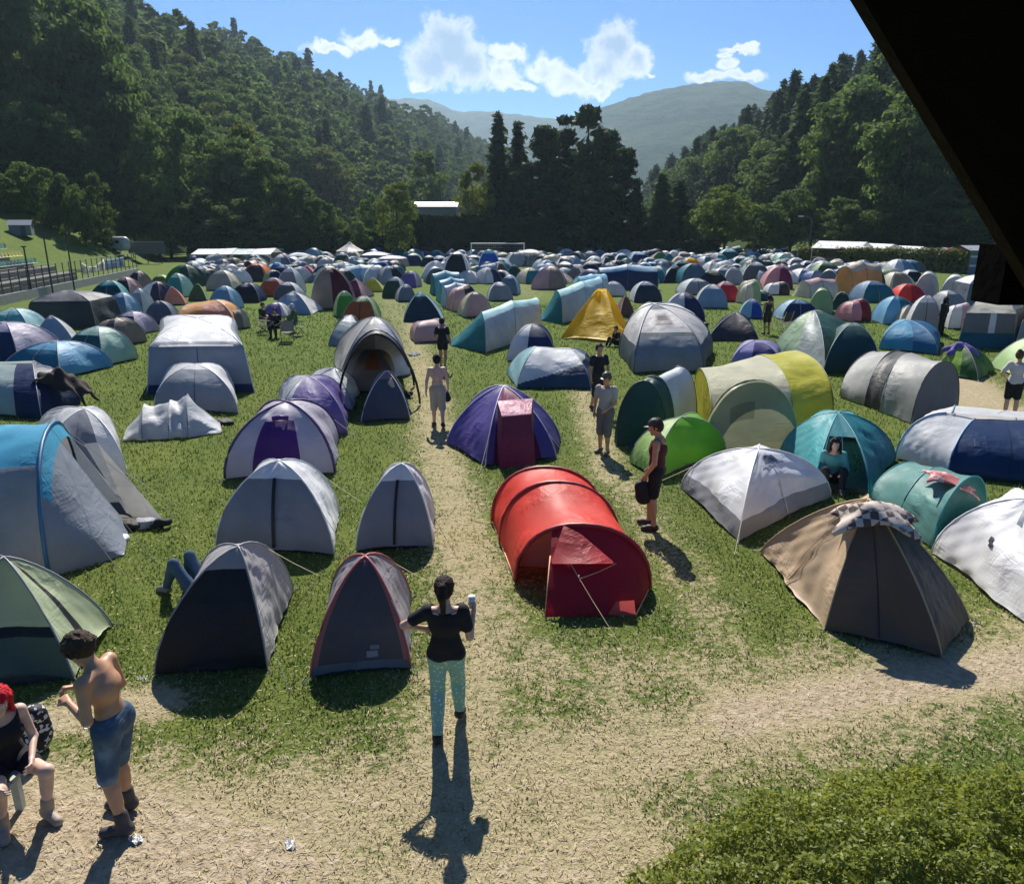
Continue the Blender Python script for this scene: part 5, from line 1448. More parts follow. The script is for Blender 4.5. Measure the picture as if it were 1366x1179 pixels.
def person(label, loc, rz, pose=STAND, height=1.75, skin='tan', hair=None, top=None, bottom=None, shoes=None, res=.012, female=False, group=None, curlL=.35, curlR=.35, nL=None, nR=None, extra=None, fingers=True, hat=None, zoff=0.0, bare=(), belly=0.0):
    J = {k: v3(*p) for k, p in pose.items()}
    sc = height / 1.75
    r = thing('person', label, 'person', (loc[0], loc[1], loc[2] + zoff if len(loc) > 2 else zoff), rz, group)
    r.scale = (sc,) * 3
    g = .87 if female else .93
    lat = unit(J['sR'] - J['sL']); latp = unit(J['hR'] - J['hL'])
    def torso(S, k=.06):
        S.cap(J['pelvis'] - latp * .065, J['pelvis'] + latp * .065, (.106 if female else .098), None, k)
        S.cap(J['waist'] - latp * .045, J['waist'] + latp * .045, .092 * g + belly, None, k)
        S.cap(J['waist'].copy(), J['chest'].copy(), .10 * g + belly, .11 * g, k)
        S.cap(J['chest'] - lat * .062 * g, J['chest'] + lat * .062 * g, .107 * g, None, k)
        m = (J['sL'] + J['sR']) / 2
        S.cap(J['chest'], (m + J['chest']) / 2, .11 * g, .10 * g, k)
        S.cap(J['sL'] * .88 + m * .12, J['sR'] * .88 + m * .12, .058 * g, None, k)
        S.cap(m, J['neck'], .072 * g, .055 * g, k)
        if female:
            f = unit(np.cross(J['neck'] - J['waist'], lat)) * -1
            f = f if f[1] > 0 or True else -f
            fw = unit(v3(0, 1, 0) - unit(J['neck'] - J['waist']) * unit(J['neck'] - J['waist'])[1])
            for sgn in (-1, 1): S.ell(J['chest'] + lat * sgn * .07 + fw * .085, (.062, .055, .06), None, .04)
        return S
    def legs(S, a=1.0, b=1.0, k=.05, fat=0.0):
        for s_ in 'LR':
            h, kn, an = J['h' + s_], J['k' + s_], J['a' + s_]
            S.cap(h, h + (kn - h) * min(1, a), .080 + fat, .080 + (.053 - .080) * min(1, a) + fat, k)
            if b > 0 and a >= 1:
                S.cap(kn, kn + (an - kn) * b, .054 + fat, .054 + (.037 - .054) * b + fat, .03)
                bk_ = unit(np.cross(an - kn, latp)); bk_ = bk_ if bk_[1] < 0 else -bk_
                if b > .5: S.cap(kn + (an - kn) * .2 + bk_ * .016, kn + (an - kn) * .5 + bk_ * .010, .05 + fat, .042 + fat, .03)
        return S
    def arms(S, a=1.0, b=1.0, k=.035):
        for s_ in 'LR':
            sh, el_, wr = J['s' + s_], J['e' + s_], J['w' + s_]
            S.cap(sh, sh + (el_ - sh) * a, .053 * g, (.053 + (.041 - .053) * a) * g, k)
            if a >= 1: S.cap(el_, el_ + (wr - el_) * b, .041 * g, .027 * g, .02)
        return S
    hc = J['head']; fwd = unit(J['look']); up = unit(hc - J['neck']); rt = unit(np.cross(fwd, up)); up = np.cross(rt, fwd)
    M = np.stack([rt, fwd, up], 1)
    B = Sdf(); torso(B); legs(B); arms(B)
    hands = {}
    for s_, cu, nn, th in (('L', curlL, nL, 1), ('R', curlR, nR, -1)):
        nv = v3(*nn) if nn else (lat if s_ == 'L' else -lat)
        hands[s_] = hand(B, J['w' + s_], J['e' + s_], nv, cu, 1.0, th, fingers)
    for s_ in 'LR':
        B.cap(J['a' + s_], J['a' + s_] * .2 + J['t' + s_] * .8, .037, .03, .02)
        B.cap(J['a' + s_] + unit(J['a' + s_] - J['t' + s_]) * .02 - v3(0, 0, .035), J['t' + s_], .032, .026, .02)
    B.cap(J['neck'] - up * .02, hc - up * .07 - fwd * .01, .056 * g, .05 * g, .03)
    B.ell(hc + up * .02 - fwd * .012, (.077, .096, .098), M, .02)
    B.ell(hc - up * .05 + fwd * .022, (.056, .07, .065), M, .035)
    B.cap(hc + fwd * .088 + up * .012, hc + fwd * .108 - up * .022, .010, .015, .014)
    B.cap(hc + fwd * .082 + up * .034 - rt * .035, hc + fwd * .082 + up * .034 + rt * .035, .011, None, .02)
    B.cap(hc + fwd * .082 - up * .056 - rt * .016, hc + fwd * .082 - up * .056 + rt * .016, .010, None, .012)
    B.ell(hc + fwd * .078 - up * .095, (.02, .018, .018), M, .03)
    for sgn in (-1, 1):
        B.ell(hc + rt * sgn * .079 - fwd * .012 - up * .005, (.012, .026, .034), M, .01)
        B.ell(hc + fwd * .098 + rt * sgn * .031 + up * .012, (.015, .013, .012), M, .01, True)
    sm = skin_mat(SKIN[skin])
    def put(S, name, mat, grow=0.0, cut=None, rs=None):
        V, F = S.mesh(rs or res, cut, grow)
        o = link(bpy.data.objects.new(name, np_mesh(name, V, F, mat, True)), r)
        return o
    put(B, 'body', sm)
    for sgn in (-1, 1):
        e = hc + fwd * .086 + rt * sgn * .031 + up * .013
        MB().ball(e, .0125, 8, 6).build('eye', solid((.75, .73, .70), .2, 'eye_white'), r, True)
        MB().ball(e + fwd * .0075, .0075, 6, 5).build('iris', solid((.05, .03, .02), .15, 'iris'), r, True)
    if res <= .012:
        l0 = hc + fwd * .0925 - up * .056
        MB().tube([l0 - rt * .022 - fwd * .006, l0 + fwd * .002, l0 + rt * .022 - fwd * .006], [.003, .0055, .003], 5).build('lips', solid((.42, .16, .13), .5, 'lips'), r, True)
    if hair:
        hcol, style = hair
        hm = solid(cc(hcol), .6, 'hair', .9, 60, 0, .4, .15)
        Hh = Sdf()
        Hh.ell(hc + up * .030 - fwd * .02, (.092, .108, .104), M, .02)
        Hh.ell(hc - up * .01 - fwd * .05, (.082, .07, .085), M, .03)
        fr = .058
        if style == 'pony':
            t0 = hc - fwd * .12 + up * .05
            Hh.cap(t0, hc - fwd * .15 - up * .04, .034, .038, .03); Hh.cap(hc - fwd * .15 - up * .04, hc - fwd * .12 - up * .19, .038, .012, .03)
        if style in ('pony', 'bob', 'curly', 'bun') and res < .01:
            rs = random.Random(8)
            for q in range(150):
                dv = unit(v3(rs.gauss(0, 1), rs.gauss(-.35, .8), abs(rs.gauss(.3, .7))))
                p0 = hc + M @ (dv * v3(.093, .108, .104)) + up * .028 - fwd * .018
                if style == 'pony': p1 = p0 * .45 + (hc - fwd * .12 + up * .05) * .55
                else: p1 = p0 + (M @ (dv * v3(.02, .02, 0))) - up * .05 + rt * rs.uniform(-.02, .02)
                Hh.cap(p0, p1, .0075, .005, .006)
            if style == 'pony':
                for q in range(26):
                    w_o = rt * rs.uniform(-.03, .03) + fwd * rs.uniform(-.025, .02)
                    Hh.cap(hc - fwd * .13 + up * .02 + w_o, hc - fwd * .12 - up * rs.uniform(.15, .25) + w_o * .8, .009, .004, .006)
        if style == 'bun': Hh.ell(hc + up * .115 - fwd * .05, (.05, .05, .045), M, .02)
        if style == 'short':
            rs = random.Random(3)
            for q in range(40):
                dv = unit(v3(rs.gauss(0, 1), rs.gauss(-.3, .8), rs.gauss(.5, .7)))
                Hh.ell(hc + M @ (dv * v3(.088, .102, .10)) + up * .03 - fwd * .018, (.016,) * 3, None, .01)
        if style in ('curly', 'bob'):
            rs = random.Random(5)
            for q in range(190 if style == 'curly' else 14):
                dv = unit(v3(rs.gauss(0, 1), rs.gauss(-.35, .8), rs.gauss(.45, .7)))
                Hh.ell(hc + M @ (dv * v3(.098, .112, .108)) + up * .025 - fwd * .015, (.013 + .006 * rs.random(),) * 3, None, .006)
            if style == 'bob':
                for q in range(-3, 4): Hh.cap(hc + rt * q * .026 - fwd * (.085 - .008 * abs(q)), hc + rt * q * .03 - fwd * .085 - up * .14, .035, .026, .03)
                for sgn in (-1, 1):
                    for q in range(16):
                        o_ = fwd * (.03 - .008 * q) + rt * sgn * .004 * (q % 3)
                        Hh.cap(hc + rt * sgn * .082 + up * .04 + o_, hc + rt * sgn * (.098 + .01 * (q % 2)) - up * (.15 + .02 * (q % 4)) + o_ * 1.2, .016, .009, .012)
        def cutf(P):
            L = P - hc
            f = L @ fwd; u = L @ up
            return np.minimum(f - (.03 if style != 'bob' else .055), fr - u)
        put(Hh, 'hair', hm, 0, cutf, .0055 if res < .01 else None)
    if hat:
        Hc = Sdf(); Hc.ell(hc + up * .045 - fwd * .01, (.096, .112, .098), M, .01)
        put(Hc, 'cap', fab(cc(hat), 0), 0, lambda P: (hc + up * .035 - P) @ up)
        MB().patch(lambda u, v: tuple(hc + up * (.042 + .012 * math.sin(math.pi * u)) + rt * (u - .5) * .15 + fwd * (.08 + v * .085 * math.sin(math.pi * (u * .8 + .1)))), 8, 4).build('cap_peak', fab(cc(hat), 0), r, True)
    if top:
        col, style = top[:2]
        S = torso(Sdf())
        sl = dict(tee=.58, tank=.0, long=1.0)[style]
        if style == 'long': arms(S, 1, .95)
        elif sl: arms(S, sl)
        tax = unit(J['waist'] - J['pelvis'])
        nk = J['neck'] + v3(0, 0, -.028 if style != 'tank' else -.07)
        def cut(P):
            d = -((P - J['pelvis']) @ tax) - .02 + .012 * np.sin(P[..., 0] * 25)
            d2 = ((P - nk) @ unit(J['neck'] - J['chest'])) 
            rad = np.linalg.norm(P - J['neck'], axis=-1)
            d = np.maximum(d, np.where(rad < .13, d2, -1))
            if style == 'tank':
                ww = np.abs((P - J['chest']) @ lat) - .135
                d = np.maximum(d, np.where(P[..., 2] > J['chest'][2] + .02, ww, -1))
            return d
        put(S, 'shirt' if style != 'tank' else 'tank_top', top[2] if len(top) > 2 else fab(cc(col), 0, .8), .022 if style != 'tank' else .016, cut)
    if bottom:
        col, style = bottom[:2]
        S = Sdf()
        S.cap(J['pelvis'] - latp * .065, J['pelvis'] + latp * .065, .106 if female else .099, None, .05)
        S.cap(J['waist'] * .35 + J['pelvis'] * .65 - latp * .05, J['waist'] * .35 + J['pelvis'] * .65 + latp * .05, .084 if female else .09, None, .05)
        if style == 'pants': legs(S, 1, .92, .05, .006)
        elif style == 'shorts': legs(S, .78, 0, .05, .018)
        elif style == 'bermuda': legs(S, .93, 0, .05, .013)
        elif style == 'knee': legs(S, 1, .12, .05, .02)
        elif style == 'mini': legs(S, .42, 0, .05, .012)
        tax = unit(J['waist'] - J['pelvis'])
        put(S, dict(pants='trousers', shorts='shorts', bermuda='shorts', knee='shorts', mini='shorts')[style], bottom[2] if len(bottom) > 2 else fab(cc(col), 0, .85), .011, lambda P: np.where(np.linalg.norm(P - J['waist'], axis=-1) < .22, (P - J['pelvis']) @ tax - .10, -1))
    if shoes:
        for s_ in 'LR':
            if s_ in bare: continue
            a, t_ = J['a' + s_], J['t' + s_]
            S = Sdf()
            bk_ = unit((a - t_) * v3(1, 1, 0.3))
            S.cap(a + bk_ * .03 - v3(0, 0, .03), t_ + v3(0, 0, .004), .044, .040, .03)
            if shoes[1] == 'boot': S.cap(a - v3(0, 0, .02), a + (J['k' + s_] - a) * .24, .05, .05, .03)
            else: S.cap(a - v3(0, 0, .035), t_ * .5 + a * .5, .046, .04, .03)
            zmin = min(a[2] - .085, t_[2] - .03)
            put(S, 'boot' if shoes[1] == 'boot' else 'shoe', solid(cc(shoes[0]), .6, 'leather'), .004, lambda P, z=zmin: z - P[..., 2])
    if extra: extra(r, J, put, hands)
    bpy.context.view_layer.update()
    Mw = Matrix.Translation(r.location) @ Matrix.Rotation(rz, 4, 'Z') @ Matrix.Scale(sc, 4)
    r_h = {s_: Mw @ Vector(hands[s_]) for s_ in 'LR'}
    return r, r_h
def ground_at(px, py): return G(px, py)
# the woman walking away along the trodden path
def leafprint(t, tc, c):
    vo = t.n('ShaderNodeTexVoronoi', {'Vector': tc, 'Scale': 26.0}).outputs['Distance']
    return t.mix(t.ss(vo, .22, .34), (.60, .74, .68), c)
P1 = dict(STAND, pelvis=(0, .02, .94), waist=(0, .02, 1.07), chest=(0, .03, 1.27), sL=(-.165, .02, 1.39), sR=(.165, .02, 1.39), eL=(-.40, .02, 1.25), wL=(-.20, .13, 1.15), eR=(.235, .0, 1.12), wR=(.27, .15, 1.31), look=(.12, 1, -.12),
          hL=(-.085, .02, .91), kL=(-.095, .06, .49), aL=(-.10, -.10, .10), tL=(-.105, .06, .03), hR=(.085, .02, .91), kR=(.10, .20, .52), aR=(.11, .22, .15), tR=(.13, .36, .05), head=(.0, .045, 1.62), neck=(0, .01, 1.44))
wloc = G(598, 982)
w_, hh_ = person('woman in black shirt and mint patterned trousers walking away, hand on hip', wloc, R(2), P1, 1.70, 'fair', ((.035, .022, .018), 'pony'), ('black', 'tee'), ((.20, .38, .34), 'pants', fab((.24, .46, .41), 0, .85, 1, leafprint, 'leafprint')), ('black', 'shoe'), .0075, True, curlR=1.15, nR=(-.8, .2, 0), curlL=.7, nL=(.3, -1, -.2))
c = hh_['R']
mb = MB().tube([c + Vector((0, 0, -.05)), c + Vector((0, 0, .07))], [.028, .036], 14)
tag(mb.build('drink_cup', solid((.82, .82, .80), .4, 'cup_plastic'), None, True), 'white drink cup held up by the woman walking away', 'cup')
# shirtless man in denim shorts
P2 = dict(STAND, pelvis=(0, -.05, .94), waist=(0, -.035, 1.06), chest=(0, -.01, 1.26), neck=(0, .03, 1.43), head=(0, .125, 1.575), sL=(-.18, .02, 1.385), sR=(.18, .02, 1.385), eL=(-.24, -.02, 1.12), wL=(-.10, .21, 1.17), eR=(.25, .01, 1.12), wR=(.06, .25, 1.20), look=(0, 1, -.75),
          hL=(-.09, -.05, .92), kL=(-.12, -.01, .50), aL=(-.15, -.10, .09), tL=(-.17, .06, .03), hR=(.09, -.05, .92), kR=(.10, .03, .50), aR=(.12, .02, .09), tR=(.12, .19, .03))
person('shirtless curly haired man in denim shorts looking down at his hands', G(166, 1094), R(86), P2, 1.80, 'tan', ((.065, .042, .028), 'curly'), None, ((.10, .17, .26), 'bermuda', fab((.060, .105, .175), 0, .85, 1.2, lambda t, tc, c: t.mix(t.ss(t.noise(tc, 4, 4), .45, .7), c, (.17, .24, .32)), 'denim')), ((.05, .045, .05), 'boot'), .0075, False, curlL=.9, curlR=.9, nL=(0, -.5, -1), nR=(0, -.5, -1), belly=-.014)
# red haired woman sitting on the bench
SITZ = dict(SIT, head=(0, .13, 1.16), look=(.05, 1, -.45), eL=(-.21, .10, .68), wL=(-.10, .33, .62), eR=(.23, .14, .70), wR=(.20, .38, .58), kL=(-.16, .44, .52), aL=(-.13, .36, .10), tL=(-.15, .50, .03), kR=(.19, .42, .53), aR=(.18, .24, .10), tR=(.22, .38, .03))
sl_ = G(-6, 1092)
person('red haired woman in a black tank top sitting on the bench', sl_ + Vector((.10, .12, 0)), R(232), SITZ, 1.68, 'pale', ((.52, .015, .03), 'bob'), ('black', 'tank'), ('black', 'mini'), ((.36, .28, .22), 'boot'), .0075, True, curlL=.5, curlR=.5)
# man with cap right of the red tent
P4 = dict(STAND, look=(-.25, 1, -.35), head=(0, .06, 1.62), eL=(-.23, .0, 1.12), wL=(-.19, .13, .90), eR=(.235, -.02, 1.13), wR=(.20, .14, .92), aR=(.105, .10, .085), tR=(.13, .25, .03), kR=(.10, .09, .50))
ml = G(872, 705)
r4, h4 = person('bare shouldered man in a cap and dark red vest standing right of the red tent', ml, R(68), P4, 1.86, 'tan', ((.05, .035, .025), 'short'), ((.10, .02, .025), 'tank'), ('black', 'shorts'), ('dbrown', 'shoe'), .009, False, hat=(.06, .05, .05), curlL=.9, curlR=.9)
def sling_bag(c, s, label, strap=True):
    b = thing('bag', label, 'bag', c)
    S = Sdf(); S.ell((0, 0, -.18 * s), (.10 * s, .07 * s, .16 * s), None, .03); S.ell((.03 * s, .01, -.26 * s), (.10 * s, .08 * s, .09 * s), None, .05); S.ell((-.05 * s, 0, -.10 * s), (.06 * s, .05 * s, .07 * s), None, .04)
    V, F = S.mesh(.02)
    link(bpy.data.objects.new('pouch', np_mesh('pouch', V, F, fab(CO['black'], 0, .7), True)), b)
    MB().tube([(-.06 * s, 0, -.05 * s), (0, 0, .02), (.06 * s, 0, -.05 * s)], .008, 5).build('handle', fab(CO['black'], 0, .7), b, True)
    return b
sling_bag(h4['L'], 1.2, 'black bag held by the man with the cap')
# pair by the green tunnel
P5 = dict(STAND, kL=(-.10, .12, .50), aL=(-.10, .14, .085), tL=(-.12, .29, .03), aR=(.105, -.16, .11), tR=(.12, -.02, .03), eL=(-.24, .05, 1.14), wL=(-.16, .20, 1.0))
person('dark haired man in a black shirt beside the green fronted tunnel tent', G(797, 548), R(-160), P5, 1.80, 'tan', ('black', 'short'), ('black', 'tee'), ((.03, .03, .035), 'knee'), ('black', 'shoe'), .012)
P6 = dict(STAND, look=(.2, 1, -.3), eL=(-.23, .04, 1.13), wL=(-.12, .22, 1.02), eR=(.235, .0, 1.13), wR=(.22, .10, .90), kL=(-.10, .10, .50), aL=(-.11, .10, .085), tL=(-.14, .25, .03))
person('person in cap, pale shirt and grey shorts in front of the dark haired man', G(806, 604), R(150), P6, 1.78, 'tan', ((.05, .035, .03), 'short'), ((.46, .43, .38), 'tee'), ((.17, .16, .15), 'knee'), ((.08, .07, .06), 'shoe'), .011, False, hat=(.10, .09, .08))
# shirtless man in beige shorts walking away
P7 = dict(STAND, kL=(-.09, .10, .50), aL=(-.095, .10, .09), tL=(-.115, .25, .03), kR=(.10, .02, .50), aR=(.10, -.17, .14), tR=(.115, -.06, .03), eL=(-.25, -.05, 1.14), wL=(-.27, -.02, .89), eR=(.24, .02, 1.14), wR=(.25, .14, .93))
r7, h7 = person('shirtless man in beige shorts walking away with something dark in hand', G(585, 570), R(8), P7, 1.80, 'fair', ('black', 'short'), None, ((.42, .38, .28), 'knee'), ('black', 'shoe'), .011, curlR=1.0)
sling_bag(h7['R'], .8, 'dark little bag carried by the shirtless man in beige shorts')
person('person in a black shirt with bare legs walking up the lane', G(591, 493), R(-6), dict(P7, wL=(-.2, .16, 1.0)), 1.76, 'brown', ('black', 'short'), ('black', 'tee'), ('black', 'mini'), ('black', 'shoe'), .013, True, fingers=False)
# right edge
P8 = dict(STAND, eL=(-.33, -.04, 1.17), wL=(-.17, .06, 1.02), eR=(.34, -.02, 1.18), wR=(.16, .08, 1.05), look=(.5, 1, 0))
person('person in a white shirt and black shorts, hands on hips, near the right edge', G(1345, 560), R(-25), P8, 1.78, 'fair', ((.10, .06, .04), 'bun'), ((.62, .56, .56), 'tee'), ('black', 'shorts'), ('black', 'shoe'), .012, True)
# lying person: bent knees in jeans beside the black fronted grey tent
LIE = dict(STAND, pelvis=(0, 0, .12), waist=(0, -.14, .13), chest=(0, -.36, .14), neck=(0, -.56, .17), head=(0, -.73, .20), sL=(-.17, -.50, .15), sR=(.17, -.50, .15), eL=(-.30, -.28, .10), wL=(-.28, -.02, .09), eR=(.30, -.28, .10), wR=(.28, -.02, .09),
           hL=(-.09, .03, .12), kL=(-.12, .33, .47), aL=(-.13, .52, .09), tL=(-.14, .66, .03), hR=(.09, .03, .12), kR=(.12, .30, .50), aR=(.14, .42, .09), tR=(.16, .57, .03), look=(0, .5, 1))
person('person in blue jeans lying with knees up beside the black fronted grey tent', G(233, 786) + Vector((.47, -.24, 0)), R(62), LIE, 1.75, 'fair', ('dbrown', 'short'), ('grey', 'tee'), ((.05, .10, .16), 'pants'), ('dgrey', 'shoe'), .011)
SITG = dict(SIT, pelvis=(0, 0, .16), waist=(0, -.02, .29), chest=(0, .02, .49), neck=(0, .05, .67), head=(0, .11, .85), sL=(-.17, .03, .62), sR=(.17, .03, .62), eL=(-.24, .12, .36), wL=(-.14, .34, .33), eR=(.24, .12, .36), wR=(.14, .34, .33), hL=(-.09, .03, .14), kL=(-.16, .36, .40), aL=(-.12, .55, .09), tL=(-.14, .69, .03), hR=(.09, .03, .14), kR=(.16, .36, .40), aR=(.12, .55, .09), tR=(.14, .69, .03))
person('person in a teal top sitting in the mouth of the teal tent', G(1120, 652) + Vector((-.1, .22, 0)), R(165), SITG, 1.75, 'fair', ('black', 'bob'), ((.10, .34, .33), 'long'), ('black', 'pants'), ('dbrown', 'shoe'), .014, fingers=False)
# smaller people further off
person('person sitting hunched in the middle of the chairs by the open shelter', G(371, 450), R(170), SIT, 1.72, 'tan', ('black', 'short'), ('black', 'tee'), ('black', 'pants'), ('black', 'shoe'), .016, fingers=False)
person('person in dark green sitting on the left of the group by the shelter', G(351, 440), R(250), SIT, 1.72, 'tan', ('black', 'short'), ('dgreen', 'tee'), ('black', 'pants'), ('black', 'shoe'), .016, fingers=False)
person('person with pale cap sitting on the right of the group by the shelter', G(395, 442), R(110), SIT, 1.72, 'tan', ('lgrey', 'short'), ('moss', 'tee'), ('dgrey', 'pants'), ('black', 'shoe'), .016, fingers=False, hat='lgrey')
person('small dark person crouching at the right side of the yellow pyramid tent', G(823, 462), R(120), SITG, 1.5, 'brown', ('black', 'short'), ('black', 'tee'), ('black', 'pants'), ('black', 'shoe'), .016, fingers=False)
person('dark clothed person standing by the grey arched tent near the blue dome', G(1254, 449), R(30), STAND, 1.75, 'brown', ('black', 'bob'), ('black', 'long'), ('black', 'pants'), ('black', 'shoe'), .018, fingers=False)
person('bare backed person standing beside the folding chair and navy tent', G(1022, 446), R(10), STAND, 1.75, 'brown', ('black', 'short'), ('dbrown', 'tank'), ('dbrown', 'shorts'), ('black', 'shoe'), .018, fingers=False)
# ---------------------------------------------------------------- grass: short worn turf, denser away from the trodden lines
def blades():
    rng = np.random.default_rng(3)
    n = 250000
    r = 2.6 * np.exp(rng.uniform(0, 1, n) * math.log(48 / 2.6))
    a = rng.uniform(-.72, .72, n)
    x, y = r * np.sin(a), r * np.cos(a)
    w = wear(x, y)
    keep = (rng.uniform(0, 1, n) > w * 1.5 - .04) & (y > 2.2)
    x, y, w, r = x[keep], y[keep], w[keep], r[keep]
    n = len(x)
    z = np.zeros(n) + .012 * np.sin(x * 2.1) * np.sin(y * 1.7)
    h = rng.uniform(.014, .04, n) * (1 - .45 * w) * (1 + r / 20)
    wd = rng.uniform(.003, .006, n) * (1 + r / 8)
    th = rng.uniform(0, 6.28, n)
    ln = rng.uniform(.2, .9, n) * h * (1 + w)
    dx, dy = np.cos(th), np.sin(th)
    px, py = -dy * wd, dx * wd
    b = np.stack([x, y, z], -1)
    V = np.stack([b + np.stack([px, py, 0 * z], -1), b - np.stack([px, py, 0 * z], -1), b + np.stack([dx * ln, dy * ln, h], -1)], 1).reshape(-1, 3)
    F = np.arange(n * 3).reshape(n, 3)
    m, t, out = new_mat('grass_blades')
    gi = t.n('ShaderNodeNewGeometry')
    wv = t.n('ShaderNodeAttribute', attribute_name='wear').outputs['Fac']
    ri = gi.outputs['Random Per Island']
    q = t.math('ADD', t.math('MULTIPLY', wv, 1.1), t.math('MULTIPLY', ri, .75))
    c = t.mix(t.ss(q, .45, 1.0), t.mix(ri, (.060, .122, .020), (.160, .225, .046)), (.56, .48, .27))
    p = t.n('ShaderNodeBsdfPrincipled', {'Base Color': c, 'Roughness': .7, 'Specular IOR Level': .15})
    tl = t.n('ShaderNodeBsdfTranslucent', {'Color': c})
    t.t.links.new(t.n('ShaderNodeMixShader', {0: .4, 1: p.outputs[0], 2: tl.outputs[0]}).outputs[0], out.inputs[0])
    me = np_mesh('grass', V, F, m)
    at = me.attributes.new('wear', 'FLOAT', 'POINT'); at.data.foreach_set('value', np.repeat(w, 3).astype(np.float32))
    tag(link(bpy.data.objects.new('grass', me)), 'short worn grass between the trodden paths', 'grass', kind='stuff')
    # trampled straw lying on the bare earth
    n = 60000
    r = 2.6 * np.exp(rng.uniform(0, 1, n) * math.log(14 / 2.6)); a = rng.uniform(-.72, .72, n)
    x, y = r * np.sin(a), r * np.cos(a)
    w = wear(x, y)
    keep = (rng.uniform(0, 1, n) < .25 + .6 * w) & (y > 2.2)
    x, y, r = x[keep], y[keep], r[keep]; n = len(x)
    th = rng.uniform(0, 6.28, n); L = rng.uniform(.006, .022, n) * (1 + r / 30); wd = rng.uniform(.0012, .003, n) * (1 + r / 14)
    dx, dy = np.cos(th), np.sin(th); z = .014 + rng.uniform(0, .006, n) + .012 * np.sin(x * 2.1) * np.sin(y * 1.7)
    b = np.stack([x, y, z], -1); u = np.stack([dx * L, dy * L, rng.normal(0, .002, n)], -1); s = np.stack([-dy * wd, dx * wd, rng.normal(0, .0008, n)], -1)
    V = np.stack([b - u - s, b + u - s, b + u + s, b - u + s], 1).reshape(-1, 3)
    m2, t, out = new_mat('dry_straw')
    ri = t.n('ShaderNodeNewGeometry').outputs['Random Per Island']
    c = t.mix(ri, (.24, .19, .09), (.60, .50, .31))
    t.t.links.new(t.n('ShaderNodeBsdfPrincipled', {'Base Color': c, 'Roughness': .85, 'Specular IOR Level': .1}).outputs[0], out.inputs[0])
    tag(link(bpy.data.objects.new('straw', np_mesh('straw', V, quads(n), m2))), 'trampled dry straw littering the bare earth', 'straw', kind='stuff')
blades()
# ---------------------------------------------------------------- the bush below the balcony
def bush():
    rng = np.random.default_rng(9)
    cx, cy = 2.42, 3.80
    root = thing('bush', 'dense leafy bush with small glossy leaves below the balcony', 'bush', (cx, cy, 0))
    n = 78000
    th = rng.uniform(0, 6.283, n); rr = np.sqrt(rng.uniform(0, 1, n))
    x, y = rr * np.cos(th), rr * np.sin(th)
    lump = .10 * np.sin(x * 7 + 1) * np.sin(y * 8) + .09 * np.sin(x * 17 + y * 13) * np.sin(y * 19 - x * 6) + .05 * np.sin(x * 41) * np.sin(y * 37)
    X = x * 2.3 * (1 + lump * .4) + y * .5
    Y = y * 1.45 * (1 + lump * .4) + x * .42
    top = .74 * np.sqrt(np.maximum(0, 1 - rr ** 2.6)) + lump * .75 + .06
    Z = np.maximum(.02, top - np.abs(rng.normal(0, .10, n)) + .02)
    up_ = rng.uniform(0, 1, n) < .05
    Z = np.where(up_, Z + rng.uniform(.02, .11, n), Z)
    nrm = np.stack([x * .7, y * .7, np.full(n, .8)], -1)
    V = rhombs(np.stack([X, Y, Z], -1), nrm, .0135, rng, .75, 1.5)
    fm = foliage_mat('bush_leaves', (.07, .11, .016), (.40, .43, .09), .35, .45, (.20, .20, .03), .22)
    link(bpy.data.objects.new('foliage', np_mesh('foliage', V, quads(n), fm)), root)
    b = MB()
    for k in range(26):
        a = k * 2.4; q = rng.uniform(.2, .8)
        b.tube([(math.cos(a) * .15, math.sin(a) * .12, -.02), (math.cos(a) * q * .8, math.sin(a) * q * .6, .3), (math.cos(a) * q * 1.6, math.sin(a) * q * 1.1, .55)], [.018, .011, .004], 5)
    b.build('stems', bark, root, True)
bush()
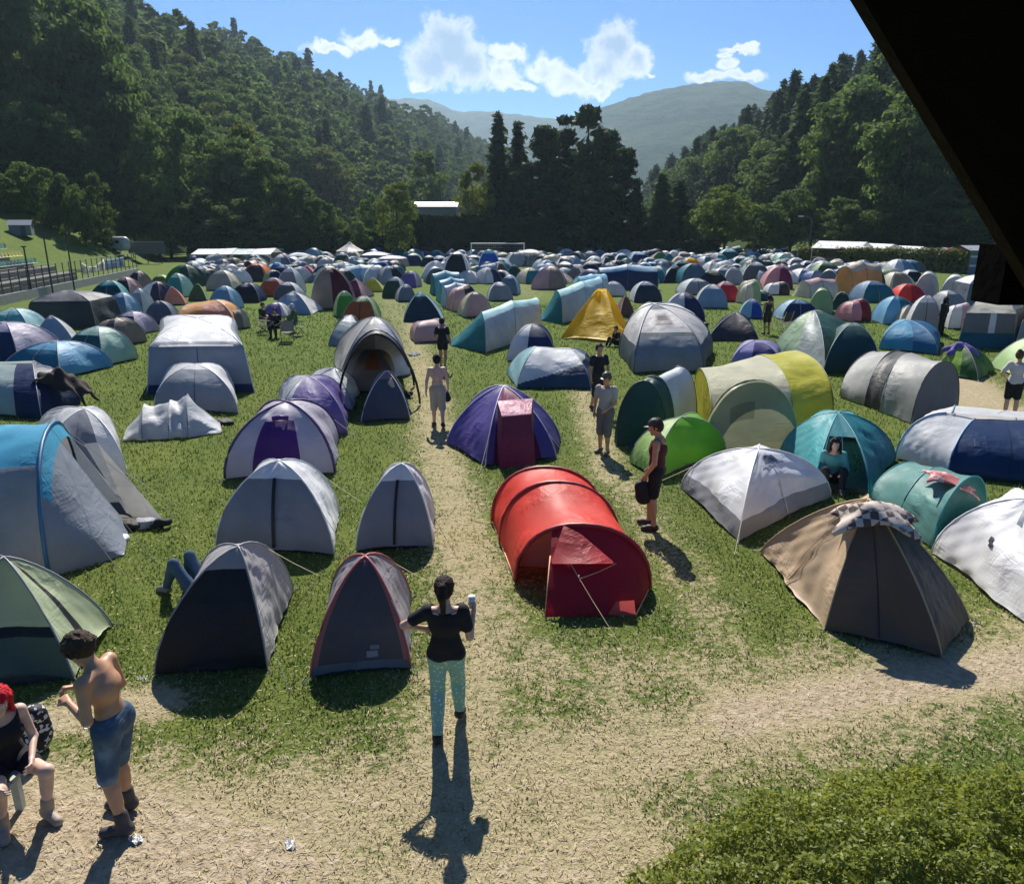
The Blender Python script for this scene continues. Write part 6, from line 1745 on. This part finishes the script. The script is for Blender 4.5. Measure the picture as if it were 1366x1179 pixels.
# ---------------------------------------------------------------- the roof over the balcony (dark timber, upper right)
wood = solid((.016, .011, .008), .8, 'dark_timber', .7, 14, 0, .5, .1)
wood2 = solid((.004, .0035, .0035), .95, 'old_boards', .3, 9, 0, .5, .03)  # near-black base colour takes in the shade under the roof
def beam_roof():
    Y0 = 2.3
    pA, pB = atY(1160, 0, Y0), atY(1352, 322, Y0)
    d = (pB - pA).normalized()
    a = pA - d * 1.6
    b = pB + d * .30
    nrm = Vector((-d.z, 0, d.x)).normalized()
    if nrm.x < 0: nrm = -nrm
    root = thing('roof', 'dark timber roof edge with a slanting rafter over the balcony', 'roof', (a.x, Y0, a.z))
    o = Vector(root.location)
    def slab(name, p, q, off, w, y0, y1, mat):
        A = [p + nrm * off, q + nrm * off, q + nrm * (off + w), p + nrm * (off + w)]
        v = [Vector((c.x, y, c.z)) for y in (y0, y1) for c in A]
        MB().add(v, [(0, 1, 2, 3), (7, 6, 5, 4), (0, 4, 5, 1), (1, 5, 6, 2), (2, 6, 7, 3), (3, 7, 4, 0)]).build(name, mat, root, False, o)
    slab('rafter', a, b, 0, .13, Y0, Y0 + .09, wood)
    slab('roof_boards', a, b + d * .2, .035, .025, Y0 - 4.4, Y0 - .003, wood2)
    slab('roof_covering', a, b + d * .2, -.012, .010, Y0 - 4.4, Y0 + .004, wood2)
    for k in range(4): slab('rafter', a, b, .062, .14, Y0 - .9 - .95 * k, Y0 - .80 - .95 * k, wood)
    # gable boarding behind the rafter closes the view up to the right
    g = [a + nrm * .131, b + nrm * .131 - d * .02, Vector((b.x + 2.2, 0, b.z + .25)), Vector((a.x + 3.2, 0, a.z))]
    v = [Vector((c.x, y, c.z)) for y in (Y0 + .02, Y0 + .06) for c in g]
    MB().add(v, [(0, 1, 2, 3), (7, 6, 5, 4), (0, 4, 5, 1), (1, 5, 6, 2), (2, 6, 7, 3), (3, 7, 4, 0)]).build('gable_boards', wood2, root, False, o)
    p0 = atY(1326, 326, Y0 + .3); p1 = atY(1400, 404, Y0 + .3)
    root2 = thing('post', 'end of a dark timber beam under the roof edge', 'post', ((p0.x + p1.x) / 2, Y0 + .3, p1.z))
    w = p1.x - p0.x; h = p0.z - p1.z
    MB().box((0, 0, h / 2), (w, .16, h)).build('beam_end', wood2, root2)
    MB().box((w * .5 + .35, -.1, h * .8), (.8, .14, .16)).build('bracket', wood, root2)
beam_roof()
rl = thing('railing', 'corner of the weathered wooden balcony railing', 'railing', G(1366, 1179, 3.6))
q = atY(1362, 1176, 1.05) - Vector(rl.location)
MB().box((q.x + .22, q.y - .10, q.z - .06), (.5, .09, .05), R(38)).build('handrail', solid((.42, .33, .26), .8, 'weathered_wood', .6, 25), rl)
MB().box((q.x + .22, q.y - .16, q.z - .6), (.06, .06, 1.0)).build('baluster', solid((.42, .33, .26), .8, 'weathered_wood', .6, 25), rl)
# ---------------------------------------------------------------- bench and bag by the seated woman
bm = solid((.46, .50, .44), .75, 'painted_bench', .4, 12, 0, .2)
b0 = G(14, 1046, .45)
bench = thing('bench', 'pale green painted wooden bench the red haired woman sits on', 'bench', (b0.x - .9, b0.y, 0), R(8))
for k in range(3): MB().box((0, -.16 + .16 * k - .02, .44), (1.8, .14, .035)).build('seat_plank', bm, bench)
for s in (-.78, .78):
    MB().box((s, -.15, .21), (.06, .06, .42)).build('leg', bm, bench); MB().box((s, .13, .21), (.06, .06, .42)).build('leg', bm, bench)
    MB().box((s, -.01, .385), (.06, .24, .06)).build('crosspiece', bm, bench)
bg_ = thing('backpack', 'black and white patterned backpack on the ground behind the seated woman', 'backpack', G(52, 1000), R(20))
S = Sdf(); S.ell((0, 0, .22), (.15, .11, .24), None, .03); S.ell((0, -.10, .14), (.11, .05, .11), None, .03); S.ell((.0, 0, .40), (.12, .10, .08), None, .04)
V, F = S.mesh(.015)
def bw(t, tc, c):
    v = t.n('ShaderNodeTexVoronoi', {'Vector': tc, 'Scale': 34.0}).outputs['Color']
    return t.mix(t.ss(t.n('ShaderNodeSeparateColor', {0: v}).outputs[0], .78, .80), c, (.62, .62, .64))
link(bpy.data.objects.new('pouch', np_mesh('pouch', V, F, fab(CO['black'], 0, .6, 1, bw, 'bw'), True)), bg_)
for s in (-.06, .06): MB().tube([(s, .11, .40), (s, .17, .28), (s, .12, .08)], .014, 5).build('strap', fab(CO['black'], 0, .7), bg_, True)
# ---------------------------------------------------------------- clothes and bags heaped at the door of the blue roofed tent
rs = random.Random(4)
for px, py, s, col, lab in ((22, 548, .30, 'lgrey', 'pale carrier bag and clothes heap beside the blanketed pop-up tent'), (300, 566, .28, 'dbrown', 'dark bag by the crumpled greyish white tent'), (538, 530, .30, 'black', 'black bag under the edge of the black shelter'), (936, 436, .36, 'black', 'dark bag in front of the silvery navy tent'), (922, 432, .26, 'steel', 'steel blue bag beside the silvery navy tent'), (846, 600, .16, 'navy', 'small navy bag between the green fronted tunnel and the lime tent'), (150, 700, .34, 'black', 'black holdall slumped at the door of the blue roofed tent'), (172, 704, .30, 'dbrown', 'dark crumpled jacket heaped beside the black holdall'), (192, 702, .26, 'mgrey', 'grey and black jumper in the heap outside the blue roofed tent'), (215, 704, .22, 'black', 'small black bag at the end of the heap'), (162, 722, .18, 'white', 'white carrier bag in front of the black holdall')):
    c = G(px, py)
    S = Sdf()
    for k in range(9): S.ell((rs.uniform(-.6, .6) * s, rs.uniform(-.35, .35) * s, s * rs.uniform(.1, .45)), (s * rs.uniform(.25, .5), s * rs.uniform(.2, .4), s * rs.uniform(.14, .34)), None, .04)
    V, F = S.mesh(.025, lambda P: -P[..., 2])
    nm = 'bag' if ('bag' in lab or 'holdall' in lab) else 'jacket'
    o = link(bpy.data.objects.new(nm, np_mesh(nm, V, F, fab(cc(col), 0, .7, 2.2), True)))
    o.location = c; tag(o, lab, nm)
lit = solid((.8, .8, .78), .6, 'paper', .3, 40)
for i, (px, py, lab) in enumerate(((190, 905, 'crumpled white paper left of the black fronted tent'), (120, 968, 'scrap of pale paper near the shirtless man'), (182, 1120, 'white scrap behind the boots of the shirtless man'), (552, 474, 'white plastic bag on the grass beside the lane'), (388, 1127, 'tiny white scrap on the bare earth'), (140, 1045, 'crumpled receipt on the bare earth beside the woman on the bench'))):
    s = .05 if i != 3 else .22
    c = G(px, py)
    o = MB().patch(lambda u, v: ((u - .5) * 2 * s + s * .25 * math.sin(v * 7 + i), (v - .5) * 1.5 * s, s * (.22 + .22 * math.sin(u * 9 + i) * math.sin(v * 7 + 2 * i) + .14 * math.sin(u * 17 + v * 13))), 9, 8).build('plastic_bag' if i == 3 else 'paper_scrap', lit, None)
    o.location = c; o.rotation_euler = (0, 0, i * 1.3); tag(o, lab, 'litter')
    o.modifiers.new('thickness', 'SOLIDIFY').thickness = .004
# ---------------------------------------------------------------- folding chairs
cm = solid((.10, .10, .11), .5, 'chair_metal')
def chair(px, py, rz, col, label, frame=None):
    o = thing('folding_chair', label, 'chair', G(px, py), rz, 'folding camping chairs')
    f = frame or cm
    fb = fab(cc(col), .1, .8)
    MB().patch(lambda u, v: ((u - .5) * .5, (v - .5) * .46, .42 - .05 * math.sin(math.pi * u)), 6, 4).build('seat', fb, o, True)
    MB().patch(lambda u, v: ((u - .5) * .5, -.23 - .14 * v, .44 + .45 * v), 6, 4).build('backrest', fb, o, True)
    for s in (-.26, .26):
        MB().tube([(s, -.26, 0), (s, .22, .45)], .013, 5).build('leg', f, o); MB().tube([(s, .26, 0), (s, -.24, .45), (s, -.38, .92)], .013, 5).build('leg', f, o)
        MB().tube([(s, -.26, .62), (s, .22, .62)], .016, 5).build('armrest', f, o)
chair(352, 446, R(120), 'black', 'black folding chair on the left of the open shelter')
chair(398, 448, R(250), 'moss', 'dark green folding chair on the right of the open shelter')
chair(384, 455, R(20), 'dgrey', 'grey folding chair in front of the open shelter')
chair(1043, 441, R(30), 'dbrown', 'brown folding chair with a white frame by the navy tent', solid((.75, .75, .75), .4, 'white_metal'))
# ---------------------------------------------------------------- goal
gm_ = solid((.72, .72, .72), .5, 'goal_paint')
p0, p1 = G(629, 349), G(699, 349)
w = (p1 - p0).length
goal = thing('goal', 'white football goal at the far end of the field', 'goal', (p0 + p1) / 2, math.atan2(p1.y - p0.y, p1.x - p0.x))
zt = atY(664, 325, p0.y).z
for s in (-.5, .5):
    MB().tube([(s * w, 0, 0), (s * w, 0, zt)], .08, 8).build('post', gm_, goal)
    MB().tube([(s * w, 0, zt), (s * w, .9, zt), (s * w, 1.9, 0)], .03, 5).build('net_support', gm_, goal)
MB().tube([(-.5 * w - .08, 0, zt), (.5 * w + .08, 0, zt)], .08, 8).build('crossbar', gm_, goal)
nb_ = MB()
for k in range(25): nb_.tube([((k / 24 - .5) * w, .9, zt), ((k / 24 - .5) * w, 1.9, 0)], .008, 3, False)
for k in range(8): nb_.tube([(-.5 * w, .9 + k / 8, zt * (1 - k / 8)), (.5 * w, .9 + k / 8, zt * (1 - k / 8))], .008, 3, False)
nb_.build('net', solid((.35, .36, .38), .8, 'net'), goal)
# ---------------------------------------------------------------- hedges
def hedge(px0, px1, py0, py1, ytop0, ytop1, depth, label, seed, size=.10, dens=110, mat=None, jag=.10, Y=None):
    if Y: a, b = atY(px0, 340, Y[0]), atY(px1, 340, Y[1])
    else: a, b = G(px0, py0), G(px1, py1)
    a.z = b.z = 0
    L = (b - a).length
    rz = math.atan2(b.y - a.y, b.x - a.x)
    h0, h1 = atY(px0, ytop0, a.y).z, atY(px1, ytop1, b.y).z
    rng = np.random.default_rng(seed)
    root = thing('hedge', label, 'hedge', a, rz)
    n = int(L * (h0 + h1) / 2 * dens)
    x = rng.uniform(0, L, n); hh = h0 + (h1 - h0) * x / L
    face = rng.uniform(0, 1, n)
    ft = face < .62
    z = np.where(ft, rng.uniform(0, 1, n) * hh, hh + rng.normal(0, jag, n))
    y = np.where(ft, rng.normal(0, .10, n), rng.uniform(0, depth, n))
    nr = np.stack([np.zeros(n), np.where(ft, -1., 0.), np.where(ft, .3, 1.)], -1)
    V = rhombs(np.stack([x, y, z], -1), nr, size, rng, .5, 1.4)
    link(bpy.data.objects.new('foliage', np_mesh('foliage', V, quads(n), mat or FM['p'])), root)
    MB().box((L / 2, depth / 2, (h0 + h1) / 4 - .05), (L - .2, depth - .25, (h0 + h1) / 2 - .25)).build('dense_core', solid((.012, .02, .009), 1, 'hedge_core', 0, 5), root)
FM['h'] = foliage_mat('hedge_foliage', (.012, .026, .010), (.032, .055, .018), .15, .7, (.03, .045, .012), .05)
hedge(552, 742, 0, 0, 288, 290, 2.0, 'tall clipped dark hedge standing behind the goal', 2, .16, 50, FM['h'], .05, Y=(113, 113))
hedge(446, 552, 0, 0, 306, 312, 1.5, 'lower clipped dark hedge behind the cream parasol', 3, .15, 50, FM['h'], .05, Y=(114, 114))
hedge(742, 960, 0, 0, 322, 322, 1.6, 'long low clipped hedge right of the goal', 4, .15, 60, FM['h'], .06, Y=(112, 110))
hedge(250, 446, 0, 0, 300, 308, 2.5, 'rough dark hedge behind the white marquee', 5, .2, 40, FM['h'], .3, Y=(111, 114))
hm2 = foliage_mat('climber_foliage', (.03, .05, .015), (.13, .15, .05), .3, .6, (.14, .14, .05), .1)
hedge(1062, 1288, 352, 366, 332, 336, .8, 'olive green climbing hedge along the right side fence', 6, .12, 120, hm2, .16)
# ---------------------------------------------------------------- marquee, parasol, stalls
wm = fab(CO['white'], .12, .5)
def box_at(px0, px1, yb, yt, dep):
    a, b = G(px0, yb), G(px1, yb)
    return a, b, atY((px0 + px1) / 2, yt, (a.y + b.y) / 2).z
a, b, zt = box_at(256, 362, 356, 333, 6)
L = (b - a).length
mq = thing('marquee', 'long low white marquee roof in the far left corner of the field', 'marquee', a, math.atan2(b.y - a.y, b.x - a.x))
for k in range(4):
    x0, x1 = L * k / 4, L * (k + 1) / 4
    MB().add([(x0, 0, zt * .72), (x1, 0, zt * .72), (x1, 2.5, zt + .1 * (k % 2)), (x0, 2.5, zt), (x1, 5, zt * .75), (x0, 5, zt * .75)], [(0, 1, 2, 3), (3, 2, 4, 5)]).build('roof_panel', fab([(.8, .8, .78), (.72, .76, .74), (.40, .52, .50), (.82, .82, .80)][k], .15, .5), mq)
for k in range(5):
    for yy in (0, 5): MB().tube([(L * k / 4, yy, 0), (L * k / 4, yy, zt * .74)], .05, 6).build('post', gm_, mq)
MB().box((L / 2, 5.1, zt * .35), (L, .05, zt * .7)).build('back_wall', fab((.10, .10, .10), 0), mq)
P = G(468, 352)
ps = thing('parasol', 'cream square parasol standing above the far left tents', 'parasol', P)
zt = atY(468, 322, P.y).z; ze = atY(468, 335, P.y).z; rw = 18 * zc(P) / FP
MB().patch(lambda u, v: (math.cos(2 * math.pi * u) * rw * v * 1.05, math.sin(2 * math.pi * u) * rw * v * 1.05, zt + (ze - zt) * v ** .8), 8, 4).build('canopy', fab((.74, .68, .58), .2), ps)
MB().tube([(0, 0, 0), (0, 0, zt)], .05, 6).build('pole', solid((.3, .2, .12), .7, 'pole_wood'), ps)
for k in range(8): MB().tube([(0, 0, zt - .25), (math.cos(k * math.pi / 4) * rw, math.sin(k * math.pi / 4) * rw, ze - .03)], .02, 4).build('rib', solid((.3, .2, .12), .7, 'pole_wood'), ps)
for i, (px0, px1, yt, lab) in enumerate(((1088, 1152, 322, 'long white stall roof nearest the lamp post'), (1150, 1186, 325, 'white stall roof second along the right hedge'), (1184, 1226, 328, 'slightly sagging white stall roof above the hedge'), (1224, 1268, 331, 'last white stall roof near the red white awning'))):
    a, b = atY(px0, 340, 96), atY(px1, 340, 92)
    a.z = b.z = 0
    L = (b - a).length; zt = atY(px0, yt, 96).z
    st = thing('stall', lab, 'stall', a, math.atan2(b.y - a.y, b.x - a.x), 'white roofed stalls behind the right hedge')
    MB().add([(0, -1.6, zt - .75), (L, -1.6, zt - .8), (L, .6, zt), (0, .6, zt + .05), (0, 3, zt - .6), (L, 3, zt - .6)], [(0, 1, 2, 3), (3, 2, 5, 4)]).build('roof', wm, st)
    for x in (.1, L - .1):
        for y in (-1.5, 2.9): MB().tube([(x, y, 0), (x, y, zt - .7)], .04, 5).build('post', gm_, st)
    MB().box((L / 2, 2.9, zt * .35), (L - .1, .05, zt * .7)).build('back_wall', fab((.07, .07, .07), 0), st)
    MB().box((L / 2, -1.3, .5), (L - .3, .5, 1.0)).build('counter', solid((.15, .11, .08), .7, 'counter'), st)
a = atY(1262, 350, 80); a.z = 0
aw = thing('awning', 'small red and white awning by the end of the right hedge', 'awning', a)
for k in range(6):
    MB().add([(k * .45, 0, 1.9), (k * .45 + .45, 0, 1.9), (k * .45 + .45, 1.2, 2.5), (k * .45, 1.2, 2.5)], [(0, 1, 2, 3)]).build('stripe', fab((.55, .06, .07) if k % 2 else (.78, .76, .74), .2), aw)
for x in (0, 2.7): MB().tube([(x, 0, 0), (x, 0, 1.9)], .03, 5).build('post', gm_, aw)
a, b = G(1290, 366), G(1324, 368)
b.z = a.z = 0
zt = atY(1305, 328, a.y).z
sh = thing('shed', 'grey weatherboard shed between the hedge and the roof beam', 'shed', a, 0)
Ls = b.x - a.x + 1.2
MB().box((Ls / 2, 1.5, zt * .42), (Ls, 3, zt * .84)).build('walls', solid((.18, .20, .23), .8, 'weatherboard', .4, 6), sh)
MB().add([(-.3, -.4, zt * .84), (Ls + .3, -.4, zt * .84), (Ls + .3, 1.5, zt), (-.3, 1.5, zt), (Ls + .3, 3.4, zt * .84), (-.3, 3.4, zt * .84)], [(0, 1, 2, 3), (3, 2, 4, 5)]).build('roof', solid((.24, .26, .30), .6, 'sheet_roof'), sh)
for z in (.3, .62): MB().box((Ls / 2, -.03, zt * z), (Ls * .92, .05, .18)).build('white_rail', gm_, sh)
# long white roof behind the tall hedge
a, b = atY(554, 290, 150), atY(608, 290, 150)
zt = atY(580, 269, 150).z
a.z = float(H(a.x, 150)); L = b.x - a.x
wb = thing('building', 'low building with a long white roof behind the tall hedge', 'building', (a.x, 150, 0))
MB().box((L / 2, 3, (zt - .6) / 2), (L, 6, zt - .6)).build('walls', solid((.25, .24, .22), .9, 'render', .2, 3), wb)
MB().add([(-.4, -.5, zt - .9), (L + .4, -.5, zt - .9), (L + .4, 3, zt), (-.4, 3, zt), (L + .4, 6.5, zt - .9), (-.4, 6.5, zt - .9)], [(0, 1, 2, 3), (3, 2, 4, 5)]).build('roof', solid((.75, .75, .74), .4, 'white_sheet_roof'), wb)
for k in range(4): MB().box((L * (k + .5) / 4, -.02, zt * .5), (1.1, .05, 1.1)).build('window', solid((.02, .025, .03), .1, 'window_glass'), wb)
# caravan and hut above the bank
def on_land(px, py, Y):
    p = atY(px, py, Y); p.z = float(H(p.x, Y)); return p
p = on_land(148, 274, 97)
cv = thing('caravan', 'white caravan parked under the trees above the grass bank', 'caravan', p, R(-12))
cv.scale = (.75, .75, .75)
S = Sdf(); 
for z in (.9, 1.7): S.cap((-1.6, 0, z), (1.6, 0, z), .75, .75, .25)
V, F = S.mesh(.09); link(bpy.data.objects.new('body', np_mesh('body', V, F, solid((.42, .42, .42), .5, 'caravan_paint'), True)), cv)
for x in (-.9, .7): MB().box((x, -.77, 1.6), (.8, .04, .5)).build('window', solid((.03, .035, .04), .1, 'dark_glass'), cv)
for s in (-.75, .75): MB().tube([(0, s - .08, .3), (0, s + .08, .3)], .30, 14).build('wheel', solid((.02, .02, .02), .8, 'tyre'), cv)
p = on_land(22, 268, 84)
ht = thing('hut', 'small grey hut standing in the shade above the stands', 'hut', p, R(20))
ht.scale = (.6, .6, .6)
MB().box((0, 0, .9), (3.4, 2.4, 1.8)).build('walls', solid((.16, .17, .18), .9, 'grey_boards', .3, 4), ht)
MB().add([(-1.9, -1.4, 1.8), (1.9, -1.4, 1.8), (1.9, 0, 2.7), (-1.9, 0, 2.7), (1.9, 1.4, 1.8), (-1.9, 1.4, 1.8)], [(0, 1, 2, 3), (3, 2, 4, 5)]).build('roof', solid((.20, .24, .27), .7, 'hut_roof'), ht)
MB().box((.5, -1.22, .85), (.8, .05, 1.6)).build('door', solid((.08, .08, .08), .8, 'hut_door'), ht)
# ---------------------------------------------------------------- the stands on the left: concrete terraces, seats, railings
e0, e1 = G(-60, 422), G(186, 366)
dirv = (e1 - e0).normalized(); L = (e1 - e0).length
rz = math.atan2(dirv.y, dirv.x)
con2 = solid((.12, .12, .11), .9, 'old_concrete', .4, 3, 0, .3)
con = solid((.33, .32, .30), .9, 'concrete', .4, 3, 0, .25)
sdn = thing('grandstand', 'concrete terraces with rows of plastic seats on the left bank', 'grandstand', e0, rz)
MB().box((L / 2, .15, .30), (L, .3, .60)).build('front_kerb', con, sdn)
for k in range(5):
    MB().box((L * .34 - k * .8, 2.4 + 1.0 * k, (.75 + .55 * k) / 2), (L * .68 - k * 1.6, .998, 1.15 + .55 * k)).build('terrace', con2, sdn)
seat_c = [solid((.50, .48, .14), .5, 'yellow_seat'), solid((.10, .26, .20), .5, 'green_seat'), solid((.45, .50, .52), .5, 'white_seat'), solid((.06, .16, .14), .5, 'dark_green_seat')]
sm_ = MB().patch(lambda u, v: ((u - .5) * .44, -.2 + .4 * v, .42 - .03 * math.sin(math.pi * v)), 3, 3); sm_.patch(lambda u, v: ((u - .5) * .44, .2 + .06 * v, .42 + .36 * v), 3, 3)
protos = []
for m in seat_c:
    o = sm_.build('seat', m, sdn, True); protos.append(o.data); bpy.data.objects.remove(o)
ns_ = 0
for k in range(3):
    for j in range(33):
        x = L * .05 + j * .62
        if x > L * .62: break
        o = link(bpy.data.objects.new('seat', protos[(0 if j % 9 < 6 else 2) if k == 1 else (1 if (j // 4) % 2 else 3)]), sdn)
        o.location = (x, 3.45 + 1.0 * k, .95 + .55 * (k + 1) - .02); ns_ += 1
rm = solid((.035, .04, .04), .6, 'railing_paint')
fn = thing('fence', 'dark metal railing along the front of the stands', 'fence', e0, rz)
for k in range(29):
    x = L * k / 28
    h = 1.5
    MB().tube([(x, .15, .6), (x, .15, .6 + h)], .035, 5).build('post', rm, fn)
for z in (.95, 1.5, 2.08): MB().tube([(0, .15, z), (L, .15, z)], .024, 5).build('rail', rm, fn)
for px, zh in ((56, 4.2), (87, 5.0), (26, 3.4)):
    p = G(px, 398 - (px - 56) * .2) + Vector((-1.0, 3.0, 0))
    ps_ = thing('pole', {56: 'thin dark steel pole standing among the stands', 87: 'tallest dark steel pole beside the grass bank', 26: 'shorter dark steel pole near the left edge of the stands'}[px], 'pole', (p.x, p.y, float(H(p.x, p.y))))
    MB().tube([(0, 0, -.2), (0, 0, zh)], [.06, .045], 6).build('shaft', rm, ps_)
    MB().box((0, 0, zh), (.3, .12, .08)).build('cap', rm, ps_)
# sheet and mesh banners on the railing
def banner(px0, px1, yb, yt, col, label, sag=.1):
    a, b = G(px0, yb), G(px1, yb - (px1 - px0) * .22)
    h = atY(px0, yt, a.y).z
    a = a + Vector((0, 0, .7)); b = b + Vector((0, 0, .7))
    o = MB().patch(lambda u, v: a.lerp(b, u) + Vector((.05 * math.sin(u * 14), -.06 - .05 * math.sin(v * 5 + u * 8), (h - .7) * v - sag * math.sin(math.pi * u) * v)), 14, 6).build('banner', fab(cc(col), .2, .7, 1.5), None, True)
    md = o.modifiers.new('thickness', 'SOLIDIFY'); md.thickness = .01
    tag(o, label, 'banner')
banner(112, 142, 378, 350, 'cream', 'cream sheet hung over the railing of the stands', .5)
banner(142, 168, 371, 346, 'steel', 'blue grey mesh banner on the railing next to the cream sheet')
a = on_land(196, 345, 92)
bb_ = thing('billboard', 'dark billboard frame behind the left corner of the field', 'billboard', (G(198, 352).x, G(198, 352).y, 0), R(20))
MB().box((0, 0, 2.0), (4.2, .12, 1.5)).build('board', solid((.10, .10, .09), .8, 'board', .3, 5), bb_)
for x in (-1.6, 0, 1.6): MB().tube([(x, .1, 0), (x, .1, 2.7)], .06, 5).build('post', rm, bb_)
MB().tube([(-2.1, -.02, 2.72), (2.1, -.02, 2.72)], .05, 5).build('frame', solid((.3, .3, .28), .7, 'frame'), bb_)
# lamp post and cables on the right
p = G(1078, 350); p = Vector((p.x, 100, 0)) if False else atY(1078, 340, 98); p.z = 0
lp = thing('street_lamp', 'tall grey lamp post with a curved arm behind the right hedge', 'lamp', p)
zt = atY(1078, 290, 98).z
MB().tube([(0, 0, 0), (0, 0, zt - .3), (-.3, 0, zt), (-1.2, 0, zt + .15)], [.08, .055, .045, .04], 6).build('shaft', cm, lp)
MB().box((-1.4, 0, zt + .12), (.6, .22, .12)).build('lamp_head', gm_, lp)
for i, (px, yt) in enumerate(((1216, 300), (1345, 304))):
    p = atY(px, 340, 100 - 6 * i); p.z = 0
    zt = atY(px, yt, p.y).z
    q = thing('utility_pole', 'wooden utility pole %s' % ('behind the stall roofs' if i == 0 else 'hidden partly by the roof beam'), 'pole', p)
    MB().tube([(0, 0, 0), (0, 0, zt)], [.12, .09], 7).build('shaft', bark, q)
    MB().box((0, 0, zt - .2), (1.4, .1, .1)).build('crossarm', bark, q)
    if i == 0: pa = Vector((p.x, p.y, zt - .15))
    else:
        pb = Vector((p.x, p.y, zt - .15))
        for k in range(2):
            o3 = Vector((.5 - k, 0, 0))
            o = MB().tube([pa + o3 + (pb - pa) * s_ - Vector((0, 0, 1.6 * s_ * (1 - s_))) for s_ in [j / 10 for j in range(11)]], .02, 4).build('cable', rm)
            tag(o, ['upper', 'lower'][k] + ' overhead cable strung between the two utility poles', 'cable')
# ---------------------------------------------------------------- the air: one even, closed box of haze
m, t, out = new_mat('haze_air')
vol = t.n('ShaderNodeVolumePrincipled', {'Color': (.62, .82, 1.0, 1), 'Density': .00015, 'Anisotropy': .45})
t.t.links.new(vol.outputs[0], out.inputs['Volume'])
o = MB().box((50, 1900, 226), (7000, 4400, 464)).build('haze', m)
tag(o, 'thin blue summer haze filling the valley air', 'haze', kind='stuff')
